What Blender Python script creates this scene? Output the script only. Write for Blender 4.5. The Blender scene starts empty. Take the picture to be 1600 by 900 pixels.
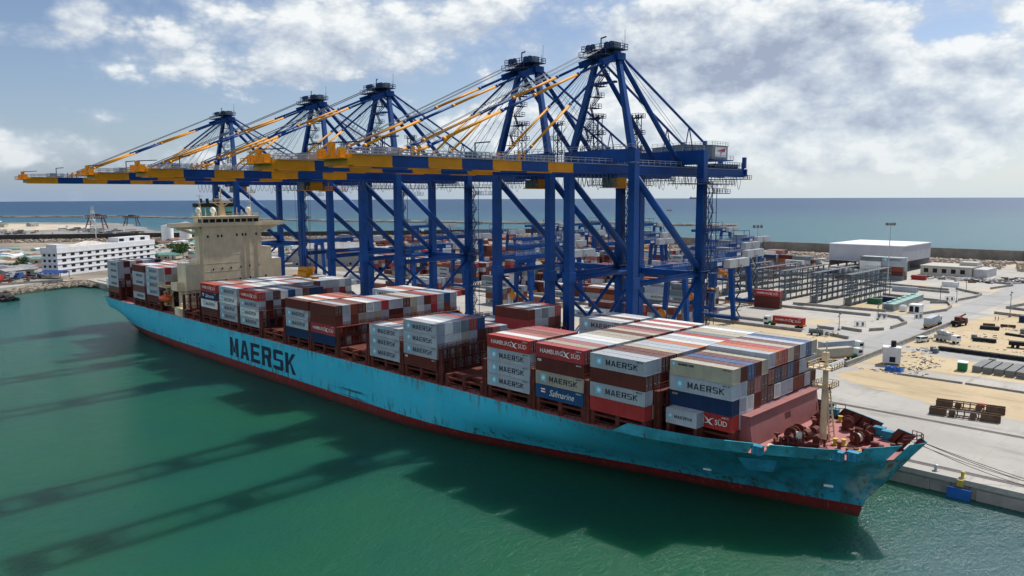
import bpy, bmesh, math, random
from mathutils import Vector, Matrix
rnd = random.Random(7)
SC = bpy.context.scene
COL = SC.collection
R_ = math.radians

# ---------------------------------------------------------------- camera
CAM_LOC = Vector((288.9, -108.4, 54.3))
YAW, PITCH, ROLL = R_(-44.837), R_(6.845), R_(-0.2324)
fw = Vector((math.sin(YAW) * math.cos(PITCH), math.cos(YAW) * math.cos(PITCH), -math.sin(PITCH)))
rt = Vector((math.cos(YAW), -math.sin(YAW), 0))
up = rt.cross(fw)
rt, up = rt * math.cos(ROLL) + up * math.sin(ROLL), up * math.cos(ROLL) - rt * math.sin(ROLL)
cd = bpy.data.cameras.new('camera')
cam = bpy.data.objects.new('camera', cd)
COL.objects.link(cam)
cam.matrix_world = Matrix(((rt.x, up.x, -fw.x, CAM_LOC.x), (rt.y, up.y, -fw.y, CAM_LOC.y), (rt.z, up.z, -fw.z, CAM_LOC.z), (0, 0, 0, 1)))
cd.sensor_width = 36
cd.lens = 27.0
cd.clip_start = 1
cd.clip_end = 90000
SC.camera = cam

# ---------------------------------------------------------------- render look
SC.view_settings.view_transform = 'Standard'
SC.view_settings.look = 'None'
SC.view_settings.gamma = 1
SC.view_settings.use_curve_mapping = False
SC.view_settings.exposure = 0.2
SC.render.engine = 'CYCLES'
SC.cycles.use_denoising = True
SC.cycles.max_bounces = 5
SC.cycles.diffuse_bounces = 3
SC.cycles.glossy_bounces = 3
SC.cycles.sample_clamp_indirect = 4
SC.cycles.caustics_reflective = False
SC.cycles.caustics_refractive = False

# ---------------------------------------------------------------- node helpers
def nd(nt, t, ins=None, **at):
    n = nt.nodes.new(t)
    for k, v in at.items():
        setattr(n, k, v)
    for k, v in (ins or {}).items():
        if isinstance(v, bpy.types.NodeSocket):
            nt.links.new(v, n.inputs[k])
        else:
            n.inputs[k].default_value = v
    return n

def mth(nt, op, a, b=0.0, c=0.0, clamp=False):
    n = nd(nt, 'ShaderNodeMath', {0: a, 1: b, 2: c}, operation=op)
    n.use_clamp = clamp
    return n.outputs[0]

def mixc(nt, f, a, b, blend='MIX'):
    n = nt.nodes.new('ShaderNodeMix')
    n.data_type = 'RGBA'
    n.blend_type = blend
    for k, v in ((0, f), (6, a), (7, b)):
        if isinstance(v, bpy.types.NodeSocket):
            nt.links.new(v, n.inputs[k])
        else:
            n.inputs[k].default_value = v if k == 0 else (tuple(v) + (1,))[:4]
    return n.outputs[2]

def sstep(nt, v, a, b):
    n = nd(nt, 'ShaderNodeMapRange', {0: v, 1: a, 2: b, 3: 0.0, 4: 1.0})
    n.interpolation_type = 'SMOOTHSTEP'
    return n.outputs[0]

def noise(nt, vec, scale, detail=4, rough=.55, dist=0.0):
    return nd(nt, 'ShaderNodeTexNoise', {'Vector': vec, 'Scale': scale, 'Detail': detail, 'Roughness': rough, 'Distortion': dist}).outputs[0]

# ---------------------------------------------------------------- sun and sky
SUN_DIR = Vector((0.085, 0.84, 1.0)).normalized()          # towards the sun
SUN_EL = math.asin(SUN_DIR.z)
sd = bpy.data.lights.new('sun', 'SUN')
sd.energy = 4.6
sd.angle = R_(0.6)
sd.color = (1.0, 0.955, 0.88)
so = bpy.data.objects.new('sun', sd)
COL.objects.link(so)
so.rotation_euler = (-SUN_DIR).to_track_quat('-Z', 'Y').to_euler()
so.location = (0, 0, 300)

def pix_dir(px, py):
    """direction of a place in the sky, as azimuth right of the view bearing and elevation"""
    d = rt * (px - 800) / 1200 + up * (450 - py) / 1200 + fw
    d.normalize()
    return math.atan2(d.x * math.cos(YAW) - d.y * math.sin(YAW), d.x * math.sin(YAW) + d.y * math.cos(YAW)), math.asin(d.z)

w = bpy.data.worlds.new('World')
SC.world = w
w.use_nodes = True
w.cycles.sampling_method = 'MANUAL'
w.cycles.sample_map_resolution = 512
nt = w.node_tree
nt.nodes.clear()
sky = nd(nt, 'ShaderNodeTexSky', sky_type='NISHITA')
sky.sun_disc = False
sky.sun_elevation = SUN_EL
sky.sun_rotation = math.atan2(SUN_DIR.x, SUN_DIR.y)
sky.air_density = 1.0
sky.dust_density = .4
sky.ozone_density = 2.0
geo = nd(nt, 'ShaderNodeTexCoord')
sep = nd(nt, 'ShaderNodeSeparateXYZ', {0: geo.outputs['Generated']})
X, Y, Z = sep.outputs
right = mth(nt, 'ADD', mth(nt, 'MULTIPLY', X, math.cos(YAW)), mth(nt, 'MULTIPLY', Y, -math.sin(YAW)))
fwd = mth(nt, 'ADD', mth(nt, 'MULTIPLY', X, math.sin(YAW)), mth(nt, 'MULTIPLY', Y, math.cos(YAW)))
az = mth(nt, 'ARCTAN2', right, fwd)
el = mth(nt, 'ARCSINE', Z)
V = nd(nt, 'ShaderNodeCombineXYZ', {0: az, 1: el, 2: 0.0}).outputs[0]

def vm(op, a, b=(0, 0, 0)):
    return nd(nt, 'ShaderNodeVectorMath', {0: a, 1: b}, operation=op)

def blobs(lst, vec):
    tot = None
    for px, py, sx, sy, amp in lst:
        a0, e0 = pix_dir(px, py)
        d = vm('MULTIPLY', vm('SUBTRACT', vec, (a0, e0, 0)).outputs[0], (1200 / sx, 1200 / sy, 0)).outputs[0]
        q = vm('DOT_PRODUCT', d, d).outputs['Value']
        g = mth(nt, 'MULTIPLY', mth(nt, 'EXPONENT', mth(nt, 'MULTIPLY', q, -1.0)), amp)
        tot = g if tot is None else mth(nt, 'ADD', tot, g)
    return tot

# warp the lookup a little so that the cloud masses get ragged outlines
wn = nd(nt, 'ShaderNodeTexNoise', {'Vector': vm('MULTIPLY', V, (7, 13, 1)).outputs[0], 'Scale': 1.0, 'Detail': 3.0})
warp = vm('MULTIPLY', vm('SUBTRACT', wn.outputs['Color'], (.5, .5, .5)).outputs[0], (.09, .05, 0)).outputs[0]
VW = vm('ADD', V, warp).outputs[0]
MASS = blobs([
    (720, 25, 300, 60, .30), (480, 40, 130, 50, .26), (580, 95, 150, 50, .22), (330, 110, 170, 35, .20), (260, 40, 120, 40, .10),
    (115, 28, 45, 24, .34), (30, 60, 60, 20, .28), (70, 225, 80, 36, .36), (270, 240, 120, 22, .30), (20, 240, 40, 30, .3), (180, 172, 60, 16, .22), (560, 250, 120, 22, .2),
    (1040, 40, 110, 60, .34), (1010, 120, 140, 70, .26), (1190, 85, 190, 60, .50), (1330, 40, 80, 45, .2), (1260, 170, 190, 50, .25),
    (1390, 130, 90, 50, .34), (1530, 100, 70, 40, .30), (1480, 165, 170, 35, .30), (1120, 190, 160, 40, .2),
    (780, 185, 120, 40, .24), (940, 200, 150, 30, .15), (1540, 20, 90, 18, .26), (1400, 240, 260, 34, .30), (1190, 235, 160, 36, .30), (1560, 200, 90, 40, .2), (900, 215, 200, 30, .16),
    (620, 215, 80, 25, .10), (180, 170, 60, 16, .12),
    (520, 165, 110, 28, -.18), (430, 195, 160, 40, -.16), (90, 150, 130, 45, -.12),
    (900, 45, 60, 30, -.18), (1480, 60, 60, 26, -.38), (1440, 120, 40, 25, -.2), (1085, 225, 50, 22, -.15), (740, 130, 50, 24, -.15),
    (300, 290, 500, 12, -.12), (690, 10, 60, 14, -.1), (1130, 10, 60, 12, -.1),
], VW)
DARK = blobs([(1180, 95, 150, 42, 1.0), (1300, 65, 90, 45, .5), (380, 128, 120, 22, .8), (590, 118, 120, 30, .6), (230, 40, 110, 35, .55), (500, 95, 90, 18, .4),
              (1350, 182, 60, 18, .7), (880, 70, 120, 40, .45), (1490, 190, 120, 15, .4), (120, 250, 80, 12, .2)], VW)
def dens(vec):
    """soft masses with a cauliflower edge: low noise plus rounded cells at several sizes"""
    lo = nd(nt, 'ShaderNodeTexNoise', {'Vector': vm('MULTIPLY', vec, (5.0, 9.0, 1)).outputs[0], 'Scale': 1.0, 'Detail': 4.0, 'Roughness': .5}, noise_dimensions='2D').outputs[0]
    hi = nd(nt, 'ShaderNodeTexNoise', {'Vector': vm('MULTIPLY', vec, (16, 24, 1)).outputs[0], 'Scale': 1.0, 'Detail': 6.0, 'Roughness': .62}, noise_dimensions='2D').outputs[0]
    vo = nd(nt, 'ShaderNodeTexVoronoi', {'Vector': vm('MULTIPLY', vm('ADD', vec, vm('MULTIPLY', warp, (.35, .35, 0)).outputs[0]).outputs[0], (13, 22, 1)).outputs[0], 'Scale': 1.0, 'Detail': 3.0, 'Roughness': .55, 'Lacunarity': 2.3}, feature='F1', voronoi_dimensions='2D')
    puff = mth(nt, 'SUBTRACT', .62, vo.outputs['Distance'])
    soft = mth(nt, 'ADD', mth(nt, 'MULTIPLY', lo, .75), mth(nt, 'MULTIPLY', puff, .34))
    return mth(nt, 'ADD', soft, mth(nt, 'MULTIPLY', hi, .28)), mth(nt, 'ADD', soft, .14)
n1, s1 = dens(V)
nx, n2 = dens(vm('ADD', V, (.010, .022, 0)).outputs[0])          # the same field a little nearer the sun
D = mth(nt, 'ADD', n1, MASS)
COV = sstep(nt, D, .57, .80)
LIT = mth(nt, 'ADD', mth(nt, 'MULTIPLY', mth(nt, 'SUBTRACT', s1, n2), 1.7), .74)
LIT = mth(nt, 'SUBTRACT', LIT, mth(nt, 'MULTIPLY', DARK, .42))
LIT = mth(nt, 'ADD', LIT, mth(nt, 'MULTIPLY', mth(nt, 'SUBTRACT', n1, .55), .35))
LIT = mth(nt, 'SUBTRACT', LIT, mth(nt, 'MULTIPLY', sstep(nt, D, .9, 1.3), .10), clamp=True)
cr = nd(nt, 'ShaderNodeValToRGB', {0: LIT})
e = cr.color_ramp.elements
e[0].position, e[0].color = 0.0, (.31, .36, .47, 1)
e[1].position, e[1].color = 1.0, (.84, .86, .86, 1)
m_ = e.new(.38); m_.color = (.47, .53, .62, 1)
m_ = e.new(.68); m_.color = (.64, .69, .73, 1)
skyc = vm('SCALE', sky.outputs[0])
skyc.inputs['Scale'].default_value = 0.085
tint = mixc(nt, 1.0, skyc.outputs[0], (1.02, .98, 1.04), 'MULTIPLY')
hz = mth(nt, 'EXPONENT', mth(nt, 'MULTIPLY', mth(nt, 'MAXIMUM', el, 0.0), -13.0))
HZC = mixc(nt, sstep(nt, az, -.6, .55), (.24, .345, .50), (.56, .66, .72))
base = mixc(nt, mth(nt, 'MULTIPLY', hz, .85), tint, HZC)
thin = mth(nt, 'MULTIPLY', COV, mth(nt, 'SUBTRACT', 1.0, mth(nt, 'MULTIPLY', hz, .75)))
thin = mth(nt, 'MULTIPLY', thin, .96)
# unseen front-lit clouds away from the sun, added to brighten the ship's shaded side
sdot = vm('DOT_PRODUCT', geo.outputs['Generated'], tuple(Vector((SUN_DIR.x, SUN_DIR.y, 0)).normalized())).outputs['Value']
back_fill = sstep(nt, sdot, .15, -.5)
clc = vm('SCALE', cr.outputs[0]); nt.links.new(mth(nt, 'ADD', 1.0, mth(nt, 'MULTIPLY', back_fill, .5)), clc.inputs['Scale'])
thin = mth(nt, 'MAXIMUM', thin, mth(nt, 'MULTIPLY', back_fill, mth(nt, 'MULTIPLY', sstep(nt, n1, .36, .58), .9)))
veil = mth(nt, 'MULTIPLY', sstep(nt, mth(nt, 'ADD', MASS, mth(nt, 'MULTIPLY', mth(nt, 'SUBTRACT', n1, .5), .8)), -.04, .28), mth(nt, 'SUBTRACT', .72, mth(nt, 'MULTIPLY', hz, .5)))
base = mixc(nt, veil, base, mixc(nt, DARK, (.56, .62, .69), (.36, .42, .53)))
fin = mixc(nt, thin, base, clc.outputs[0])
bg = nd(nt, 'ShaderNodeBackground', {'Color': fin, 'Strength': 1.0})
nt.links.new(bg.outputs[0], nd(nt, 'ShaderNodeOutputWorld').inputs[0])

# ---------------------------------------------------------------- materials
MATS = {}
def newmat(name):
    m = bpy.data.materials.new(name)
    m.use_nodes = True
    return m, m.node_tree, m.node_tree.nodes['Principled BSDF']

def paint(name, col, rough=.5, var=.18, scale=.35, rust=0.0, rustcol=(.10, .035, .015), metal=0.0, dust=0.0, rand=0.0, coord='Object', streak=False, dustcol=(.52, .46, .40), bump=0.0):
    """painted or bare surface with uneven tone, optional rust stains and dust lying on upward faces"""
    if name in MATS:
        return MATS[name]
    m, t, b = newmat(name)
    tc = nd(t, 'ShaderNodeTexCoord').outputs[coord]
    c = tuple(col)
    n = noise(t, tc, scale, 5, .6)
    f = sstep(t, n, .3, .72)
    lo = tuple(x * (1 - var) for x in c); hi = tuple(min(1, x * (1 + var)) for x in c)
    o = mixc(t, f, lo, hi)
    fine = noise(t, tc, scale * 9, 3, .6)
    o = mixc(t, mth(t, 'MULTIPLY', sstep(t, fine, .45, .75), var * .7), o, tuple(x * .6 for x in c))
    if rand:
        oi = nd(t, 'ShaderNodeObjectInfo').outputs['Random']
        hs = nd(t, 'ShaderNodeHueSaturation', {'Hue': mth(t, 'ADD', .5 - rand * .02, mth(t, 'MULTIPLY', oi, rand * .04)), 'Saturation': mth(t, 'ADD', 1 - rand * .3, mth(t, 'MULTIPLY', oi, rand * .5)),
                                               'Value': mth(t, 'ADD', 1 - rand * .5, mth(t, 'MULTIPLY', oi, rand)), 'Color': o})
        o = hs.outputs[0]
    if dust:
        ge = nd(t, 'ShaderNodeNewGeometry').outputs['Normal']
        nz = nd(t, 'ShaderNodeSeparateXYZ', {0: ge}).outputs[2]
        dn = noise(t, tc, .8, 4, .6)
        fd = mth(t, 'MULTIPLY', sstep(t, nz, .6, .95), mth(t, 'MULTIPLY', sstep(t, dn, .15, .75), dust))
        o = mixc(t, fd, o, dustcol)
    if streak:
        gv = nd(t, 'ShaderNodeVectorMath', {0: tc, 1: (1, 1, .07)}, operation='MULTIPLY').outputs[0]
        o = mixc(t, mth(t, 'MULTIPLY', sstep(t, noise(t, gv, 2.2, 5, .7), .50, .72), .30), o, tuple(x * .45 for x in c))
    if rust:
        v = tc
        if streak:
            v = nd(t, 'ShaderNodeVectorMath', {0: tc, 1: (1, 1, .22)}, operation='MULTIPLY').outputs[0]
        rn = noise(t, v, scale * 3.2, 6, .68)
        fr = mth(t, 'MULTIPLY', sstep(t, rn, .74 - rust * .26, .86 - rust * .22), .85)
        o = mixc(t, fr, o, rustcol)
    t.links.new(o, b.inputs['Base Color'])
    b.inputs['Roughness'].default_value = rough
    b.inputs['Metallic'].default_value = metal
    b.inputs['Specular IOR Level'].default_value = .22
    if bump:
        bp = nd(t, 'ShaderNodeBump', {'Height': fine, 'Strength': bump, 'Distance': .1})
        t.links.new(bp.outputs[0], b.inputs['Normal'])
    MATS[name] = m
    return m

# ---------------------------------------------------------------- mesh builder
class MB:
    def __init__(s):
        s.v, s.f, s.m = [], [], []
    def add(s, vs, fs, mi=0):
        k = len(s.v)
        s.v += [tuple(p) for p in vs]
        for f in fs:
            s.f.append(tuple(i + k for i in f)); s.m.append(mi)
    def box(s, x0, y0, z0, x1, y1, z1, mi=0):
        s.add([(x0, y0, z0), (x1, y0, z0), (x1, y1, z0), (x0, y1, z0), (x0, y0, z1), (x1, y0, z1), (x1, y1, z1), (x0, y1, z1)],
              [(0, 3, 2, 1), (4, 5, 6, 7), (0, 1, 5, 4), (1, 2, 6, 5), (2, 3, 7, 6), (3, 0, 4, 7)], mi)
    def cbox(s, cx, cy, z0, w, d, h, mi=0):
        s.box(cx - w / 2, cy - d / 2, z0, cx + w / 2, cy + d / 2, z0 + h, mi)
    def frame(s, p, q):
        p, q = Vector(p), Vector(q)
        d = (q - p).normalized()
        u = Vector((0, 0, 1)) if abs(d.z) < .95 else Vector((1, 0, 0)) if abs(d.x) < .5 else Vector((0, 1, 0))
        a = d.cross(u).normalized()
        return p, q, a, a.cross(d).normalized()
    def beam(s, p, q, w, h=None, mi=0, w2=None, h2=None):
        h = h or w
        w2 = w2 or w; h2 = h2 or h
        p, q, a, b = s.frame(p, q)
        vs = []
        for c, ww, hh in ((p, w, h), (q, w2, h2)):
            for i, j in ((-1, -1), (1, -1), (1, 1), (-1, 1)):
                vs.append(c + a * (i * ww / 2) + b * (j * hh / 2))
        s.add(vs, [(3, 2, 1, 0), (4, 5, 6, 7), (0, 1, 5, 4), (1, 2, 6, 5), (2, 3, 7, 6), (3, 0, 4, 7)], mi)
    def tube(s, p, q, r, r2=None, n=8, mi=0, cap=True):
        r2 = r if r2 is None else r2
        p, q, a, b = s.frame(p, q)
        vs = []
        for c, rr in ((p, r), (q, r2)):
            for i in range(n):
                t = 2 * math.pi * i / n
                vs.append(c + a * (math.cos(t) * rr) + b * (math.sin(t) * rr))
        fs = [(i, (i + 1) % n, n + (i + 1) % n, n + i) for i in range(n)]
        if cap:
            fs += [tuple(range(n - 1, -1, -1)), tuple(range(n, 2 * n))]
        s.add(vs, fs, mi)
    def path(s, pts, r, n=5, mi=0):
        for p, q in zip(pts[:-1], pts[1:]):
            s.tube(p, q, r, n=n, mi=mi, cap=False)
    def prism(s, pts, z0, z1, mi=0):
        n = len(pts)
        a = sum(pts[i][0] * pts[(i + 1) % n][1] - pts[(i + 1) % n][0] * pts[i][1] for i in range(n))
        if a < 0:
            pts = pts[::-1]
        s.add([(x, y, z0) for x, y in pts] + [(x, y, z1) for x, y in pts],
              [tuple(range(n - 1, -1, -1)), tuple(range(n, 2 * n))] + [(i, (i + 1) % n, n + (i + 1) % n, n + i) for i in range(n)], mi)
    def prism_axis(s, pts, a0, a1, axis, mi=0):
        """profile pts extruded along x or y; pts are (other, z)"""
        n = len(pts)
        if axis == 'x':
            vs = [(a0, u, z) for u, z in pts] + [(a1, u, z) for u, z in pts]
        else:
            vs = [(u, a0, z) for u, z in pts] + [(u, a1, z) for u, z in pts]
        s.add(vs, [tuple(range(n - 1, -1, -1)), tuple(range(n, 2 * n))] + [(i, (i + 1) % n, n + (i + 1) % n, n + i) for i in range(n)], mi)
    def rail(s, pts, h=1.1, t=.09, step=3.0, mi=0):
        for p, q in zip(pts[:-1], pts[1:]):
            p, q = Vector(p), Vector(q)
            for k in (h, h * .5):
                s.beam(p + Vector((0, 0, k)), q + Vector((0, 0, k)), t, t, mi)
            n = max(1, int((q - p).length / step))
            for i in range(n + 1):
                c = p.lerp(q, i / n)
                s.beam(c, c + Vector((0, 0, h)), t, t, mi)
    def sphere(s, c, r, n=10, m=6, mi=0, sz=1.0):
        vs = [(c[0], c[1], c[2] + r * sz)]
        for i in range(1, m):
            th = math.pi * i / m
            for j in range(n):
                ph = 2 * math.pi * j / n
                vs.append((c[0] + r * math.sin(th) * math.cos(ph), c[1] + r * math.sin(th) * math.sin(ph), c[2] + r * sz * math.cos(th)))
        vs.append((c[0], c[1], c[2] - r * sz))
        fs = [(0, 1 + j, 1 + (j + 1) % n) for j in range(n)]
        for i in range(m - 2):
            a = 1 + i * n
            fs += [(a + j, a + n + j, a + n + (j + 1) % n, a + (j + 1) % n) for j in range(n)]
        a = 1 + (m - 2) * n
        fs += [(a + j, len(vs) - 1, a + (j + 1) % n) for j in range(n)]
        s.add(vs, fs, mi)
    def mesh(s, name, mats, off=None, smooth=False):
        me = bpy.data.meshes.new(name)
        vs = s.v if off is None else [(x - off[0], y - off[1], z - off[2]) for x, y, z in s.v]
        me.from_pydata(vs, [], s.f)
        for m in (mats if isinstance(mats, (list, tuple)) else [mats]):
            me.materials.append(m)
        me.polygons.foreach_set('material_index', s.m)
        if smooth:
            me.polygons.foreach_set('use_smooth', [True] * len(s.f))
        me.update()
        return me
    def build(s, name, mats, parent=None, world=False, smooth=False):
        off = parent.location if (parent is not None and world) else None
        o = bpy.data.objects.new(name, s.mesh(name, mats, off, smooth))
        COL.objects.link(o)
        if parent is not None:
            o.parent = parent
        return o

def tag(o, label, cat, group=None, kind=None):
    if label: o['label'] = label
    if cat: o['category'] = cat
    if group: o['group'] = group
    if kind: o['kind'] = kind
    return o

def thing(name, label, cat, loc=(0, 0, 0), rz=0.0, group=None):
    o = bpy.data.objects.new(name, None)
    COL.objects.link(o)
    o.location = loc
    o.rotation_euler = (0, 0, rz)
    o.empty_display_size = .5
    return tag(o, label, cat, group)

def link_part(name, me, parent, loc=(0, 0, 0), rz=0.0):
    o = bpy.data.objects.new(name, me)
    COL.objects.link(o)
    o.parent = parent
    o.location = loc
    o.rotation_euler = (0, 0, rz)
    return o

KIDS = {}
def dup(root, loc, rz=None, label=None, group=None):
    r = root.copy(); COL.objects.link(r)
    r.location = loc
    if rz is not None: r.rotation_euler = (0, 0, rz)
    if label: r['label'] = label
    if group: r['group'] = group
    for ch in list(root.children):
        c = ch.copy(); COL.objects.link(c); c.parent = r
        for g in list(ch.children):
            d = g.copy(); COL.objects.link(d); d.parent = c
    return r

def struct(o):
    o['kind'] = 'structure'
    return o

ORD = ['first', 'second', 'third', 'fourth', 'fifth', 'sixth', 'seventh', 'eighth', 'ninth', 'tenth', 'eleventh', 'twelfth', 'thirteenth', 'fourteenth', 'fifteenth', 'sixteenth', 'seventeenth',
       'eighteenth', 'nineteenth', 'twentieth']

# ---------------------------------------------------------------- lettering
def text_mesh(body, size, mat, bold=0.0, shear=0.0, sx=1.0):
    cu = bpy.data.curves.new('lettering', 'FONT')
    cu.body = body; cu.size = size; cu.align_x = 'CENTER'; cu.align_y = 'CENTER'
    cu.offset = bold; cu.shear = shear; cu.resolution_u = 2
    ob = bpy.data.objects.new('lettering', cu)
    me = bpy.data.meshes.new_from_object(ob)
    me.transform(Matrix.Diagonal((sx, 1, 1, 1)))
    me.transform(Matrix.Rotation(R_(90), 4, 'X'))            # stands upright, reads from -Y
    me.materials.clear(); me.materials.append(mat)
    bpy.data.objects.remove(ob); bpy.data.curves.remove(cu)
    return me

def block_word(mb, word, x0, z0, lw, lh, gap, y, mi=0, t=.22):
    """square heavy capitals made of plates, on a plane facing -Y"""
    tv = t * lw / lh * 1.0
    tv = t * .62
    L = {
        'M': [[(0, 0), (t, 0), (t, 1), (0, 1)], [(1 - t, 0), (1, 0), (1, 1), (1 - t, 1)], [(t, 1), (t, .66), (.5 - t * .35, .12), (.5 + t * .1, .30)], [(1 - t, 1), (.5 - t * .1, .30), (.5 + t * .35, .12), (1 - t, .66)]],
        'A': [[(0, 0), (t * 1.05, 0), (.5 + t * .0, 1 - t * .5), (.5 - t * .62, 1)], [(1, 0), (.5 + t * .62, 1), (.5 - t * .0, 1 - t * .5), (1 - t * 1.05, 0)], [(.24, .22), (.76, .22), (.70, .22 + tv), (.30, .22 + tv)], [(.5 - t * .62, 1), (.5, 1 - t), (.5 + t * .62, 1)]],
        'E': [[(0, 0), (t, 0), (t, 1), (0, 1)], [(t, 0), (1, 0), (1, tv), (t, tv)], [(t, 1 - tv), (1, 1 - tv), (1, 1), (t, 1)], [(t, .5 - tv / 2), (.9, .5 - tv / 2), (.9, .5 + tv / 2), (t, .5 + tv / 2)]],
        'R': [[(0, 0), (t, 0), (t, 1), (0, 1)], [(t, 1 - tv), (.9, 1 - tv), (.9, 1), (t, 1)], [(1 - t, .46), (1, .54), (1, .92), (.9, 1), (1 - t, 1 - tv)], [(t, .40), (.9, .40), (1, .50), (1 - t, .40 + tv), (t, .40 + tv)], [(.52, .40), (.52 + t * .3, .40), (.52 + t * 1.3, .40), (1.0, 0), (1 - t * 1.15, 0)]],
        'S': [[(.1, 0), (.9, 0), (1, .1), (1 - t, tv), (0, tv), (0, .1)], [(1 - t, tv), (1, .1), (1, .48), (.92, .56), (1 - t, .44)], [(.08, .44), (1 - t, .44), (.92, .56), (t, .56)], [(0, .52), (.08, .44), (t, .56), (t, 1 - tv), (.1, 1), (0, .9)], [(t, 1 - tv), (1, 1 - tv), (1, .9), (.9, 1), (.1, 1)]],
        'K': [[(0, 0), (t, 0), (t, 1), (0, 1)], [(t, .38), (t, .60), (1 - t * 1.1, 1), (1, 1)], [(t * 1.35, .55), (t * 1.7, .60), (1, 0), (1 - t * 1.15, 0)]],
    }
    x = x0; k = 0
    for ch in word:
        for pl in L[ch]:
            a = sum(pl[i][0] * pl[(i + 1) % len(pl)][1] - pl[(i + 1) % len(pl)][0] * pl[i][1] for i in range(len(pl)))
            p = pl if a > 0 else pl[::-1]
            yy = y - .002 * (k % 6)
            mb.add([(x + u * lw, yy, z0 + v * lh) for u, v in p], [tuple(range(len(p)))], mi)
            k += 1
        x += lw + gap
    return x - gap

# ================================================================ THE SETTING
# water: murky green harbour, bluer open sea further out
m, t, b = newmat('sea_water')
P = nd(t, 'ShaderNodeNewGeometry').outputs['Position']
sp = nd(t, 'ShaderNodeSeparateXYZ', {0: P})
big = noise(t, P, .006, 4, .6)
mid = noise(t, P, .03, 4, .6)
# distance out to sea (across the quay) decides how clear the water is
out = sstep(t, mth(t, 'ADD', mth(t, 'SUBTRACT', sp.outputs[1], mth(t, 'MULTIPLY', sp.outputs[0], .25)), mth(t, 'MULTIPLY', mth(t, 'SUBTRACT', big, .5), 300)), 350, 900)
far = sstep(t, mth(t, 'ADD', mth(t, 'SUBTRACT', sp.outputs[1], mth(t, 'MULTIPLY', sp.outputs[0], .9)), mth(t, 'MULTIPLY', mth(t, 'SUBTRACT', big, .5), 1500)), 1000, 4200)
har = mixc(t, sstep(t, mth(t, 'ADD', mth(t, 'MULTIPLY', big, .65), mth(t, 'MULTIPLY', mid, .35)), .36, .62), (.007, .068, .056), (.011, .082, .042))
est = sstep(t, mth(t, 'ADD', sp.outputs[0], mth(t, 'MULTIPLY', mth(t, 'SUBTRACT', mid, .5), 22)), 236, 262)
har = mixc(t, est, har, (.010, .070, .075))  # sky reflection beyond the bow painted into the colour as a bluer tint
wst = sstep(t, mth(t, 'SUBTRACT', 120, sp.outputs[0]), 0, 320)
har = mixc(t, mth(t, 'MULTIPLY', wst, .75), har, (.032, .112, .104))  # cloud reflection towards the west painted in as a paler tint
se = mixc(t, far, (.034, .112, .136), (.018, .060, .125))
wc = mixc(t, out, har, se)
t.links.new(wc, b.inputs['Base Color'])
t.links.new(mth(t, 'ADD', mth(t, 'ADD', .15, mth(t, 'MULTIPLY', out, .30)), mth(t, 'MULTIPLY', est, .14)), b.inputs['Roughness'])
b.subsurface_method = 'BURLEY'
b.inputs['Subsurface Weight'].default_value = 1.0
b.inputs['Subsurface Radius'].default_value = (.6, 1.0, .8)
b.inputs['Subsurface Scale'].default_value = 11.0
b.inputs['IOR'].default_value = 1.33
t.links.new(mth(t, 'ADD', mth(t, 'ADD', .17, mth(t, 'MULTIPLY', out, .25)), mth(t, 'MULTIPLY', est, .3)), b.inputs['Specular IOR Level'])
PW = nd(t, 'ShaderNodeMapping', {'Vector': P, 'Rotation': (0, 0, R_(35)), 'Scale': (1.0, .55, 1)}).outputs[0]
h1 = noise(t, PW, 1.5, 5, .66)
h2 = noise(t, PW, .30, 3, .55)
hh = mth(t, 'ADD', mth(t, 'MULTIPLY', h1, .8), mth(t, 'MULTIPLY', h2, .9))
bp = nd(t, 'ShaderNodeBump', {'Height': hh, 'Strength': .8, 'Distance': .5})
t.links.new(bp.outputs[0], b.inputs['Normal'])
WATER = m
mb = MB()
# a disc that ends where the curve of the earth hides the sea from this height
NR = 128
ring = lambda r_: [(289 + r_ * math.cos(2 * math.pi * k / NR), -108 + r_ * math.sin(2 * math.pi * k / NR), 0) for k in range(NR)]
mb.add([(289, -108, 0)] + ring(900) + ring(4000) + ring(13400), [(0, 1 + k, 1 + (k + 1) % NR) for k in range(NR)] + [(1 + q * NR + k, 1 + (q + 1) * NR + k, 1 + (q + 1) * NR + (k + 1) % NR, 1 + q * NR + (k + 1) % NR) for q in (0, 1) for k in range(NR)])
struct(mb.build('sea_water', WATER))

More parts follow.
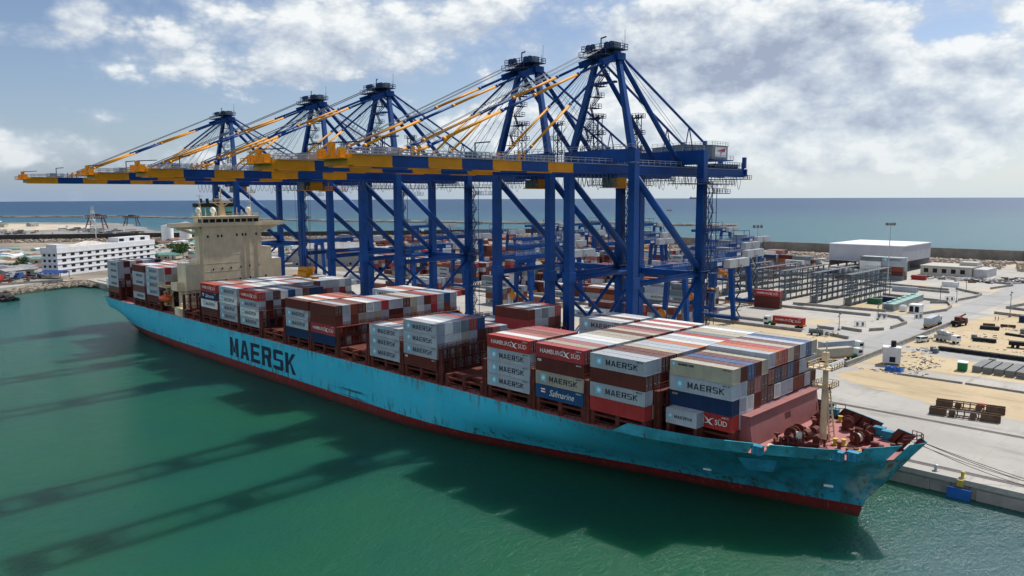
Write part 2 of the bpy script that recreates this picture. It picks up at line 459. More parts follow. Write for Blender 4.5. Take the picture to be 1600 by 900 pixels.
# concrete paving with bays, joints and stains
def paving(name, col, joint=None, var=.14, sandy=0.0):
    m, t, b = newmat(name)
    P = nd(t, 'ShaderNodeNewGeometry').outputs['Position']
    a = noise(t, P, .02, 6, .62); c = noise(t, P, .25, 5, .65)
    o = mixc(t, sstep(t, a, .3, .7), tuple(x * (1 - var) for x in col), tuple(x * (1 + var * .6) for x in col))
    o = mixc(t, mth(t, 'MULTIPLY', sstep(t, c, .5, .8), .35), o, tuple(x * .62 for x in col))
    st = nd(t, 'ShaderNodeVectorMath', {0: P, 1: (.25, 1, 1)}, operation='MULTIPLY').outputs[0]
    sk = noise(t, st, .12, 5, .7)
    o = mixc(t, mth(t, 'MULTIPLY', sstep(t, sk, .52, .70), .62), o, tuple(x * .52 for x in col))
    st2 = nd(t, 'ShaderNodeVectorMath', {0: P, 1: (1, .14, 1)}, operation='MULTIPLY').outputs[0]
    o = mixc(t, mth(t, 'MULTIPLY', mth(t, 'MULTIPLY', sstep(t, noise(t, st2, .5, 4, .6), .56, .70), sstep(t, a, .42, .6)), .45), o, tuple(x * .45 for x in col))
    sp_ = noise(t, P, 1.3, 3, .7)
    o = mixc(t, mth(t, 'MULTIPLY', sstep(t, sp_, .62, .74), .6), o, tuple(x * .4 for x in col))
    if joint:
        br = nd(t, 'ShaderNodeTexBrick', {'Vector': P, 'Color1': (1, 1, 1, 1), 'Color2': (.95, .95, .95, 1), 'Mortar': (.78, .78, .78, 1), 'Scale': 1.0, 'Mortar Size': .04, 'Brick Width': joint, 'Row Height': joint})
        br.offset = 0
        o = mixc(t, 1.0, o, br.outputs[0], 'MULTIPLY')
    if sandy:
        s1 = noise(t, P, .035, 6, .62)
        o = mixc(t, mth(t, 'MULTIPLY', sstep(t, s1, .62 - sandy * .3, .75 - sandy * .2), .8), o, (.52, .40, .23))
    t.links.new(o, b.inputs['Base Color'])
    b.inputs['Roughness'].default_value = .85
    b.inputs['Specular IOR Level'].default_value = .2
    return m
CONC = paving('quay_concrete', (.405, .385, .35), 12.0)
YARD = paving('yard_paving', (.405, .385, .345), 12.0, sandy=.3)
ROAD = paving('road_paving', (.33, .325, .315), None, var=.10)
LANEM = paving('lane_paving', (.36, .355, .335), 7.0)
SANDM = paving('sand', (.50, .395, .245), None, var=.16)
DIRT = paving('dirt_ground', (.27, .235, .185), None, var=.35)
KERBM = paint('kerb_concrete', (.30, .285, .26), .9, .2, .5)
WALLC = paint('wall_concrete', (.20, .18, .155), .9, .22, .12, rust=.25, rustcol=(.05, .045, .04), streak=True)
QUAYF = paint('quay_face', (.34, .32, .29), .9, .22, .12, rust=.45, rustcol=(.12, .10, .08), streak=True)
ROCKM = paint('armour_rock', (.40, .33, .26), .9, .35, .6)
ROCKD = paint('dark_rock', (.055, .05, .048), .9, .3, .4)
ROCKB = paint('breakwater_rock', (.22, .20, .18), .9, .3, .2)
WHITE = paint('white_wall', (.60, .61, .63), .7, .06, .3, rust=.1, rustcol=(.4, .37, .33), streak=True)
DARKW = paint('dark_glass', (.012, .016, .022), .25, .1)
BLACKM = paint('black_matter', (.012, .012, .013), .6, .2)
STEELG = paint('grey_steel', (.16, .18, .19), .6, .15, .5)
RUSTST = paint('rusty_steel', (.12, .075, .05), .8, .35, .6, rust=.5)
GALV = paint('galvanised', (.42, .44, .45), .45, .1, .5, metal=.3)

GZ = 3.3
# the ground: one sheet over land, bounded by the basin quay, the left shore and the sea wall
LAND = [(-237, 44), (620, 44), (620, 690), (450, 640), (154, 584), (-78, 572), (-250, 600), (-415, 665), (-560, 440), (-690, 282), (-800, 112), (-905, -80), (-960, -400), (-420, -400), (-260, -60), (-222, -8), (-240, 22)]
mb = MB(); mb.prism(LAND, -3, GZ)
struct(mb.build('ground', [YARD]))
# quay face wall with cope
mb = MB()
mb.box(-237, 43.2, -3, 620, 43.98, 2.35)
for i in range(-16, 42):
    mb.box(i * 15 - .2, 42.9, -2, i * 15 + 7.1, 43.19, 2.0)
mb.box(-237, 42.85, 2.36, 620, 45.2, GZ + .02, 1)
struct(mb.build('quay_wall', [QUAYF, CONC]))
def sheet(name, pts, z, mat):
    mb = MB()
    a = sum(pts[i][0] * pts[(i + 1) % len(pts)][1] - pts[(i + 1) % len(pts)][0] * pts[i][1] for i in range(len(pts)))
    if a < 0: pts = pts[::-1]
    mb.add([(x, y, z) for x, y in pts], [tuple(range(len(pts)))])
    return struct(mb.build(name, mat))
sheet('quay_apron', [(-237, 45.25), (620, 45.25), (620, 90), (262, 90), (230, 100), (212, 112), (-237, 132)], GZ + .004, CONC)
sheet('road', [(189, 118), (200.4, 118), (200.6, 330), (199, 640), (176, 640), (188, 330), (188, 200)], GZ + .012, ROAD)
sheet('road_branch', [(186, 396), (199, 372), (400, 300), (400, 322)], GZ + .008, ROAD)
for k, (y0, y1, x1) in enumerate([(169, 181, 188), (224, 234, 188), (300, 312, 186), (342, 352, 186)]):
    sheet('traffic_lane', [(-230, y0), (x1, y0), (x1, y1), (-230, y1)], GZ + .008, LANEM)
def wob(pts, n=5, amp=1.6, seed=1):
    r = random.Random(seed); out = []
    for i in range(len(pts)):
        p, q = Vector(pts[i]), Vector(pts[(i + 1) % len(pts)])
        for k in range(n):
            c = p.lerp(q, k / n)
            out.append((c.x + r.uniform(-amp, amp), c.y + r.uniform(-amp, amp)))
    return out
sheet('sand', wob([(203, 108), (213, 101), (232, 94.5), (256, 91), (300, 92), (300, 118), (262, 118.5), (230, 121), (217, 124), (206, 124)], 6, .8, 3), GZ + .012, SANDM)
sheet('sand', wob([(202.5, 132), (216, 128), (236, 134), (300, 132), (300, 150), (238, 153), (214, 157), (203, 160)], 6, 1.2, 4), GZ + .012, SANDM)
sheet('sand', wob([(202.5, 166), (240, 168), (320, 166), (320, 250), (260, 285), (216, 278), (203, 240)], 6, 1.8, 5), GZ + .012, SANDM)
sheet('sand', wob([(120, 135), (187, 128), (188, 143), (184, 166), (110, 170)], 6, 1.5, 6), GZ + .014, SANDM)
sheet('sand', wob([(150, 246), (178, 243), (180, 256), (168, 268), (152, 262)], 5, 1.2, 7), GZ + .014, SANDM)
sheet('dirt_ground', wob([(-245, 20), (-240, 60), (-239, 135), (-120, 140), (-60, 300), (-150, 560), (-400, 640), (-700, 270), (-880, -60), (-420, -300), (-232, -10)], 6, 6, 8), GZ + .006, DIRT)
sheet('paved_strip', [(211, 156.5), (330, 150), (330, 163), (213, 166)], GZ + .018, LANEM)
# crane rails let into the apron
mb = MB()
for y in (47.0, 78.5):
    for d in (-.55, .55):
        mb.box(-230, y + d - .3, GZ + .006, 620, y + d + .3, GZ + .02)
    mb.box(-230, y - .07, GZ + .006, 620, y + .07, GZ + .05)
struct(mb.build('crane_rail_track', [paint('rail_dark', (.10, .085, .075), .7, .25)]))

# reclaimed land, spit and breakwater beyond the sea wall
mb = MB()
mb.prism(wob([(-822, 96), (-700, 280), (-640, 350), (-720, 420), (-930, 350), (-1010, 365), (-1240, 420), (-1420, 440), (-1600, 330), (-1750, 0), (-1500, -500), (-1000, -420), (-925, -90)], 5, 8, 9), -2, 2.2)
struct(mb.build('reclaimed_land', [paving('grey_land', (.26, .25, .235), None, var=.3)]))
sheet('sand', wob([(-826, 104), (-702, 288), (-668, 318), (-760, 300), (-915, 222), (-985, 60), (-1010, -150), (-940, -110)], 5, 5, 10), 2.21, SANDM)
sheet('sand', wob([(-1190, 90), (-1130, 260), (-1150, 330), (-1330, 370), (-1560, 260), (-1520, -200), (-1300, -200)], 5, 12, 11), 2.212, paving('pale_sand', (.52, .45, .34), None, var=.15))
def ridge(name, line, wid, h, mat, jit=1.2, step=9, seed=2):
    r = random.Random(seed); mb = MB(); rows = []
    pts = []
    for p, q in zip(line[:-1], line[1:]):
        p, q = Vector(p), Vector(q); n = max(1, int((q - p).length / step))
        pts += [(p.lerp(q, i / n), (q - p).normalized()) for i in range(n)]
    pts.append((Vector(line[-1]), pts[-1][1]))
    prof = [(-.5, -1.0), (-.32, .55), (-.14, 1.0), (.14, 1.0), (.32, .55), (.5, -1.0)]
    for c, d in pts:
        nrm = Vector((-d.y, d.x))
        rows.append([(c.x + nrm.x * u * wid + r.uniform(-jit, jit), c.y + nrm.y * u * wid + r.uniform(-jit, jit), h * v + r.uniform(-.4, .4) * jit * .5) for u, v in prof])
    n = len(prof)
    mb.add([p for row in rows for p in row], [(i * n + j, (i + 1) * n + j, (i + 1) * n + j + 1, i * n + j + 1) for i in range(len(rows) - 1) for j in range(n - 1)])
    return tag(mb.build(name, mat), None, None, kind='structure')
ridge('breakwater_ground', [(-2900, 330), (-2238, 430), (-2000, 660), (-1520, 722), (-1269, 786), (-998, 883), (-700, 990), (-380, 1120)], 26, 4.2, ROCKB, 2.2, 14)

# the tall sea wall
def wallrun(name, pts, z0, z1, th, mat, label, cap=True):
    mb = MB()
    for i, (p, q) in enumerate(zip(pts[:-1], pts[1:])):
        p, q = Vector(p), Vector(q)
        d = (q - p).normalized(); n = Vector((-d.y, d.x)) * th / 2
        k = max(1, int((q - p).length / 22))
        for j in range(k):
            a = p.lerp(q, j / k); c = p.lerp(q, (j + 1) / k) - d * .12
            mb.add([(a.x - n.x, a.y - n.y, z0), (c.x - n.x, c.y - n.y, z0), (c.x + n.x, c.y + n.y, z0), (a.x + n.x, a.y + n.y, z0), (a.x - n.x, a.y - n.y, z1), (c.x - n.x, c.y - n.y, z1), (c.x + n.x, c.y + n.y, z1), (a.x + n.x, a.y + n.y, z1)],
                   [(0, 3, 2, 1), (4, 5, 6, 7), (0, 1, 5, 4), (1, 2, 6, 5), (2, 3, 7, 6), (3, 0, 4, 7)])
    return tag(mb.build(name, mat), label, 'wall')
wallrun('sea_wall', [(600, 682), (450, 634), (154, 578), (-78, 566), (-250, 594), (-415, 658)], 0, 11.2, 2.2, WALLC, 'long grey concrete sea wall between the container yard and the open sea')
wallrun('sea_wall', [(-415, 658), (-560, 436), (-690, 278), (-800, 108), (-905, -84), (-955, -390)], 0, 10.2, 3.0, ROCKD, 'dark low sea wall in front of the sandy land at far left')

# loose armour rock (nobody could count it)
def rocks(name, line, n, wid, size, mat, label_kind='stuff', z0=GZ, slope=0.0, seed=3):
    r = random.Random(seed); mb = MB()
    segs = [(Vector(p), Vector(q)) for p, q in zip(line[:-1], line[1:])]
    ln = [(q - p).length for p, q in segs]
    for i in range(n):
        p, q = r.choices(segs, ln)[0]
        d = (q - p).normalized(); nn = Vector((-d.y, d.x)); u = r.uniform(0, 1)
        c = p.lerp(q, r.random()) + nn * (u * wid)
        s = size * r.uniform(.5, 1.5)
        vs = []
        for k in range(8):
            a = Vector((1 if k & 1 else -1, 1 if k & 2 else -1, 1 if k & 4 else -1)) * s * .5
            vs.append((c.x + a.x * r.uniform(.5, 1.2), c.y + a.y * r.uniform(.5, 1.2), z0 + slope * (1 - abs(2 * u - 1)) + a.z * r.uniform(.5, 1.1) + s * .15))
        mb.add(vs, [(0, 2, 3, 1), (4, 5, 7, 6), (0, 1, 5, 4), (1, 3, 7, 5), (3, 2, 6, 7), (2, 0, 4, 6)])
    return tag(mb.build(name, mat), None, None, kind='stuff')
rocks('armour_rock', [(600, 668), (450, 620), (154, 560), (-78, 548), (-250, 575), (-405, 640)], 11000, 80, 1.6, ROCKM, slope=2.0, seed=3)
rocks('armour_rock', [(-405, 640), (-545, 430), (-675, 275), (-785, 100), (-890, -84)], 4500, 45, 2.0, ROCKM, slope=1.5, seed=4)
rocks('shore_rock', [(-219, -60), (-217, -8), (-234, 22), (-237, 52)], 2200, -9, 1.1, ROCKM, z0=1.0, slope=1.6, seed=5)
rocks('shore_rock', [(-260, 43), (-215, 43)], 260, -5, 1.2, ROCKM, z0=1.0, slope=1.0, seed=6)


# ================================================================ THE SHIP
YC, HB = 21.4, 21.7
HULLB = None
def hull_mat():
    m, t, b = newmat('hull_paint')
    P = nd(t, 'ShaderNodeNewGeometry').outputs['Position']
    s = nd(t, 'ShaderNodeSeparateXYZ', {0: P})
    a = noise(t, P, .06, 5, .6)
    v = nd(t, 'ShaderNodeVectorMath', {0: P, 1: (1, 1, .16)}, operation='MULTIPLY').outputs[0]
    st = noise(t, v, .55, 6, .7)
    blue = mixc(t, sstep(t, a, .3, .7), (.042, .51, .70), (.058, .56, .75))
    blue = mixc(t, mth(t, 'MULTIPLY', sstep(t, st, .52, .72), .16), blue, (.10, .30, .38))
    # plate seams
    br = nd(t, 'ShaderNodeTexBrick', {'Vector': nd(t, 'ShaderNodeCombineXYZ', {0: s.outputs[0], 1: s.outputs[2], 2: 0.0}).outputs[0], 'Color1': (1, 1, 1, 1), 'Color2': (.95, .95, .95, 1), 'Mortar': (.84, .84, .84, 1), 'Scale': 1.0, 'Mortar Size': .035, 'Brick Width': 11.0, 'Row Height': 2.9})
    blue = mixc(t, 1.0, blue, br.outputs[0], 'MULTIPLY')
    # the bow third is scuffed, older and greener paint
    bowf = sstep(t, mth(t, 'ADD', s.outputs[0], mth(t, 'MULTIPLY', mth(t, 'SUBTRACT', a, .5), 30)), 186, 236)
    old = mixc(t, sstep(t, noise(t, v, .35, 6, .7), .40, .62), (.032, .31, .44), (.03, .17, .20))
    blue = mixc(t, mth(t, 'MULTIPLY', bowf, .9), blue, old)
    tip = sstep(t, mth(t, 'ADD', s.outputs[0], mth(t, 'MULTIPLY', mth(t, 'SUBTRACT', a, .5), 24)), 241, 248)
    blue = mixc(t, mth(t, 'MULTIPLY', tip, mth(t, 'MULTIPLY', sstep(t, noise(t, P, .22, 5, .65), .42, .56), .85)), blue, (.38, .38, .34))
    blue = mixc(t, mth(t, 'MULTIPLY', tip, mth(t, 'MULTIPLY', sstep(t, noise(t, v, .5, 5, .7), .52, .66), .75)), blue, (.10, .055, .02))
    # rust under the sheer and scrapes above the boot top
    rn = noise(t, v, 1.1, 6, .72)
    hi = sstep(t, mth(t, 'ADD', s.outputs[2], mth(t, 'MULTIPLY', rn, 5.0)), 11.5, 15.2)
    blue = mixc(t, mth(t, 'MULTIPLY', mth(t, 'MULTIPLY', hi, sstep(t, rn, .50, .62)), .75), blue, (.13, .07, .028))
    v2 = nd(t, 'ShaderNodeVectorMath', {0: P, 1: (1, 1, .07)}, operation='MULTIPLY').outputs[0]
    run = mth(t, 'MULTIPLY', sstep(t, noise(t, v2, .8, 4, .7), .60, .70), sstep(t, noise(t, P, .05, 3, .5), .40, .58))
    blue = mixc(t, mth(t, 'MULTIPLY', run, .5), blue, (.10, .085, .05))
    blue = mixc(t, mth(t, 'MULTIPLY', sstep(t, noise(t, P, .12, 5, .62), .56, .72), .28), blue, (.22, .46, .55))
    lo = mth(t, 'MULTIPLY', sstep(t, s.outputs[2], 6.6, 3.0), sstep(t, noise(t, v, .9, 5, .75), .53, .62))
    blue = mixc(t, mth(t, 'MULTIPLY', lo, .85), blue, (.045, .06, .035))
    # long scrape marks left by fenders and tugs
    sc = noise(t, nd(t, 'ShaderNodeVectorMath', {0: P, 1: (.05, 1, 1.4)}, operation='MULTIPLY').outputs[0], .9, 4, .6)
    scr = mth(t, 'MULTIPLY', sstep(t, sc, .615, .66), mth(t, 'MULTIPLY', sstep(t, s.outputs[2], 7.5, 5.0), sstep(t, noise(t, P, .03, 2, .5), .44, .56)))
    blue = mixc(t, mth(t, 'MULTIPLY', scr, .8), blue, (.02, .05, .06))
    red = mixc(t, sstep(t, noise(t, v, .3, 5, .6), .35, .7), (.20, .022, .022), (.115, .02, .02))
    red = mixc(t, mth(t, 'MULTIPLY', sstep(t, noise(t, v, 1.2, 5, .7), .55, .66), .5), red, (.30, .12, .09))
    wl = sstep(t, mth(t, 'ADD', s.outputs[2], mth(t, 'MULTIPLY', mth(t, 'SUBTRACT', rn, .5), 1.6)), 1.2, .2)
    red = mixc(t, mth(t, 'MULTIPLY', wl, .7), red, (.035, .03, .022))
    lvl = mth(t, 'SUBTRACT', 2.95, mth(t, 'MULTIPLY', s.outputs[0], .0035))
    edge = sstep(t, mth(t, 'SUBTRACT', s.outputs[2], lvl), -.06, .06)
    edge = sstep(t, mth(t, 'ADD', mth(t, 'SUBTRACT', s.outputs[2], lvl), mth(t, 'MULTIPLY', mth(t, 'SUBTRACT', rn, .55), .5)), -.08, .08)
    o = mixc(t, edge, red, blue)
    t.links.new(o, b.inputs['Base Color'])
    b.inputs['Roughness'].default_value = .45
    b.inputs['Specular IOR Level'].default_value = .25
    bpn = nd(t, 'ShaderNodeBump', {'Height': noise(t, P, .35, 3, .5), 'Strength': .25, 'Distance': .25})
    t.links.new(bpn.outputs[0], b.inputs['Normal'])
    return m
HULL = hull_mat()
DECKR = paint('deck_red', (.36, .145, .14), .75, .18, .3, rust=.35, rustcol=(.13, .06, .05))
BROWN = paint('structure_maroon', (.12, .032, .024), .7, .25, .5, rust=.25, rustcol=(.16, .06, .03))
PINKR = paint('breakwater_red', (.29, .115, .11), .65, .12, .3, rust=.2, rustcol=(.2, .08, .05), streak=True)
CREAM = paint('cream_paint', (.74, .62, .43), .55, .09, .25, rust=.30, rustcol=(.36, .24, .12), streak=True)
BUFF = paint('mast_buff', (.60, .47, .30), .55, .15, .6, rust=.3, rustcol=(.3, .15, .07))
ORANGE = paint('lifeboat_orange', (.62, .11, .03), .45, .08)
FUNB = paint('funnel_blue', (.10, .38, .46), .5, .1)
YELL = paint('safety_yellow', (.55, .42, .08), .6, .25, .8, rust=.3)
ROPEM = paint('rope', (.62, .57, .48), .9, .2, 2.0)
WHITEP = paint('white_paint', (.80, .81, .80), .4, .05)
INK = paint('dark_lettering', (.012, .022, .05), .5, .1)
BLUEF = paint('fairlead_blue', (.03, .24, .36), .5, .25, .8, rust=.35)

ship = thing('container_ship', 'long light blue container ship with red waterline moored along the quay', 'container ship', (100, YC, 0))

ZL = [-2, 0, 1.5, 3, 5, 7.5, 10, 12.1]
TAB = {  # half breadth along x at several heights
    -2: [(-67, 0), (-48, 4), (-30, 14), (-8, 20), (20, 21.2), (140, 21.2), (165, 17.5), (185, 12.5), (205, 7.6), (222, 3.8), (234, 1.4), (242, .06)],
    0: [(-67, 3), (-54, 10), (-45, 16), (-20, 20.3), (10, 21.5), (140, 21.6), (152, 20.8), (165, 18.6), (176, 15.9), (190, 12.4), (204, 8.8), (216, 5.9), (228, 3.2), (236, 1.4), (242.5, .06)],
    3: [(-67, 11), (-53, 16.5), (-42, 19.4), (-20, 21.2), (5, 21.7), (150, 21.7), (165, 20.4), (178, 17.7), (192, 14.2), (206, 10.4), (218, 7.3), (230, 4.1), (238, 1.9), (243.4, .06)],
    7.5: [(-67, 19.3), (-48, 21.0), (-25, 21.7), (180, 21.7), (192, 20.2), (204, 17.2), (216, 13.7), (226, 10.2), (236, 6.0), (242, 2.9), (246.8, .06)],
    12.1: [(-67, 20.9), (-48, 21.6), (-30, 21.7), (205, 21.7), (214, 20.9), (222, 19.0), (230, 16.0), (238, 11.8), (244, 7.6), (248, 3.9), (250.1, .08)],
    15.2: [(-67, 20.9), (-48, 21.6), (-30, 21.7), (208, 21.7), (216, 21.2), (224.7, 19.9), (229, 18.0), (235, 15.2), (241.9, 11.2), (246, 7.6), (249.6, 4.0), (251.6, 1.6), (252.5, .1)],
}
def lerp_tab(tab, x):
    if x <= tab[0][0]: return tab[0][1]
    for (a, u), (c, v) in zip(tab[:-1], tab[1:]):
        if x <= c:
            f = (x - a) / (c - a)
            return u + (v - u) * f
    return tab[-1][1]
TK = sorted(TAB)
def stem(z):
    return _zint(z, lambda k: TAB[k][-1][0])
def _zint(z, fn):
    for a, c in zip(TK[:-1], TK[1:]):
        if z <= c:
            return fn(a) + (fn(c) - fn(a)) * (z - a) / (c - a)
    return fn(TK[-1])
def half(z, x):
    """half breadth; x is given on the deck and squeezed to the stem at this height"""
    return _zint(z, lambda k: lerp_tab(TAB[k], x * 1.0 if x < 150 else 150 + (x - 150) * (TAB[k][-1][0] - 150) / (stem(z) - 150)))
def hx(z, t):
    x = -67 + t
    xs = stem(z)
    return x if x < 150 else 150 + (x - 150) * (xs - 150) / (252.5 - 150)
mb = MB()
T = [0, 3, 7, 12, 18, 26, 36, 50, 80, 120, 165, 200] + [208 + i * 6 for i in range(10)] + [266 + i * 3.5 for i in range(11)] + [303, 305, 309, 314, 316, 317.5, 318.5, 319.5]
def bottom(x):      # the stern counter lifts out of the water
    return -2 if x > -40 else -2 + (min(1, (-40 - x) / 27) ** 1.15) * 8.6
grid = {}
for side in (-1, 1):
    rows = []
    for t_ in T:
        r = []
        for z in ZL:
            x = hx(z, t_)
            zz = max(z, bottom(x)) if z < 8 else z
            r.append((x, YC + side * half(zz, x), zz))
        rows.append(r)
    n = len(ZL)
    fs = []
    for i in range(len(rows) - 1):
        for j in range(n - 1):
            f = (i * n + j, (i + 1) * n + j, (i + 1) * n + j + 1, i * n + j + 1)
            fs.append(f if side < 0 else f[::-1])
    mb.add([p for r in rows for p in r], fs)
    grid[side] = rows
# transom and counter
n = len(ZL)
tl, tr = grid[-1][0], grid[1][0]
for j in range(n - 1):
    mb.add([tl[j], tr[j], tr[j + 1], tl[j + 1]], [(0, 3, 2, 1)])
for i in range(8):
    a, c, e2, f2 = grid[-1][i][0], grid[-1][i + 1][0], grid[1][i + 1][0], grid[1][i][0]
    mb.add([a, c, e2, f2], [(0, 3, 2, 1)])
hull = mb.build('hull', HULL, ship, True)
bm = bmesh.new(); bm.from_mesh(hull.data); bmesh.ops.remove_doubles(bm, verts=bm.verts, dist=.0005); bm.to_mesh(hull.data); bm.free()
for p in hull.data.polygons: p.use_smooth = True
hull.data.set_sharp_from_angle(angle=R_(40))

# weather deck just inside the sheer
def planform(z, inset, x0=-66.9, x1=251, n=70):
    L = []
    for i in range(n + 1):
        x = x0 + (x1 - x0) * i / n
        L.append((min(x, stem(z) - .3), max(.05, half(z, min(x, stem(z) - .3)) - inset)))
    return L
pl = planform(12.0, .06)
mb = MB()
mb.add([(x, YC - h, 12.06) for x, h in pl] + [(x, YC + h, 12.06) for x, h in pl], [(i, i + 1, len(pl) + i + 1, len(pl) + i) for i in range(len(pl) - 1)])
mb.build('deck', [DECKR], ship, True)

HULL2 = paint('bulwark_paint', (.05, .33, .42), .55, .3, .3, rust=.78, rustcol=(.10, .07, .04), streak=True)
# bulwark round the forecastle, with openings for the blue fairleads
def bul_top(x): return 14.15 if x < 243 else 14.15 + (x - 243) / 9.5 * 1.1
def bul(x, z): return half(z, x)
xs = [208 + .75 * i for i in range(60)]
xs = [x for x in xs if x < 252.2] + [252.4]
gaps = [(232.0, 234.0), (243.0, 244.5), (245.0, 246.3), (250.0, 250.7)]
for side in (-1, 1):
    mb = MB()
    for xa, xb in zip(xs[:-1], xs[1:]):
        if any(g0 < (xa + xb) / 2 < g1 for g0, g1 in gaps):
            if mb.f: mb.build('bulwark', [HULL2, BROWN], ship, True); mb = MB()
            continue
        za = 12.1 + (bul_top(xa) - 12.1) * min(1, (xa - 207.9) / 2.5); zb = 12.1 + (bul_top(xb) - 12.1) * min(1, (xb - 207.9) / 2.5)
        def pt(x, z, ins=0):
            k = min(1, max(0, (z - 12.1) / 3.1))
            xd = x if x < 150 else 150 + (x - 150) * (stem(z) - 150) / 102.5
            return (xd, YC + side * max(.02, half(z, xd) - ins), z)
        A, B_, C_, D_ = pt(xa, 12.1), pt(xb, 12.1), pt(xb, zb), pt(xa, za)
        A2, B2, C2, D2 = pt(xa, 12.1, .28), pt(xb, 12.1, .28), pt(xb, zb, .28), pt(xa, za, .28)
        o = (0, 1, 2, 3) if side < 0 else (3, 2, 1, 0)
        mb.add([A, B_, C_, D_], [o], 0)
        mb.add([A2, B2, C2, D2], [o[::-1]], 1)
        mb.add([D_, C_, C2, D2], [o], 0)
        mb.add([A, D_, D2, A2], [o], 1); mb.add([B_, B2, C2, C_], [o], 1)
        if int(xa / .75) % 3 == 0:     # stay plates on the inside
            mb.add([pt(xa, 12.1, .28), pt(xa, za - .1, .28), pt(xa, za - .3, .7), pt(xa, 12.1, 1.3)], [(0, 1, 2, 3)], 1)
    if mb.f: mb.build('bulwark', [HULL2, BROWN], ship, True)
for side in (-1, 1):
    for x in (233.0, 243.75, 245.65):
        z = 12.1
        xd = 150 + (x - 150) * (stem(12.9) - 150) / 102.5
        h = half(12.9, xd)
        mb = MB()
        y = YC + side * (h - .35)
        mb.cbox(xd, y, 12.15, 1.7, 1.1, 1.25)
        mb.cbox(xd, y, 13.42, 1.9, 1.3, .2)
        mb.tube((xd - .45, y + side * .62, 12.2), (xd - .45, y + side * .62, 13.4), .25)
        mb.tube((xd + .45, y + side * .62, 12.2), (xd + .45, y + side * .62, 13.4), .25)
        mb.build('fairlead', BLUEF, ship, True)
# anchor pocket box on the bow
mb = MB()
ax, az_ = 231.5, 9.0
for dx in (0,):
    y0 = YC - half(10.5, 229) - .1
    mb.add([(227.6, y0 - .9, 10.6), (233.4, y0 + 2.0, 10.6), (232.4, y0 + 2.6, 8.2), (228.6, y0 + .9, 8.2), (227.6, y0 + 3, 10.6), (233.4, y0 + 6, 10.6), (232.4, y0 + 8, 8.2), (228.6, y0 + 6, 8.2)],
           [(0, 1, 5, 4), (0, 3, 2, 1), (3, 7, 6, 2), (0, 4, 7, 3), (1, 2, 6, 5)])
mb.build('anchor_box', [BLUEF], ship, True)

# big dark name on the side
mb = MB()
block_word(mb, 'MAERSK', 53.8, 3.9, 5.9, 6.0, 1.15, YC - HB - .03, t=.31)
mb.build('lettering', INK, ship, True)
# small marks and draught boats near the bow
for x, z in ((219, 4.6), (238.5, 5.0)):
    mb = MB(); y = lambda u: YC - half(z + .2, u) - .12
    mb.add([(x - .7, y(x - .7), z), (x + .7, y(x + .7), z), (x + .7, y(x + .7) - .05, z + .45), (x - .7, y(x - .7) - .05, z + .45)], [(0, 1, 2, 3)])
    mb.build('bow_mark', WHITEP, ship, True)

# ---- bays, hatches, lashing bridges
CL, CW, CH, TP, RP = 12.19, 2.44, 2.64, 2.70, 2.5
ZB = 14.91
FWD = [227.3, 213.35, 199.6, 185.7, 171.7, 156.9, 143.0, 129.0, 115.1, 101.6, 87.3, 73.1, 58.8, 44.5, 30.4]
AFT = [-4.4, -18.9, -47.6]
def hatch(x0, x1, r0, r1):
    mb = MB()
    ya, yb = .2 + 2.5 * r0 + 2.4, .2 + 2.5 * r1
    mb.box(x0 + .3, ya, 12.08, x1 - .3, yb, 14.3)
    mb.box(x0 + .1, ya - .2, 14.3, x1 - .1, yb + .2, 14.86)
    for i in range(9):
        y = ya + (yb - ya) * i / 8
        mb.box(x0 + .05, y - .08, 14.0, x0 + .1, y + .08, 14.8); mb.box(x1 - .1, y - .08, 12.3, x1 - .05, y + .08, 14.8)
    # outboard pedestals
    for y in (ya - 2.0, yb + .3):
        for x in (x0 + .4, (x0 + x1) / 2, x1 - .4):
            mb.box(x - .45, y - .1, 12.08, x + .45, y + 1.7, 14.86)
        mb.box(x0, y - .05, 13.9, x1, y + .25, 14.25)
    mb.rail([(x0, ya - 2.25, 12.1), (x1, ya - 2.25, 12.1)], 1.05, .09, 2.0)
    mb.build('hatch_cover', BROWN, ship, True)
def lashing(x, r0, r1, top=20.2, full=True):
    mb = MB()
    n = r1 - r0 + 1
    for k in range(n + 1):
        y = .2 + 2.5 * (r0 + k) - .03
        y = min(max(y, .3), 42.5)
        for dx in (-.42, .42):
            mb.box(x + dx - .13, y - .13, 12.1, x + dx + .13, y + .13, top)
        if k < n and k % 2 == 0 and full:
            mb.beam((x - .42, y, 15.2), (x - .42, y + 2.5, 17.4), .12)
            mb.beam((x + .42, y + 2.5, 15.2), (x + .42, y, 17.4), .12)
    y0, y1 = .2 + 2.5 * r0, min(.2 + 2.5 * (r1 + 1), 42.6)
    for z in (14.75, 17.45, top - .15) if full else (14.75,):
        mb.box(x - .62, y0, z, x + .62, y1, z + .14)
        for dx in (-.6, .6):
            mb.rail([(x + dx, y0, z + .14), (x + dx, y1, z + .14)], 1.0, .08, 2.5)
    for y in (y0 + .1, y1 - .6):
        mb.box(x - .6, y, 12.1, x + .6, y + .5, top)
    mb.build('lashing_bridge', BROWN, ship, True)
for i, F in enumerate(FWD):
    r0, r1 = (2, 14) if i == 0 else (0, 16)
    hatch(F - CL, F, r0, r1)
    gap = F - CL - (FWD[i + 1] if i + 1 < len(FWD) else F - CL - 1.7)
    lashing(F - CL - gap / 2, 0 if i else 1, 16 if i else 15)
lashing(31.3, 0, 16)
for F in AFT:
    hatch(F - CL, F, 0, 16)
    lashing(F + .85, 0, 16)
# dark passage below the side deck containers
mb = MB()
mb.box(-48, 2.6, 12.07, 213, 2.75, 13.6); mb.box(-48, 40.1, 12.07, 213, 40.25, 13.6)
mb.build('coaming', BROWN, ship, True)

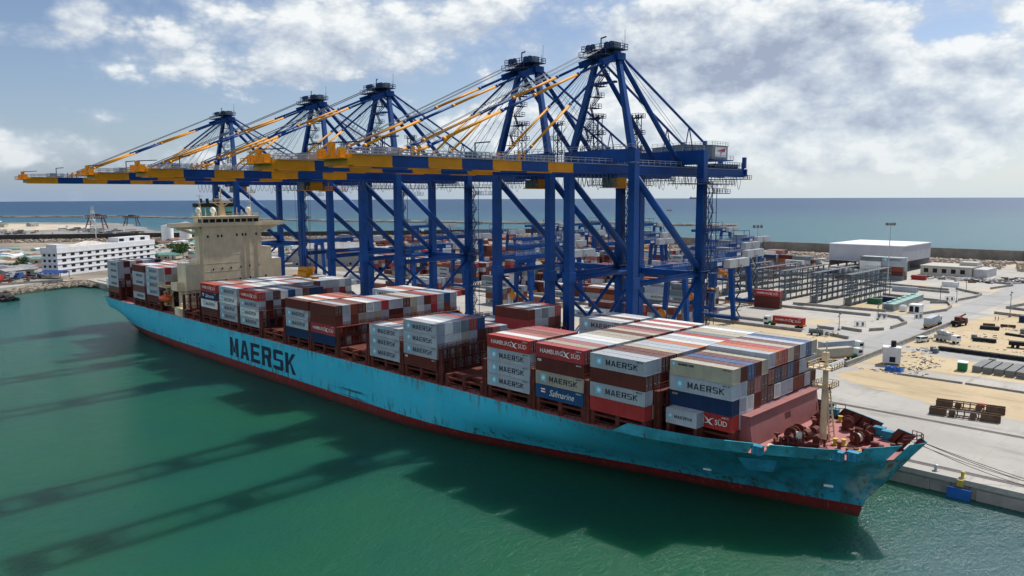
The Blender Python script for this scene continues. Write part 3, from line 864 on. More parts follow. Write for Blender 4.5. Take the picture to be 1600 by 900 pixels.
# ---- superstructure
SX = 12.0
mb = MB()
mb.box(5.5, 10.6, 12.1, SX, 33.4, 43.6)                # main tower
mb.box(-1.5, 10.6, 12.1, 5.48, 33.4, 31.0); mb.box(-1.4, 13.2, 31.0, 3.7, 26.8, 43.6)
mb.box(3.5, 4.2, 12.1, SX - .9, 10.6, 30.0)            # wider lower decks, stepped
mb.box(3.5, 1.6, 20.5, SX - 2.9, 4.2, 23.5)
mb.box(5.5, 33.4, 12.1, SX - .1, 37.4, 35.3)
mb.box(5.5, 37.4, 12.1, SX - .3, 41.4, 30.6)
mb.box(7.5, 9.6, 30.0, SX - 1.0, 10.6, 42.8)           # side trunk under the wing
for z in (18, 21, 24, 27, 30, 33, 36, 39, 42):
    mb.box(SX, 10.7, z - .05, SX + .04, 33.3, z + .05)
mb.rail([(3.6, 4.3, 30.0), (SX - 1, 4.3, 30.0), (SX - 1, 10.5, 30.0)], 1.1, .1, 1.4)
for y in (26.5, 28.6, 31.9): mb.tube((SX + .12, y, 20), (SX + .12, y, 43.4), .09, n=5)
tower = mb.build('superstructure', CREAM, ship, True)
def ports(name, pts, w, h, mat):
    for y, z in pts:
        mb = MB()
        mb.box(SX + .02, y - w / 2, z - h / 2, SX + .10, y + w / 2, z + h / 2)
        mb.build(name, mat, tower, False) if False else None
        o = bpy.data.objects.new(name, mb.mesh(name, mat, (100, YC, 0))); COL.objects.link(o); o.parent = tower
ports('window', [(12.5, 39.9), (16.3, 40.0), (17.7, 40.0), (23.6, 40.2), (25.8, 40.2), (27.1, 40.2), (31.3, 40.3)], .62, .95, DARKW)
ports('window', [(14.0, 27.8), (17.4, 27.9), (20.8, 28.0), (24.6, 28.1), (28.2, 28.3), (32.0, 28.4)], .5, .7, DARKW)
ports('window', [(14.9, 23.2), (18.6, 23.3), (24.2, 23.6), (28.3, 23.8), (34.6, 24.0)], .6, .8, DARKW)
ports('window', [(18.6, 19.4), (22.0, 19.5), (25.0, 19.7), (33.0, 20.2), (36.0, 20.3), (39.2, 20.5)], .55, .7, DARKW)
for y in (5.2, 6.6, 8.0, 9.5):
    o = bpy.data.objects.new('window', (lambda m_: (m_.box(SX - .38, y - .3, 18.6, SX - .30, y + .3, 19.6), m_.mesh('window', DARKW, (100, YC, 0)))[1])(MB())); COL.objects.link(o); o.parent = tower
# bridge: wings, wheelhouse and window band
mb = MB()
for s in (-1, 1):
    mb = MB()
    y = lambda u: YC + s * u
    a, c = sorted((y(11.0), y(21.4)))
    mb.box(7.0, a, 43.62, SX + .6, c, 43.95)
    a, c = sorted((y(11.0), y(21.4)))
    mb.box(SX + .4, a, 43.95, SX + .6, c, 45.05); mb.box(7.0, a, 43.95, 7.2, c, 45.05)
    a, c = sorted((y(21.2), y(21.4)))
    mb.box(7.2, a, 43.95, SX + .4, c, 45.05)
    # bracket under the wing
    for xx in (SX - 1.4, 8.0):
        mb.beam((xx, y(11.4), 40.6), (xx, y(18.5), 43.2), .5, .7); mb.prism_axis([(y(11.2), 42.4), (y(11.2), 43.6), (y(20.6), 43.6), (y(20.6), 43.3)], xx - .2, xx + .2, 'x')
    wing = mb.build('bridge_wing', CREAM, ship, True)
mb = MB()
mb.box(5.0, 10.4, 43.62, SX + .9, 32.4, 45.0)
mb.box(5.0, 10.4, 46.3, SX + .9, 32.4, 47.0)
mb.box(4.6, 10.0, 47.0, SX + 1.3, 32.8, 47.25)
for i in range(10):
    yy = 10.5 + i * 21.8 / 9
    mb.box(SX + .55, yy - .14, 45.0, SX + .9, yy + .14, 46.3)
mb.box(5.0, 10.4, 45.0, 9, 10.6, 46.3); mb.box(5.0, 32.2, 45.0, 9, 32.4, 46.3)
wh = mb.build('wheelhouse', CREAM, ship, True)
mb = MB(); mb.box(5.4, 10.7, 45.02, SX + .6, 32.1, 46.28)
g = bpy.data.objects.new('window_band', mb.mesh('window_band', DARKW, (100, YC, 0))); COL.objects.link(g); g.parent = wh
mb = MB()
mb.rail([(4.8, 10.2, 47.25), (SX + 1.2, 10.2, 47.25), (SX + 1.2, 32.6, 47.25), (4.8, 32.6, 47.25)], 1.1, .09, 1.6)
for y, h in ((11.0, 8.0), (30.4, 8.5), (13, 3), (27, 2.5), (17, 2), (25, 3.2)):
    mb.tube((10, y, 47.2), (10, y, 47.2 + h), .12, n=5)
    if h > 6:
        mb.box(9, y - .9, 47.2 + h * .6, 11, y + .9, 47.35 + h * .6); mb.box(9.9, y - 1.2, 46.6 + h, 10.1, y + 1.2, 46.8 + h)
        for d in (-.7, .7): mb.tube((9.4, y + d, 47.2), (10, y, 47.2 + h * .8), .08, n=4)
mb.build('monkey_island_rail', CREAM, ship, True)
mb = MB()          # radar mast
mb.beam((6, YC - .5, 47.26), (6, YC - .5, 52.2), 2.2, 2.2, w2=1.2, h2=1.2)
mb.box(4.8, YC - 4.5, 52.2, 7.4, YC + 3.5, 52.5)
mb.beam((6, YC - 3.5, 52.2), (6, YC - .8, 50.6), .4); mb.beam((6, YC + 2.5, 52.2), (6, YC - .2, 50.6), .4)
mb.rail([(7.3, YC - 4.4, 52.5), (7.3, YC + 3.4, 52.5)], 1.0, .08, 1.2)
mb.tube((6, YC - .6, 52.5), (6, YC - .6, 57.5), .22); mb.box(5.9, YC - 2.2, 54.5, 6.1, YC + 1.0, 54.7)
mast = mb.build('radar_mast', BUFF, ship, True)
mb = MB(); mb.box(6.9, YC - 3.6, 53.4, 7.2, YC - .9, 53.7); mb.box(6.9, YC + .9, 53.4, 7.2, YC + 3.2, 53.7)
g = bpy.data.objects.new('radar', mb.mesh('radar', WHITEP, (100, YC, 0))); COL.objects.link(g); g.parent = mast
for y in (10.9, 16.4, 30.2):
    mb = MB(); mb.sphere((8.5, y, 49.4), 1.05, 12, 8, sz=1.15); mb.tube((8.5, y, 47.2), (8.5, y, 48.6), .55)
    mb.build('radome', WHITEP, ship, True, True)
mb = MB()          # funnel
mb.box(-1.3, 13.5, 43.6, 3.6, 26.5, 50.6, 0)
mb.box(-1.6, 13.2, 50.6, 3.9, 26.8, 52.0, 1)
for y in (15.5, 18, 20.5, 23):
    mb.tube((1, y, 52.0), (.4, y, 53.6), .6, n=8, mi=1)
mb.build('funnel', [FUNB, BLACKM], ship, True)
mb = MB()          # blue funnel louvres
for k in range(4): mb.box(3.62, 21.5, 45.2 + k, 3.7, 26, 45.7 + k)
mb.build('louvre', BLACKM, ship, True)
# lifeboat in its davit frame, forward port side
lb = MB()
lx, ly, lz = 2.0, 1.1, 15.6
prof = [(0, .25), (.12, .8), (.3, 1.1), (.7, 1.15), (.88, .9), (1, .3)]
rows = []
for u, r in prof:
    rows.append([(lx - 8 + u * 8.5, ly + r * 1.3 * math.cos(a), lz + 1.4 + r * 1.2 * math.sin(a)) for a in [2 * math.pi * k / 10 for k in range(10)]])
lb.add([p for r in rows for p in r], [(i * 10 + j, (i + 1) * 10 + j, (i + 1) * 10 + (j + 1) % 10, i * 10 + (j + 1) % 10) for i in range(len(rows) - 1) for j in range(10)] + [tuple(range(9, -1, -1)), tuple(range(50, 60))])
lb.box(lx - 2.6, ly - .7, lz + 2.5, lx - .6, ly + .7, lz + 3.4)
lb.build('lifeboat', ORANGE, ship, True)
mb = MB()
for x in (-6.6, .2):
    mb.beam((x, 3.2, 12.1), (x, 3.0, 21.0), .8, .6); mb.beam((x, 3.0, 21.0), (x, .2, 19.4), .55, .5); mb.beam((x, 3.4, 14.2), (x, .4, 14.8), .45)
    mb.beam((x, 4, 17), (x, .5, 15), .3)
mb.box(-8.5, .2, 21.2, 2.5, 4.2, 21.45); mb.rail([(-8.5, .25, 21.45), (2.5, .25, 21.45)], 1.1, .1, 1.3)
mb.beam((-8, .6, 21.2), (-2, 3.6, 15), .5); mb.beam((2, .6, 21.2), (-3, 3.6, 14), .5); mb.beam((-1, .6, 15), (2.4, 3, 20), .4)
mb.build('davit', BUFF, ship, True)
mb = MB()        # gangway house and posts on the side deck
mb.box(9, .3, 12.1, 12.5, 2.2, 15.0); mb.box(12.5, .3, 14.6, 18, 2.2, 15.0)
for x in (13.6, 15.4, 17.6): mb.box(x - .3, .25, 12.1, x + .3, .8, 14.6)
mb.tube((12.5, 2, 15), (12.5, 2, 16.4), .7)
mb.build('pilot_station', CREAM, ship, True)
# stern mooring deck: posts, dark openings and a white house
mb = MB()
for y in (2.6, 8, 14, 21, 28, 34, 40):
    mb.box(-66.6, y - .35, 12.05, -65.9, y + .35, 15.5)
for x in (-63, -57, -51):
    mb.box(x - .3, 1.6, 12.05, x + .3, 2.2, 15.5)
mb.box(-66.8, 1.4, 15.5, -48, 41.4, 15.7)
mb.rail([(-66.8, 1.5, 15.7), (-48, 1.5, 15.7)], 1.0, .1, 1.5); mb.rail([(-66.8, 1.5, 15.7), (-66.8, 41.4, 15.7)], 1.0, .1, 1.5)
mb.build('mooring_deck', BROWN, ship, True)
mb = MB(); mb.box(-66.7, 1.6, 15.75, -62.6, 7.0, 19.8)
mb.build('stern_house', WHITEP, ship, True)

# ---- forecastle
mb = MB()
mb.prism_axis([(228.2, 12.08), (229.4, 12.08), (228.6, 17.2), (227.8, 17.2)], 8.6, 35.2, 'y')
mb.prism_axis([(224.6, 12.08), (229.2, 12.08), (228.5, 17.2), (227.6, 17.2)], 8.2, 8.58, 'y'); mb.prism_axis([(224.6, 12.08), (229.2, 12.08), (228.5, 17.2), (227.6, 17.2)], 35.22, 35.6, 'y')
mb.box(226.9, 8.3, 17.2, 229.0, 35.5, 17.36)
mb.build('breakwater', PINKR, ship, True)
mb = MB(); mb.add([(229.36, 21.2, 12.12), (229.36, 23.6, 12.12), (228.90, 23.6, 15.4), (228.90, 21.2, 15.4)], [(0, 1, 2, 3)])
mb.add([(229.38, 10.9, 12.12), (229.38, 11.7, 12.12), (229.05, 11.7, 14.2), (229.05, 10.9, 14.2)], [(0, 1, 2, 3)])
mb.build('door', paint('door_maroon', (.10, .03, .03), .7), ship, True)
# foremast
mb = MB()
mx, my = 236.2, 20.6
mb.tube((mx, my, 12.1), (mx, my, 22.3), .62, .5, 12); mb.tube((mx, my, 22.3), (mx, my, 25.8), .48, .4, 10)
mb.tube((mx, my, 25.8), (mx, my, 29.5), .16, .1, 6)
mb.box(mx - .55, my - .5, 26.2, mx + .35, my + .5, 27.6)
for z, w in ((21.6, 1.9), (25.0, 2.6)):
    mb.box(mx - w * .8, my - w, z, mx + w * .8, my + w, z + .15)
    mb.rail([(mx - w * .8, my - w, z), (mx + w * .8, my - w, z), (mx + w * .8, my + w, z), (mx - w * .8, my + w, z), (mx - w * .8, my - w, z)], 1.0, .1, .9)
mb.beam((mx + .9, my + .5, 12.1), (mx + .3, my + .3, 22), .22); mb.beam((mx + 1.3, my + 1.9, 12.1), (mx + .4, my + .8, 22), .22)
for k in range(9):
    z = 12.6 + k
    mb.beam((mx + .85 - k * .05, my + .5, z), (mx + 1.2 - k * .06, my + 1.85 - k * .1, z), .14)
foremast = mb.build('foremast', BUFF, ship, True)
mb = MB()
for a in range(5):
    mb.tube((mx + 1.6, my - 2.4 + a * 1.1, 26.0), (mx + 2.1, my - 2.4 + a * 1.1, 26.1), .26, .38, 8)
g = bpy.data.objects.new('floodlight', mb.mesh('floodlight', WHITEP, (100, YC, 0))); COL.objects.link(g); g.parent = foremast
# mooring winches and windlasses
def winch(x, y, rz, big=1.0, rope=True):
    e_ = MB()
    e_.box(-1.8, -.9, 0, 1.8, .9, .25)
    for u in (-1.5, -.3, 1.0, 1.6): e_.box(u - .1, -.75, .25, u + .1, .75, 1.5)
    e_.tube((-1.7, 0, 1.05), (1.9, 0, 1.05), .18)
    e_.box(1.1, -.6, .25, 1.55, .8, 1.6)
    for u in (-1.35, -.42, .9): e_.tube((u - .06, 0, 1.05), (u + .06, 0, 1.05), .95, n=14)
    e_.tube((-2.1, 0, 1.05), (-1.7, 0, 1.05), .5, .35, 10)
    M_ = Matrix.Translation((x, y, 12.08)) @ Matrix.Rotation(rz, 4, 'Z') @ Matrix.Scale(big, 4)
    e_.v = [tuple(M_ @ Vector(p)) for p in e_.v]
    o = e_.build('winch', BROWN, ship, True)
    if rope:
        e_ = MB(); e_.tube((-1.27, 0, 1.05), (-.5, 0, 1.05), .72, n=14)
        e_.v = [tuple(M_ @ Vector(p)) for p in e_.v]
        g = bpy.data.objects.new('rope_drum', e_.mesh('rope_drum', ROPEM, (100, YC, 0))); COL.objects.link(g); g.parent = o
for a in ((234.6, 11.6, .5, 1.15, False), (235.2, 16.2, .35, 1.25, True), (241.6, 23.6, 1.2, 1.1, True), (236.6, 30.6, 1.9, 1.1, True), (232.0, 30.0, 1.7, 1.25, False), (232.6, 17.8, 1.6, 1.3, False), (240.4, 30.2, 2.2, .8, True)):
    winch(*a)
def bollards(x, y, rz, mat, s=1.0):
    e_ = MB()
    e_.box(-1.2, -.5, 0, 1.2, .5, .18)
    for u in (-.65, .65):
        e_.tube((u, 0, .18), (u, 0, .95), .34, n=10); e_.tube((u, 0, .95), (u, 0, 1.1), .46, n=10)
    M_ = Matrix.Translation((x, y, 12.08)) @ Matrix.Rotation(rz, 4, 'Z') @ Matrix.Scale(s, 4)
    e_.v = [tuple(M_ @ Vector(p)) for p in e_.v]
    e_.build('bollard', mat, ship, True)
for a in ((239.2, 20.2, .4, YELL), (243.6, 17.6, .8, BROWN), (247.0, 24.2, .8, BROWN), (233.6, 9.0, .2, BROWN), (238.6, 12.4, .6, BROWN), (234.5, 34.0, 0, YELL), (239.5, 32.2, 2.4, BROWN), (231.5, 13.6, 1.2, BROWN)):
    bollards(*a)
for x, y, h in ((238.0, 17.0, 1.2), (240.0, 18.0, .9), (233.3, 12.6, 1.6), (245.5, 21.5, .8), (231.5, 20.0, 1.3), (233.0, 24.4, 2.0), (232.0, 26.4, 1.8), (238.7, 26.6, .9), (230.6, 15.0, 1.1)):
    mb = MB(); mb.tube((x, y, 12.08), (x, y, 12.08 + h), .22, n=8); mb.cbox(x, y, 12.08 + h, .7, .7, .35); mb.build('vent', BROWN, ship, True)
for x, y in ((233.4, 14.2), (233.9, 19.2), (234.2, 22.0)):
    mb = MB(); mb.cbox(x, y, 12.08, 1.4, 2.0, .9); mb.tube((x, y - .8, 13.2), (x, y + .8, 13.2), .7, n=10); mb.build('chain_stopper', BROWN, ship, True)
mb = MB()
for k in range(12):
    mb.tube((232 + k * .9, 10.6 + k * .55, 13.3), (232.9 + k * .9, 11.15 + k * .55, 13.3), .06, n=4)
    if k % 2 == 0: mb.tube((232 + k * .9, 10.6 + k * .55, 12.1), (232 + k * .9, 10.6 + k * .55, 13.3), .06, n=4)
mb.build('deck_pipe', BROWN, ship, True)
mb = MB()
mb.rail([(249.5, 19.2, 14.9), (251.2, 20.3, 15.1), (251.8, 21.4, 15.2), (251.2, 22.5, 15.1), (249.5, 23.6, 14.9)], 1.2, .1, .9)
mb.build('bow_rail', BROWN, ship, True)
mb = MB(); mb.rail([(229.5, 33.5, 13.4), (234, 35.8, 13.4)], 1.6, .1, 1.5); mb.build('deck_rail', BROWN, ship, True)

# more gear lying about the forecastle
_r = random.Random(44)
for i in range(16):
    x = _r.uniform(230.5, 244); hw = half(12.1, min(x, 248)) - 2.4
    y = YC + _r.uniform(-hw, hw)
    if abs(x - 236.2) < 1.4 and abs(y - 20.6) < 1.6: continue
    mb = MB(); k = i % 4
    if k == 0: mb.tube((x - .7, y, 12.5), (x + .7, y, 12.5), .4, n=10)
    elif k == 1: mb.cbox(x, y, 12.08, 1.1, .8, .7); mb.cbox(x, y, 12.78, 1.2, .9, .08)
    elif k == 2:
        for q in range(3): mb.tube((x, y, 12.1 + q * .16), (x, y, 12.25 + q * .16), .62 - q * .05, n=12)
    else: mb.tube((x, y, 12.08), (x, y, 12.9), .3, .3, 10); mb.tube((x, y, 12.9), (x, y, 13.0), .45, n=10)
    mb.build(('cable_drum', 'deck_locker', 'rope_coil', 'mooring_roller')[k], (BROWN, BROWN, ROPEM, YELL if i % 8 == 3 else BROWN)[k], ship, True)

# ================================================================ CONTAINERS
PAL = {'grey': (.385, .425, .47), 'white': (.68, .69, .67), 'maroon': (.115, .028, .022), 'rust': (.21, .058, .035), 'red': (.40, .035, .032), 'navy': (.010, .032, .095), 'blue': (.018, .075, .20),
       'tan': (.40, .365, .29), 'orange': (.46, .14, .055), 'slate': (.16, .20, .215), 'pink': (.36, .12, .11), 'green': (.03, .16, .09)}
CNAME = {'grey': 'light grey', 'white': 'off-white', 'maroon': 'maroon', 'rust': 'rust brown', 'red': 'bright red', 'navy': 'navy blue', 'blue': 'blue', 'tan': 'tan', 'orange': 'orange', 'slate': 'dark grey', 'pink': 'faded red', 'green': 'green'}
CMAT = {k: paint('container_' + k, v, .48, .12, .30, rust=.40 if k in ('tan', 'white') else .30, rustcol=(.17, .075, .035), dust=.22, rand=.20, streak=True) for k, v in PAL.items()}
RODM = paint('lock_rod', (.36, .36, .35), .5, .1)
WH = paint('white_lettering', (.82, .82, .80), .5, .06)
STARB = paint('emblem_blue', (.16, .52, .70), .5, .08)
GOLD = paint('gold_lettering', (.55, .42, .12), .5, .06)

def corr(mb, u0, u1, per, fn, z0, z1, mi=0):
    """vertical corrugation: fn(u, out) gives the plan point"""
    n = max(2, int((u1 - u0) / per)); p = (u1 - u0) / n; pts = []
    for i in range(n):
        a = u0 + i * p
        pts += [fn(a, 1), fn(a + p * .30, 1), fn(a + p * .5, 0), fn(a + p * .8, 0)]
    pts.append(fn(u1, 1))
    k = len(pts)
    mb.add([(x, y, z0) for x, y in pts] + [(x, y, z1) for x, y in pts], [(i, i + 1, k + i + 1, k + i) for i in range(k - 1)], mi)

BODY = {}
def body_mesh(col, L):
    if (col, L) in BODY: return BODY[(col, L)]
    mb = MB(); h, w2, H = L / 2, CW / 2, CH
    for x in (-h, h - .16):
        for y in (-w2, w2 - .16):
            mb.box(x, y, 0, x + .16, y + .16, H)
    for y in (-w2, w2 - .1):
        mb.box(-h + .16, y, 0, h - .16, y + .1, .16); mb.box(-h + .16, y + .01, H - .12, h - .16, y + .09, H - .005)
    for x in (-h, h - .1):
        mb.box(x, -w2 + .16, 0, x + .1, w2 - .16, .14); mb.box(x, -w2 + .16, H - .12, x + .1, w2 - .16, H - .005)
    corr(mb, -h + .16, h - .16, .29, lambda u, o: (u, -w2 + (.015 if o else .065)), .16, H - .12)
    corr(mb, -h + .16, h - .16, .29, lambda u, o: (-u, w2 - (.015 if o else .065)), .16, H - .12)
    corr(mb, -w2 + .16, w2 - .16, .27, lambda u, o: (-h + (.015 if o else .065), -u), .14, H - .12)
    # roof sheet with shallow swages
    n = int(L / .55); pts = []
    for i in range(n + 1):
        x = -h + .1 + (L - .2) * i / n
        pts.append((x, H - (.015 if i % 2 else .045)))
    k = len(pts)
    mb.add([(x, -w2 + .09, z) for x, z in pts] + [(x, w2 - .09, z) for x, z in pts], [(i, i + 1, k + i + 1, k + i) for i in range(k - 1)])
    mb.add([(-h, -w2, .05), (h, -w2, .05), (h, w2, .05), (-h, w2, .05)], [(0, 3, 2, 1)])
    BODY[(col, L)] = mb.mesh('body', CMAT[col])
    return BODY[(col, L)]
DOOR = {}
def door_mesh(col, L, s):
    if (col, L, s) in DOOR: return DOOR[(col, L, s)]
    mb = MB(); x = L / 2 - .09; w2 = CW / 2 - .17
    a, c = (-w2, -.015) if s < 0 else (.015, w2)
    corr(mb, a, c, .36, lambda u, o: (x + (.04 if o else .0), u), .14, CH - .12)
    for f in (.28, .72):
        y = a + (c - a) * f
        mb.box(x + .045, y - .025, .1, x + .09, y + .025, CH - .1, 1)
        mb.box(x + .05, y - .02, .95, x + .1, y + .26 * (1 if f < .5 else -1), 1.02, 1)
    DOOR[(col, L, s)] = mb.mesh('door', [CMAT[col], RODM])
    return DOOR[(col, L, s)]

# lettering meshes, on the plane of the -Y side
YF = -CW / 2 - .012
def star_mesh(size):
    mb = MB(); h = size / 2
    mb.add([(-h, 0, -h), (h, 0, -h), (h, 0, h), (-h, 0, h)], [(0, 1, 2, 3)], 0)
    pts = []
    for k in range(14):
        a = math.pi / 2 + k * math.pi / 7; r = h * (.86 if k % 2 == 0 else .30)
        pts.append((math.cos(a) * r, -.008, math.sin(a) * r))
    mb.add([(0, -.008, 0)] + pts, [(0, 1 + k, 1 + (k + 1) % 14) for k in range(14)], 1)
    return mb.mesh('emblem', [STARB, WH])
def maersk_mesh(lw, lh, gap, mat=INK):
    mb = MB(); tot = 6 * lw + 5 * gap
    block_word(mb, 'MAERSK', -tot / 2, -lh / 2, lw, lh, gap, 0, t=.235)
    return mb.mesh('lettering', mat)
def bird_mesh(s):
    mb = MB()
    mb.add([(u * s, 0, v * s) for u, v in ((-1.05, .95), (-.75, .72), (-.25, .42), (.18, .0), (.45, -.35), (1.0, -.75), (.2, -.55), (-.2, -.1), (-.6, .38))], [tuple(range(8, -1, -1))])
    mb.add([(u * s, -.004, v * s) for u, v in ((-1.0, -.55), (-.3, -.30), (.0, .12), (.4, .48), (1.1, .62), (.5, .30), (.15, -.12), (-.2, -.46))], [tuple(range(7, -1, -1))])
    return mb.mesh('emblem', WH)
STAR = star_mesh(1.5); STAR_S = star_mesh(.75)
MK = maersk_mesh(.98, 1.05, .24); MK_S = maersk_mesh(.50, .52, .12)
HBG = text_mesh('HAMBURG', 1.25, WH, .004, 0, 1.0); SUD = text_mesh('S\u00dcD', 1.25, WH, .004, 0, 1.0); BIRD = bird_mesh(.95)
SAF = text_mesh('Safmarine', 1.75, WH, .0, .32, .92)
CAI = text_mesh('CAI', .62, WH, .03); ML = text_mesh('MAERSK LINE', .52, INK, .02); GB = text_mesh('GOLD', .4, GOLD, .02)
CODE = text_mesh('MSKU 84', .34, INK, .006); CODEW = text_mesh('SUDU 51', .34, WH, .006)
mb = MB()
for k, mi in enumerate((0, 1, 0)): mb.box(-.55, -.01, -.42 + k * .28, .55, .0, -.16 + k * .28, mi)
FLAGM = mb.mesh('emblem', [WH, paint('flag_red', (.5, .04, .04))])

def marks(root, brand, L):
    h = L / 2
    P_ = lambda name, me, x, z: link_part(name, me, root, (x, YF, z))
    if brand == 'M':
        P_('emblem', STAR, -h + 2.05, 1.38); P_('lettering', MK, 1.05, 1.32)
    elif brand == 'M20':
        P_('emblem', STAR_S, -h + .9, 1.45); P_('lettering', MK_S, .45, 1.35)
    elif brand == 'H':
        P_('lettering', HBG, -2.0, 1.30); P_('emblem', BIRD, 1.75, 1.30); P_('lettering', SUD, 4.1, 1.22)
    elif brand == 'S':
        P_('lettering', SAF, .6, 1.25); P_('emblem', FLAGM, -h + 2.0, 1.55)
    elif brand == 'C':
        P_('lettering', CAI, -h + 1.0, 2.1)
    elif brand == 'L':
        P_('emblem', STAR_S, -h + .75, 2.05); P_('lettering', ML, -h + 3.2, 2.05)
    elif brand == 'G':
        P_('lettering', GB, -h + 1.1, 2.15)
    if brand in ('M', 'L'): P_('lettering', CODE, h - 1.2, 2.3)
    if brand in ('H', 'C', 'S'): P_('lettering', CODEW, h - 1.2, 2.25)

WT = [('grey', 30), ('white', 14), ('maroon', 17), ('rust', 15), ('tan', 7), ('red', 5), ('navy', 3), ('blue', 3), ('orange', 3), ('slate', 4), ('pink', 4)]
def rcol(r): return r.choices([a for a, _ in WT], [b for _, b in WT])[0]
CONT = []          # every container: dict
def stack_bay(bay, F, heights, near=None, tops=None, fronts=None, zb=ZB, pitch=TP, hc=None, seed=0, side12=None, group='containers stacked on the ship', where=''):
    """heights: row -> tiers; near: (colour, brand) bottom to top for the first row; tops: colours by row"""
    r = random.Random(seed * 31 + 5)
    rows = sorted(heights)
    for row in rows:
        n = heights[row]
        p = hc[row] if hc and row in hc else pitch
        for k in range(n):
            col = rcol(r); brand = None
            if near and row == rows[0] and k < len(near):
                col, brand = near[k]
            elif side12 and row == 12 and k == n - 1:
                col, brand = side12
            elif k == n - 1 and tops and row - rows[0] < len(tops):
                col = tops[row - rows[0]]
            elif fronts and (n - 1 - k) in fronts and row - rows[0] < len(fronts[n - 1 - k]):
                col = fronts[n - 1 - k][row - rows[0]]
            left = heights.get(row - 1, 0)
            CONT.append(dict(x=F - CL / 2, y=.2 + RP * row + CW / 2, z=zb + p * k, L=CL, col=col, brand=brand, tier=k, n=n, row=row, bay=bay, F=F, top=(k == n - 1), side=(k >= left), group=group, r=r.random()))

def H_(*segs):
    d = {}
    for a, c, n in segs:
        for i in range(a, c + 1): d[i] = n
    return d
g_, w_, ma, ru, re, na, bl, ta, og, sl, pk = 'grey', 'white', 'maroon', 'rust', 'red', 'navy', 'blue', 'tan', 'orange', 'slate', 'pink'
B = []
B.append((0, 227.3, H_((2, 14, 4)), [(re, 'H'), (na, 'G'), (g_, 'M'), (ta, 'L')], [ta, ma, bl, ma, ta, g_, og, re, ta, ma, g_, bl, ta],
          {1: [w_, g_, ma, pk, ma, ru, na, ma, bl, ma, g_, ta, g_], 2: [w_, g_, w_, ma, ma, ma, w_, g_, g_, ru, ru, g_, ma], 3: [ma, g_, w_, ru, w_, g_, ma, g_, ru, ma, g_, ma, ma]}, None))
B.append((1, 213.35, H_((0, 16, 4)), [(re, None), (g_, 'M'), (ma, None), (g_, 'M')], [w_, g_, ma, ma, ta, g_, g_, og, w_, g_, w_, re, sl, ta, ta, w_, ta], {1: [ma, ma, ma, g_], 2: [g_, ma, ma, ru], 3: [re, w_, ta, ma]}, None))
B.append((2, 199.6, H_((0, 16, 4)), [(bl, 'S'), (ta, 'M'), (ma, 'C'), (re, 'H')], [re, ta, pk, g_, w_, w_, ta, ta, ma, ta, pk, ma, w_, pk, w_, re, w_], None, None))
B.append((3, 185.7, H_((0, 5, 4), (6, 11, 2), (12, 16, 4)), [(g_, 'M'), (g_, 'M'), (g_, 'M'), (re, 'H')], [re, w_, pk, ru, pk, re, ma, g_, ma, ru, w_, pk, g_, w_, ma, w_, g_], None, (g_, 'M')))
B.append((4, 171.7, H_((7, 16, 1)), None, None, None, None))
B.append((5, 156.9, H_((0, 5, 4), (6, 8, 3), (9, 11, 2), (12, 16, 4)), [(ma, 'C'), (g_, 'M'), (g_, 'M'), (g_, 'M')], [g_, w_, g_, sl, re, bl, ma, pk, g_, ru, w_, g_, ma, g_, sl, g_, re],
          {1: [g_, w_, w_, ta, g_, ma], 2: [g_, g_, ta, ru, g_, pk, na]}, (ma, None)))
B.append((6, 143.0, H_((0, 5, 3), (6, 11, 2), (12, 16, 2)), [(g_, 'M'), (g_, 'M'), (g_, 'M')], [g_, w_, og, pk, w_, g_, ru, g_, ma, w_, pk], None, None))
B.append((7, 129.0, H_((9, 16, 1)), None, None, None, None))
B.append((8, 115.1, H_((0, 16, 4)), [(na, None), (re, 'H'), (ma, None), (ma, None)], [ma, g_, ru, ma, w_, g_, re, g_, g_, ma, ta, g_, ma, re, g_, bl, g_],
          {1: [ma, g_, ru, ta, g_, ta, g_, ma, ma, g_, ta, w_, g_, re, g_, ru, g_], 2: [re, ma, ma, g_, re, g_, ma, g_, ma]}, None))
B.append((9, 101.6, H_((0, 6, 4), (7, 11, 3), (12, 16, 4)), [(na, None), (g_, 'M'), (g_, 'M'), (ma, None)], [ma, w_, og, w_, re, og, ru, ma, pk, w_, ta, pk, g_, w_, og, pk, w_], None, (g_, 'M')))
B.append((10, 87.3, H_((8, 16, 2)), None, [pk, w_, pk, ma, w_], None, None))
B.append((11, 73.1, H_((0, 8, 4), (9, 16, 2)), [(g_, 'M'), (w_, 'M'), (g_, 'M'), (re, 'H')], [re, g_, ma, w_, bl, w_, ma, na, na], {1: [g_, ma, g_, ma, g_], 2: [w_, ru, g_, g_]}, None))
B.append((12, 58.8, H_((0, 16, 4)), [(g_, 'M'), (g_, 'M'), (w_, 'M'), (g_, 'M')], [g_, re, pk, w_, g_, w_, g_, w_, pk, g_, g_, ma, g_, g_, g_, w_, g_], None, None))
B.append((13, 44.5, H_((0, 16, 4)), [(ma, None), (w_, 'M'), (na, 'S'), (re, 'H')], [re, pk, g_, og, pk, w_, g_, bl, w_, w_, g_, pk, g_, pk, w_, g_, g_], None, None))
for bay, F, hts, near, tops, fronts, s12 in B:
    hc = {r: 2.95 for r in range(7, 15)} if bay == 0 else None
    stack_bay(bay, F, hts, near, tops, fronts, seed=bay + 1, side12=s12, hc=hc)
stack_bay(15, AFT[0], H_((0, 7, 5), (8, 11, 4), (12, 16, 5)), [(ma, None), (g_, 'M'), (g_, 'M'), (g_, 'M'), (g_, 'M')], [g_, re, g_, re, g_, w_, w_, re, pk, w_, w_, g_, g_, re, re, re, g_], seed=40, pitch=2.64)
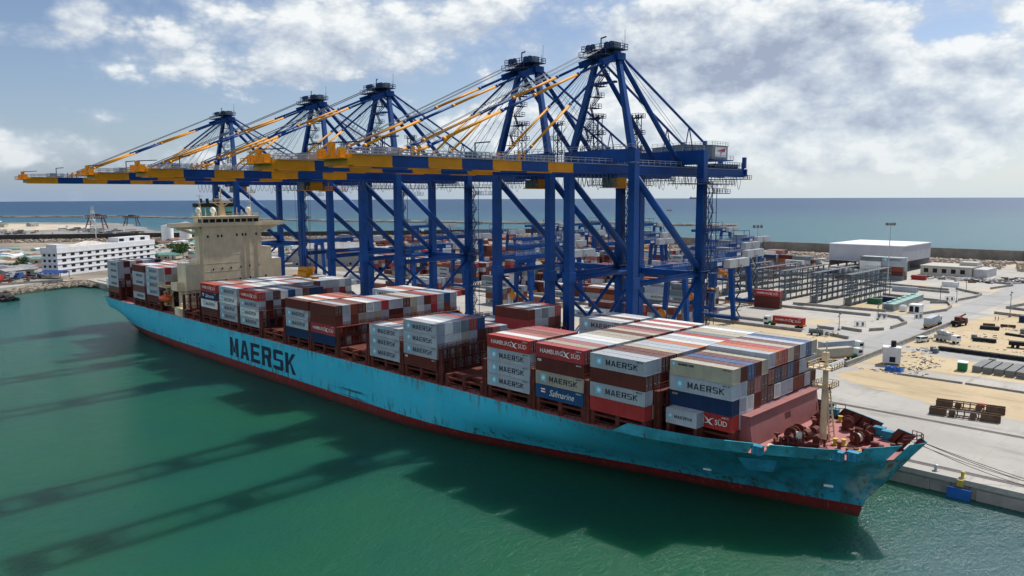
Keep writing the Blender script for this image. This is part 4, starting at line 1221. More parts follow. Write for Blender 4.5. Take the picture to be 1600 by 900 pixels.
stack_bay(16, AFT[1], H_((0, 7, 5), (8, 16, 4)), [(g_, 'M'), (ma, None), (g_, 'M'), (g_, 'M'), (ma, None)], [ma, w_, w_, pk, w_, re, w_, g_], seed=41, pitch=2.64)
stack_bay(17, AFT[2], H_((0, 6, 5), (7, 16, 4)), [(ma, None), (g_, 'M'), (g_, 'M'), (g_, 'M'), (g_, 'M')], [g_, ma, w_, pk, w_, g_, na], {1: [g_, g_, ma], 2: [g_, ma], 3: [g_, w_]}, seed=42, pitch=2.64)
CONT.append(dict(x=219.0, y=2.9 + CW / 2, z=15.0, L=6.06, col='grey', brand='M20', tier=0, n=1, row=1, bay=0, F=222, top=True, side=True, group='containers stacked on the ship', r=.3,
                 label='short grey container with dark lettering, alone outboard of the foremost bay', always=True))
mb = MB()
for x in (216.3, 221.7):
    for y in (3.3, 4.9): mb.box(x - .3, y - .2, 12.08, x + .3, y + .2, 14.98)
mb.build('container_pedestal', BROWN, ship, True)

# ---- yard stacks: blocks of stacks lying parallel to the quay
def yard(block, x0, x1, y0, rows, seed, dens, hmax=4, force=None):
    r = random.Random(seed); x = x1; k = 0
    while x - CL > x0:
        if r.random() < dens:
            hs = {}
            base_h = r.randint(1, hmax)
            for row in range(rows):
                hs[row] = max(0, min(hmax, base_h + r.choice((-1, 0, 0, 1)))) if r.random() < .85 else 0
            for row, n in hs.items():
                for t_ in range(n):
                    left = hs.get(row - 1, 0)
                    CONT.append(dict(x=x - CL / 2, y=y0 + row * 2.75 + CW / 2, z=GZ + .02 + t_ * 2.68, L=CL, col=rcol(r), brand=r.choice(('M', 'M', None, None, 'H0')) if t_ >= left else None, tier=t_, n=n, row=row, bay=100 + block, F=x, top=t_ == n - 1, side=t_ >= left,
                                     stack=k, group='containers stacked in the yard', r=r.random()))
            k += 1
        x -= CL + r.choice((.6, .6, .9, 3.5))
YB = [(0, -120, 128, 141, 6, 21, .55, 3), (1, -160, 118, 190, 9, 22, .8, 4), (2, -190, 78, 243, 9, 23, .85, 4), (3, -190, 74, 316, 9, 24, .9, 4), (4, -210, 112, 362, 9, 25, .9, 4), (5, -230, 60, 415, 8, 26, .75, 4)]
for a in YB: yard(*a)
def single(x, y, z, col, brand, lab, L=CL, rz=0.0, n=1):
    for t_ in range(n):
        CONT.append(dict(x=x, y=y, z=z + t_ * 2.68, L=L, col=col if n < 5 else ('slate', 'grey', 'white', 'maroon', 'grey', 'white', 'rust', 'grey')[(int(x + y) + t_ * 3) % 8], brand=brand if t_ == n - 1 else None, tier=t_, n=n, row=0, bay=200, F=x, top=t_ == n - 1, side=True, group='containers standing about the yard', r=.5, always=True, rz=rz,
                         label=lab if n == 1 else lab.replace('{}', ('lowest', 'middle', 'topmost')[t_] if n == 3 else ('lowest', 'second', 'third', 'fourth', 'topmost')[t_])))
single(127.5, 219.0, GZ + .02, 'maroon', None, '{} of three red containers piled alone at the block end beside the racks', n=3)
single(158.0, 264.5, GZ + .03, 'green', None, 'green short container on sand beside the reefer racks', L=6.06)
single(161.5, 274.0, GZ + .03, 'navy', None, 'dark blue short container on sand behind the green one', L=6.06)
single(152.5, 322.5, GZ + .03, 'grey', None, 'lone dark grey container on the empty paving before the far kerb', L=CL)
single(163, 363, GZ + .03, 'white', None, 'low pale container lying alone before the single-storey building', L=8)
single(139, 389, GZ + .03, 'red', None, 'short red container on the ground beside the tall right-hand stack', L=8)
single(221.8, 250.5, GZ + .03, 'navy', None, 'dark blue site container at the right edge beyond the sand', L=6.06)
for i in range(3):
    single(115.2, 377 + 2.7 * i, GZ + .03, 'grey' if i != 1 else 'white', 'M' if i == 0 else None, '{} container of the ' + ('front', 'middle', 'rear')[i] + ' pile in the tall right-hand stack', n=5)
    single(127.8, 377 + 2.7 * i, GZ + .03, ('white', 'grey', 'maroon')[i], 'M' if i == 0 else None, '{} container of the ' + ('front', 'middle', 'rear')[i] + ' pile at the end of the tall right-hand stack', n=5)
_r = random.Random(99)
for i in range(150):            # the far reddish stacks near the sea wall, left of the yard
    a, b_ = _r.random(), _r.random()
    CONT.append(dict(x=-480 + 260 * a, y=300 + 190 * b_ + 90 * a, z=GZ + .02 + 2.68 * _r.choice((0, 0, 1)), L=CL, col=_r.choice(('rust', 'orange', 'rust', 'red', 'maroon', 'white')), brand=None, tier=0, n=1, row=0, bay=400, F=0, top=True, side=True, group='', r=.5, far=True))
for c in CONT:
    if c.get('label', '').startswith('topmost of three red'): c['col'], c['brand'] = 'red', 'H'
    if c['brand'] == 'H0': c['brand'] = 'H' if c['col'] == 'red' else None
    if c['brand'] == 'M' and c['col'] not in ('grey', 'white', 'tan'): c['brand'] = None

# which containers show largest from the photograph's side
def shows(c):
    d = Vector((c['x'], c['y'], c['z'])) - CAM_LOC
    dist = d.length
    dz = d.dot(fw)
    px = 800 + 1200 * d.dot(rt) / dz; py = 450 - 1200 * d.dot(up) / dz
    c['px'], c['py'] = px, py
    if not (-40 < px < 1640 and -20 < py < 920): return 0
    v = 0
    u = d / dist
    if c['top']: v += c['L'] * CW * abs(u.z)
    if c['side'] and (c['row'] == 0 or c['bay'] == 0 and c['row'] <= 2 or c['side']): v += c['L'] * CH * abs(u.y) * (1 if c['row'] in (0, 2, 12) else .5)
    nxt = FRONT.get((c['bay'] - 1, c['row']), 0)
    if c['tier'] >= nxt: v += CW * CH * abs(u.x)
    elif c['tier'] == nxt - 1: v += .15 * CW * CH * abs(u.x)
    return v / dist ** 2 * 1e4 * (3 if c.get('always') else 1) * (.6 if c['bay'] >= 100 and not c.get('always') else 1)
FRONT = {}
for c in CONT:
    if c['bay'] < 100: FRONT[(c['bay'], c['row'])] = max(FRONT.get((c['bay'], c['row']), 0), c['n'])
FRONT[(-1, 0)] = 0
for c in CONT: c['v'] = 0 if c.get('far') else shows(c)
CONT.sort(key=lambda c: -c['v'])
NBIG = 300
BAYN = {0: 'foremost bay', 1: 'second bay from the bow', 2: 'third bay from the bow', 3: 'fourth bay from the bow', 4: 'low fifth bay', 5: 'sixth bay from the bow', 6: 'seventh bay from the bow', 7: 'low eighth bay', 8: 'ninth bay from the bow',
        9: 'tenth bay from the bow', 10: 'low eleventh bay', 11: 'third bay before the bridge', 12: 'second bay before the bridge', 13: 'bay just before the bridge', 15: 'bay just behind the bridge', 16: 'second bay behind the bridge', 17: 'sternmost bay'}
TIERN = ['bottom', 'second', 'third', 'fourth', 'fifth']
BLKN = ['first yard block', 'second yard block', 'third yard block', 'fourth yard block', 'fifth yard block', 'sixth yard block']
def clabel(c):
    if c.get('label'): return c['label']
    mk = {'M': ' lettered', 'H': ' bird-marked', 'S': ' script-lettered', 'L': ' stained'}.get(c['brand'], '')
    tier = 'top tier' if c['top'] else TIERN[c['tier']] + ' tier'
    if c['bay'] < 100:
        row = 'waterside row' if c['row'] == (2 if c['bay'] == 0 else 0) else 'quayside row' if c['row'] == 16 else ORD[c['row'] - (2 if c['bay'] == 0 else 0)] + ' row in'
        return f"{CNAME[c['col']]}{mk} container, {tier}, {row}, {BAYN[c['bay']]}"
    return f"{CNAME[c['col']]} container, {tier}, {ORD[c['row']]} row, {ORD[c['stack']]} stack, {BLKN[c['bay'] - 100]}"
def make_container(c):
    root = thing('shipping_container', clabel(c), 'container', (c['x'], c['y'], c['z']), c.get('rz', 0.0), c['group'])
    flip = c['r'] > .62 and not c.get('always')
    d = (Vector(root.location) - CAM_LOC).length
    link_part('body', body_mesh(c['col'], c['L']), root, (0, 0, 0), math.pi if flip else 0)
    if d < 560 and not flip:
        for s in (-1, 1): link_part('door', door_mesh(c['col'], c['L'], s), root)
    if c['brand']: marks(root, c['brand'], c['L'])
    return root
for c in CONT[:NBIG]: make_container(c)

# the rest of them, smaller in the picture or deep in the stacks: one mass
def rest_mesh(lst, name):
    keys = list(PAL); mb = MB()
    for c in lst:
        k = keys.index(c['col']); x, y, z, h, w2 = c['x'], c['y'], c['z'], c['L'] / 2, CW / 2
        mb.box(x - h + .04, y - w2 + .05, z + .03, x + h - .04, y + w2 - .05, z + CH - .03, k)
        for yy in (y - w2, y + w2 - .12):
            mb.box(x - h, yy, z, x + h, yy + .12, z + .13, k); mb.box(x - h, yy, z + CH - .13, x + h, yy + .12, z + CH, k)
            for xx in (x - h, x + h - .15): mb.box(xx, yy, z + .13, xx + .15, yy + .12, z + CH - .13, k)
        mb.box(x + h - .12, y - w2 + .12, z + CH - .13, x + h, y + w2 - .12, z + CH, k)
        if c['bay'] < 100:
            for f in (.2, .4, .6, .8): mb.box(x + h - .05, y - w2 + CW * f - .03, z + .1, x + h + .01, y - w2 + CW * f + .03, z + CH - .13, k)
        # dark mark on the long side
        if c['brand'] == 'M':
            mb.box(x - 2.4, y - w2 + .02, z + .85, x + 4.4, y - w2 + .05, z + 1.8, len(keys))
    o = mb.build(name, [CMAT[k] for k in keys] + [paint('faded_lettering', (.10, .13, .15), .6)])
    return tag(o, None, None, kind='stuff')
rest_mesh(CONT[NBIG:], 'shipping_containers')
print('containers', len(CONT), 'individual', min(NBIG, len(CONT)))

# ================================================================ SHIP-TO-SHORE CRANES
CBLUE = paint('crane_blue', (.0015, .052, .225), .5, .22, .14, rust=.16, rustcol=(.08, .05, .04), streak=True)
CYEL = paint('crane_yellow', (.66, .27, .005), .5, .14, .2, rust=.22, rustcol=(.3, .14, .03))
CDARK = paint('crane_dark_steel', (.018, .045, .12), .55, .2, .5)
RAILG = paint('handrail_steel', (.34, .37, .42), .5, .1, .5)
HOUSE = paint('machinery_grey', (.20, .225, .235), .6, .10, .3)
ROPEG = paint('wire_rope', (.10, .11, .13), .5, .1)
BOGIE = paint('bogie_orange', (.52, .20, .03), .55, .2)
GLASS = paint('cab_glass', (.03, .07, .07), .12, .1)
SIGNW = paint('sign_white', (.75, .75, .74), .5, .05)
MAG = paint('sign_magenta', (.40, .03, .10), .5, .05)
def make_crane():
    root = thing('gantry_crane', 'x', 'gantry crane', (0, 0, 0), 0, 'blue quay cranes over the ship')
    W, G = 10.3, 31.5
    A = lambda z: z - GZ
    for sx in (-1, 1):
        for y in (0, G):
            mb = MB(); x = sx * W
            if y == 0:
                mb.beam((x, 0, A(7.2)), (x, 0, A(62.0)), 2.3, 2.1, 0, 2.0, 1.9)
            else:
                mb.beam((x, G, A(7.2)), (x, G, A(64.0)), 2.3, 2.2, 0, 2.1, 2.1)
            mb.prism_axis([(x - sx * 1.05, A(13)), (x - sx * 3.2, A(7.2)), (x + sx * 1.05, A(7.2)), (x + sx * 1.05, A(13))], y - .95, y + .95, 'y')
            mb.box(x - 1.35, y - 1.35, A(31.2), x + 1.35, y + 1.35, A(34.0))
            mb.build('leg', CBLUE, root)
    for y in (0, G):
        mb = MB()
        mb.box(-W - 3.2, y - .95, A(5.0), W + 3.2, y + .95, A(7.2))
        mb.build('sill_beam', CBLUE, root)
        for sx in (-1, 1):
            for k in (-1, 1):
                mb = MB(); c = sx * W + k * 2.4
                mb.box(c - 1.9, y - .5, A(4.0), c + 1.9, y + .5, A(4.75)); mb.box(c - .5, y - .45, A(4.75), c + .5, y + .45, A(5.0))
                for u in (-1.35, -.45, .45, 1.35): mb.tube((c + u, y - .3, A(3.95)), (c + u, y + .3, A(3.95)), .42, n=10, mi=1)
                mb.build('bogie', [BOGIE, CDARK], root)
    # side frames: horizontal tie, big diagonal and the lower cross braces, all tubes
    for sx in (-1, 1):
        x = sx * W
        mb = MB(); mb.tube((x, 1.2, A(32.2)), (x, G - 1.2, A(32.6)), .75, n=12)
        mb.build('tie_beam', CBLUE, root, smooth=True)
        mb = MB(); mb.tube((x, 1.0, A(58.5)), (x, G - .8, A(34)), .95, n=12)
        mb.build('brace', CBLUE, root, smooth=True)
        mb = MB(); mb.tube((x, 1.0, A(31.5)), (x, 17, A(19.0)), .5, n=8); mb.tube((x, 17, A(19)), (x, G - 1.0, A(8.2)), .5, n=8)
        mb.build('brace', CBLUE, root, smooth=True)
        mb = MB(); mb.tube((x, G - 1.0, A(31.5)), (x, 15, A(18.4)), .5, n=8); mb.tube((x, 15, A(18.4)), (x, 1.0, A(8.2)), .5, n=8)
        mb.build('brace', CBLUE, root, smooth=True)
    mb = MB()                                   # portal beams across the top
    mb.box(-W - 1, -1.0, A(62.5), W + 1, 1.0, A(65.6))
    mb.rail([(-W - 1, -1.0, A(65.6)), (W + 1, -1.0, A(65.6))], 1.1, .1, 2.2, 1)
    mb.build('portal_beam', [CBLUE, RAILG], root)
    mb = MB(); mb.box(-W - 1, G - 1.1, A(62.6), W + 1, G + 1.1, A(66.4))
    mb.rail([(-W - 1, G - 1.1, A(66.4)), (W + 1, G - 1.1, A(66.4))], 1.1, .1, 2.2, 1)
    mb.build('portal_beam', [CBLUE, RAILG], root)
    mb = MB(); mb.box(-W + 1.1, G - .7, A(31.5), W - 1.1, G + .7, A(33.2)); mb.build('portal_beam', CBLUE, root)
    # boom and bridge girder: yellow and blue bands to seaward, plain blue behind the hinge
    mb = MB(); step = 8.72; y = -76.4; k = 0
    ends = [y + step * i for i in range(8)]
    for sx in (-1, 1):
        x0, x1 = sx * 3.3 - .62, sx * 3.3 + .62
        for i in range(7):
            mb.box(x0, ends[i], A(59.7), x1, ends[i + 1] - .002, A(62.0), 1 if i % 2 == 0 else 0)
            mb.box(sx * 3.3 - (1.0 if sx < 0 else -.62), ends[i] + .1, A(59.75), sx * 3.3 + (1.0 if sx > 0 else -.62), ends[i + 1] - .1, A(59.9), 1 if i % 2 == 0 else 0)
        mb.box(x0, ends[7], A(59.7), x1, 66.5, A(62.4), 0)
        mb.box(sx * 3.3 - (1.4 if sx < 0 else -.62), ends[7], A(59.75), sx * 3.3 + (1.4 if sx > 0 else -.62), 66.5, A(59.9), 0)
    mb.box(-3.9, ends[0] - 1.1, A(59.9), 3.9, ends[0] - .01, A(61.9), 1)
    for i in range(1, 12):
        yy = ends[0] + i * 12.2
        mb.box(-2.68, yy, A(61.2), 2.68, yy + .3, A(61.9), 1 if yy < ends[7] and int((yy - ends[0]) / step) % 2 == 0 else 0)
    boom = mb.build('boom', [CBLUE, CYEL], root)
    mb = MB()                                   # tip platform, walkways, sheds and rails on the boom
    mb.box(-5.0, ends[0] - 3.4, A(61.0), 5.0, ends[0] - 1.12, A(61.2), 1)
    mb.rail([(-5, ends[0] - 1.1, A(61.2)), (-5, ends[0] - 3.4, A(61.2)), (5, ends[0] - 3.4, A(61.2)), (5, ends[0] - 1.1, A(61.2))], 1.1, .1, 1.3, 1)
    for x in (-3.3, 3.3):
        mb.box(x - .4, ends[0] - 2.6, A(61.2), x + .4, ends[0] - 1.2, A(63.0), 1)
    mb.box(-.6, ends[0] - 2.4, A(61.2), .6, ends[0] - 1.4, A(64.0), 1); mb.beam((0, ends[0] - 2, A(64)), (3.4, ends[0] + 2, A(64.2)), .22, .22, 2)
    for sx in (-1, 1):
        mb.rail([(sx * 4.4, ends[0], A(62.02)), (sx * 4.4, 64, A(62.42))], 1.1, .10, 2.6, 0)
        mb.rail([(sx * 2.6, ends[0], A(62.02)), (sx * 2.6, -16, A(62.1))], 1.1, .09, 2.6, 0)
        a, c = sorted((sx * 3.93, sx * 4.4)); mb.box(a, ends[0], A(61.9), c, 64, A(62.0), 0)
        for yy in (-62.5, -61, -33, -31.6, -16.4, -14.8):
            mb.beam((sx * 3.3, yy, A(62)), (sx * 3.3, yy + .3, A(64.0)), .35, .5, 1 if yy < -20 else 2)
    for yy in (-70, -46):
        mb.box(-2.4, yy, A(62.2), 2.4, yy + 5, A(62.4), 0); mb.rail([(-2.4, yy, A(62.4)), (2.4, yy, A(62.4)), (2.4, yy + 5, A(62.4)), (-2.4, yy + 5, A(62.4))], 1.1, .1, 1.2, 0)
        mb.box(-.9, yy + 1, A(62.4), .9, yy + 2.6, A(63.6), 2); mb.tube((0, yy + 3, A(62.4)), (0, yy + 3, A(65.6)), .15, mi=2); mb.beam((0, yy + 3, A(65.5)), (2.8, yy + 4.8, A(65.7)), .25, .25, 2)
    mb.build('boom_walkway', [RAILG, CYEL, CDARK], root)
    # A-frame
    top = A(88.0)
    for sx in (-1, 1):
        mb = MB(); mb.beam((sx * (W - .9), .3, A(65.6)), (sx * 3.5, 2.2, top), 1.7, 1.5, 0, 1.25, 1.15); mb.build('frame_leg', CBLUE, root)
        mb = MB(); mb.tube((sx * 3.7, G - 1.0, A(62.4)), (sx * 3.3, 3.4, top), .72, .66, n=10); mb.build('frame_leg', CBLUE, root, smooth=True)
        # backstays with their hanger posts
        mb = MB(); mb.tube((sx * 3.3, 3.6, top + .8), (sx * 3.7, 43.5, A(69.0)), .34, n=8)
        mb.beam((sx * 3.6, 33, A(66.4)), (sx * 3.6, 35.0, A(73.4)), .22); mb.beam((sx * 3.6, 37.4, A(66.4)), (sx * 3.6, 35.0, A(73.4)), .22)
        mb.box(sx * 3.7 - .45, 43.0, A(62.4), sx * 3.7 + .45, 44.0, A(69.8))
        mb.build('backstay', CBLUE, root)
        # forestays, banded blue and yellow
        for ey, rr, bands in ((-62.0, .32, (0, .22, .46, .62, .88, .94, 1.0)), (-32.4, .29, (0, .50, .90, 1.0))):
            mb = MB(); p, q = Vector((sx * 3.3, 0.8, top + .3)), Vector((sx * 3.3, ey, A(62.6)))
            for i, (a, c) in enumerate(zip(bands[:-1], bands[1:])):
                mb.tube(p.lerp(q, a), p.lerp(q, c), rr, n=8, mi=i % 2)
                mb.tube(p.lerp(q, max(0, c - .006)), p.lerp(q, min(1, c + .006)), rr * 1.3, n=8, mi=i % 2)
            mb.build('forestay', [CBLUE, CYEL], root, smooth=True)
        # boom hoist ropes running beside the stays
        mb = MB()
        for d in (-.5, .5):
            mb.tube((sx * 1.6 + d, .4, top + 3.2), (sx * 2.0 + d, -60, A(64.2)), .07, n=4)
            mb.tube((sx * 1.6 + d, 3.0, top + 2.6), (sx * 2.2 + d, 37, A(67.5)), .07, n=4)
        for ey in (-2, -6, -10, -14, -18):
            mb.tube((sx * 2.6, .8, top), (sx * 2.9, ey - 14, A(62.4)), .06, n=4)
        mb.build('hoist_rope', ROPEG, root)
    mb = MB()                                   # apex
    mb.box(-4.6, .6, top - .4, 4.6, 3.8, top + 1.3, 0)
    mb.beam((-3.3, 3.0, top + 1.0), (-3.3, -4.2, top - 1.6), 1.1, 1.6, 0); mb.beam((3.3, 3.0, top + 1.0), (3.3, -4.2, top - 1.6), 1.1, 1.6, 0)
    mb.beam((-1.5, 2.8, top + 1.7), (-1.5, -2.6, top + .3), .6, 1.0, 2); mb.beam((1.5, 2.8, top + 1.7), (1.5, -2.6, top + .3), .6, 1.0, 2)
    mb.box(-5.0, -1.8, top + 2.0, 5.0, 4.0, top + 2.2, 2); mb.box(-4.2, -3.8, top + .3, 4.2, -1.8, top + .5, 2)
    mb.rail([(-5, -1.8, top + 2.2), (5, -1.8, top + 2.2), (5, 4, top + 2.2), (-5, 4, top + 2.2), (-5, -1.8, top + 2.2)], 1.2, .11, 1.3, 2)
    mb.rail([(-4.2, -3.8, top + .5), (4.2, -3.8, top + .5)], 1.1, .11, 1.3, 2)
    for x in (-3.6, -2.2, 2.2, 3.6):
        mb.tube((x - .2, -.8, top + 3.0), (x + .2, -.8, top + 3.0), .85, n=12, mi=2)
    mb.box(1.0, 1.2, top + 2.2, 3.4, 3.2, top + 4.0, 3); mb.box(-1.6, 1.6, top + 2.2, .2, 3, top + 3.4, 2)
    mb.tube((-.4, .2, top + 2.2), (-.4, .2, top + 5.2), .16, n=6, mi=2); mb.beam((-.4, .2, top + 5.1), (2.4, -1.4, top + 4.9), .3, .3, 2)
    mb.tube((4.4, 3.6, top + 2.2), (4.4, 3.6, top + 7.0), .06, n=4, mi=2); mb.tube((3.6, 3.8, top + 2.2), (3.6, 3.8, top + 4.6), .06, n=4, mi=2)
    for z in (-6, -2.5): mb.box(-3.9 + z * .0, .4, top + z, 3.9, 1.4, top + z + .5, 0) if z == -6 else None
    mb.build('apex_head', [CBLUE, CBLUE, CDARK, HOUSE], root)
    # ladder flights up the A-frame and the two lattice masts behind it
    mb = MB(); p, q = Vector((-W + 2.2, .6, A(65.8))), Vector((-3.0, 2.4, top - .5))
    n = 8
    for i in range(n):
        a = p.lerp(q, i / n); c = p.lerp(q, (i + 1) / n)
        s_ = 2.2 if i % 2 else 0; e_ = 0 if i % 2 else 2.2
        for d in (0, .7): mb.beam(a + Vector((.8 + d * 0, s_ + d, 0)), c + Vector((.8, e_ + d, 0)), .10, .22)
        mb.rail([a + Vector((.8, s_, 0)), c + Vector((.8, e_, 0))], 1.0, .08, 1.5)
        if i: mb.box(a.x - .2, a.y - .4, a.z - .1, a.x + 2.0, a.y + 3.2, a.z); mb.rail([(a.x + 2, a.y - .4, a.z), (a.x + 2, a.y + 3.2, a.z), (a.x - .2, a.y + 3.2, a.z)], 1.1, .08, 1.0)
    mb.build('ladder', CDARK, root)
    for x, y0 in ((-5.0, 5.0), (2.4, 12.0)):
        mb = MB()
        for dx in (-.8, .8):
            for dy in (-.8, .8): mb.beam((x + dx, y0 + dy, A(62.4)), (x + dx, y0 + dy, A(75.0)), .16)
        for k in range(8):
            z = A(62.6) + k * 1.55; s_ = 1 if k % 2 else -1
            for d in (-.8, .8):
                mb.beam((x - .8 * s_, y0 + d, z), (x + .8 * s_, y0 + d, z + 1.5), .09); mb.beam((x + d, y0 - .8 * s_, z), (x + d, y0 + .8 * s_, z + 1.5), .09)
        for z in (A(66), A(70), A(74.2)):
            mb.box(x - 1.5, y0 - 1.5, z, x + 1.5, y0 + 1.5, z + .12); mb.rail([(x - 1.5, y0 - 1.5, z), (x + 1.5, y0 - 1.5, z), (x + 1.5, y0 + 1.5, z), (x - 1.5, y0 + 1.5, z)], 1.1, .09, 1.0)
        mb.build('lattice_mast', CDARK, root)
    # machinery house
    mb = MB()
    mb.box(-10.4, 37.6, A(64.2), 9.6, 46.0, A(68.0))
    mb.prism_axis([(-10.6, A(68.0)), (9.8, A(68.0)), (9.8, A(68.15)), (-.4, A(68.7)), (-10.6, A(68.15))], 37.4, 46.2, 'y')
    mb.rail([(9.6, 37.5, A(68.2)), (9.6, 46.1, A(68.2))], 1.0, .08, 1.4, 1); mb.rail([(-10.4, 37.5, A(68.2)), (9.6, 37.5, A(68.2))], 1.0, .08, 1.8, 1)
    mb.box(-11.4, 36.4, A(63.9), 10.8, 47.2, A(64.18), 2)
    mb.rail([(-11.4, 36.4, A(64.2)), (10.8, 36.4, A(64.2)), (10.8, 47.2, A(64.2))], 1.1, .1, 1.6, 1)
    house = mb.build('machinery_house', [HOUSE, RAILG, CBLUE], root)
    mb = MB(); mb.box(9.62, 39.0, A(65.0), 9.70, 45.0, A(67.7)); sg = mb.build('sign', SIGNW, root)
    sg.parent = house
    mb = MB(); mb.add([(9.72, 39.4, A(66.5)), (9.72, 44.6, A(67.5)), (9.72, 44.2, A(66.3))], [(0, 1, 2)]); s2 = mb.build('sign', MAG, root); s2.parent = house
    l2 = text_mesh('IT', 1.2, INK, .03); o = bpy.data.objects.new('lettering', l2); COL.objects.link(o); o.parent = house; o.location = (9.73, 42.2, A(65.75)); o.rotation_euler = (0, 0, R_(90))
    mb = MB()
    for y in (39.2, 41.6, 44.0): mb.box(-6 + y * 0, 37.52, A(65.2), -4.4, 37.59, A(67)) if y < 40 else None
    mb.box(3.2, 37.52, A(64.4), 4.4, 37.59, A(66.5)); mb.box(-1.5, 37.5, A(65.6), .8, 37.59, A(66.9))
    d_ = mb.build('door', CDARK, root); d_.parent = house
    mb = MB()                                   # rear end of the girder: platforms
    mb.box(-6, 62, A(59.0), 6, 67.5, A(59.2), 1); mb.rail([(6, 62, A(59.2)), (6, 67.5, A(59.2)), (-6, 67.5, A(59.2))], 1.1, .1, 1.3, 1)
    mb.box(-4.6, 66.52, A(60.0), 4.6, 67.3, A(62.2), 0); mb.box(3.6, 65.6, A(62.4), 4.6, 66.6, A(65.8), 0); mb.box(-4.6, 65.6, A(62.4), -3.6, 66.6, A(65.8), 0)
    mb.rail([(4.6, 48, A(62.42)), (4.6, 65, A(62.42))], 1.6, .12, 1.4, 1)
    mb.box(2.0, 48, A(62.4), 4.4, 62, A(63.4), 1)
    mb.box(7.0, 20, A(57.2), 13.2, 44, A(57.4), 1); mb.rail([(13.2, 20, A(57.4)), (13.2, 44, A(57.4))], 1.1, .1, 1.6, 1); mb.rail([(7, 20, A(57.4)), (13.2, 20, A(57.4))], 1.1, .1, 1.6, 1)
    mb.box(9.5, 33.5, A(54.6), 13.0, 42, A(54.8), 1); mb.rail([(13, 33.5, A(54.8)), (13, 42, A(54.8))], 1.1, .1, 1.3, 1)
    for yy in (22, 28, 34, 40): mb.beam((12.8, yy, A(57.3)), (12.8, yy, A(54.8) if yy > 33 else A(57)), .12, .12, 1); mb.beam((7.2, yy, A(57.3)), (7.2, yy, A(59.8)), .15, .15, 1)
    mb.build('service_platform', [CBLUE, CDARK], root)
    mb = MB()                                   # stair tower on the landward leg
    x, y = W + 2.5, G + .4
    for dx in (-1.2, 1.2):
        for dy in (-1.1, 1.1): mb.beam((x + dx, y + dy, A(5)), (x + dx, y + dy, A(58)), .14)
    nf = 19
    for k in range(nf):
        z0 = A(5.5) + k * 2.75; s_ = 1 if k % 2 else -1
        for d in (-.9, .2): mb.beam((x + d, y - 1.0 * s_, z0), (x + d, y + 1.0 * s_, z0 + 2.75), .10, .22)
        mb.rail([(x + .3, y - 1.0 * s_, z0), (x + .3, y + 1.0 * s_, z0 + 2.75)], 1.0, .07, 1.4)
        mb.box(x - 1.4, y + s_ * 1.0 - .35, z0 + 2.7, x + 1.4, y + s_ * 1.0 + .35, z0 + 2.78)
        if k % 4 == 2:
            mb.box(x - 1.5, y - 1.5, z0, x + 2.6, y + 1.5, z0 + .1); mb.rail([(x + 2.6, y - 1.5, z0), (x + 2.6, y + 1.5, z0), (x - 1.5, y + 1.5, z0)], 1.1, .08, 1.2)
    mb.build('stair_tower', CDARK, root)
    mb = MB()                                   # walkway at tie level on the landward leg
    mb.box(W - 2.4, G - 2.4, A(33.4), W + 2.6, G + 2.4, A(33.55)); mb.rail([(W - 2.4, G - 2.4, A(33.55)), (W + 2.6, G - 2.4, A(33.55)), (W + 2.6, G + 2.4, A(33.55))], 1.1, .1, 1.2)
    mb.build('leg_platform', CDARK, root)
    mb = MB()                                   # cable reel
    mb.tube((W - 3.4, G - 1.4, A(9.8)), (W - 3.4, G - 1.9, A(9.8)), 2.3, n=20); mb.tube((W - 3.4, G - 1.0, A(9.8)), (W - 3.4, G - 2.1, A(9.8)), .6, n=10)
    mb.build('cable_reel', BOGIE, root)
    mb = MB()                                   # trolley, cab and hanging platform
    mb.box(-3.9, 1.5, A(58.9), 3.9, 9.5, A(59.6), 1)
    for x in (-3.3, 3.3):
        for yy in (2, 9): mb.tube((x - .2, yy, A(59.65)), (x + .2, yy, A(59.65)), .4, n=10, mi=1)
    mb.box(-1.4, 4.8, A(56.4), 1.4, 9.2, A(58.9), 0)
    mb.box(-2.2, 9.2, A(56.2), 2.2, 13.0, A(56.4), 0); mb.rail([(2.2, 3, A(56.4)), (2.2, 13, A(56.4)), (-2.2, 13, A(56.4))], 1.1, .1, 1.1, 0)
    mb.box(-2.2, 2.4, A(56.2), 2.2, 9.2, A(56.38), 0)
    mb.beam((-2, 11, A(56.4)), (-2, 11, A(58.9)), .2, .2, 0); mb.beam((2, 11, A(56.4)), (2, 11, A(58.9)), .2, .2, 0)
    tr = mb.build('trolley', [CYEL, CBLUE], root)
    mb = MB(); mb.box(-1.5, 2.6, A(56.4), 1.5, 4.78, A(58.7)); gl = mb.build('cab', GLASS, root); gl.parent = tr
    mb = MB()                                   # festoon loops and slack lines under the girder
    yy = 10.0; i = 0
    while yy < 62:
        d = 2.6 if i % 4 else 3.6; wd = 1.7 if i % 3 else 2.6
        pts = [Vector((4.2, yy + wd * k / 6, A(59.5) - d * (1 - (2 * k / 6 - 1) ** 2))) for k in range(7)]
        mb.path(pts, .07, 4); yy += wd + .15; i += 1
    mb.build('festoon_cable', ROPEG, root)
    mb = MB(); yy = -14
    while yy < 1:
        pts = [Vector((4.2, yy + 1.5 * k / 6, A(59.5) - 3.2 * (1 - (2 * k / 6 - 1) ** 2))) for k in range(7)]
        mb.path(pts, .07, 4); yy += 1.6
    mb.build('festoon_cable', ROPEG, root)
    return root
CR = [(166.2, 'nearest blue quay crane, rightmost of the row, reaching over the ship'), (138.7, 'second blue quay crane from the right, close beside the nearest one'),
      (70.7, 'middle blue quay crane of the row of five'), (29.1, 'fourth blue quay crane from the right, reaching over the ship behind the middle crane'),
      (-46.1, 'farthest blue quay crane, leftmost of the row, behind the ship bridge')]
crane = make_crane()
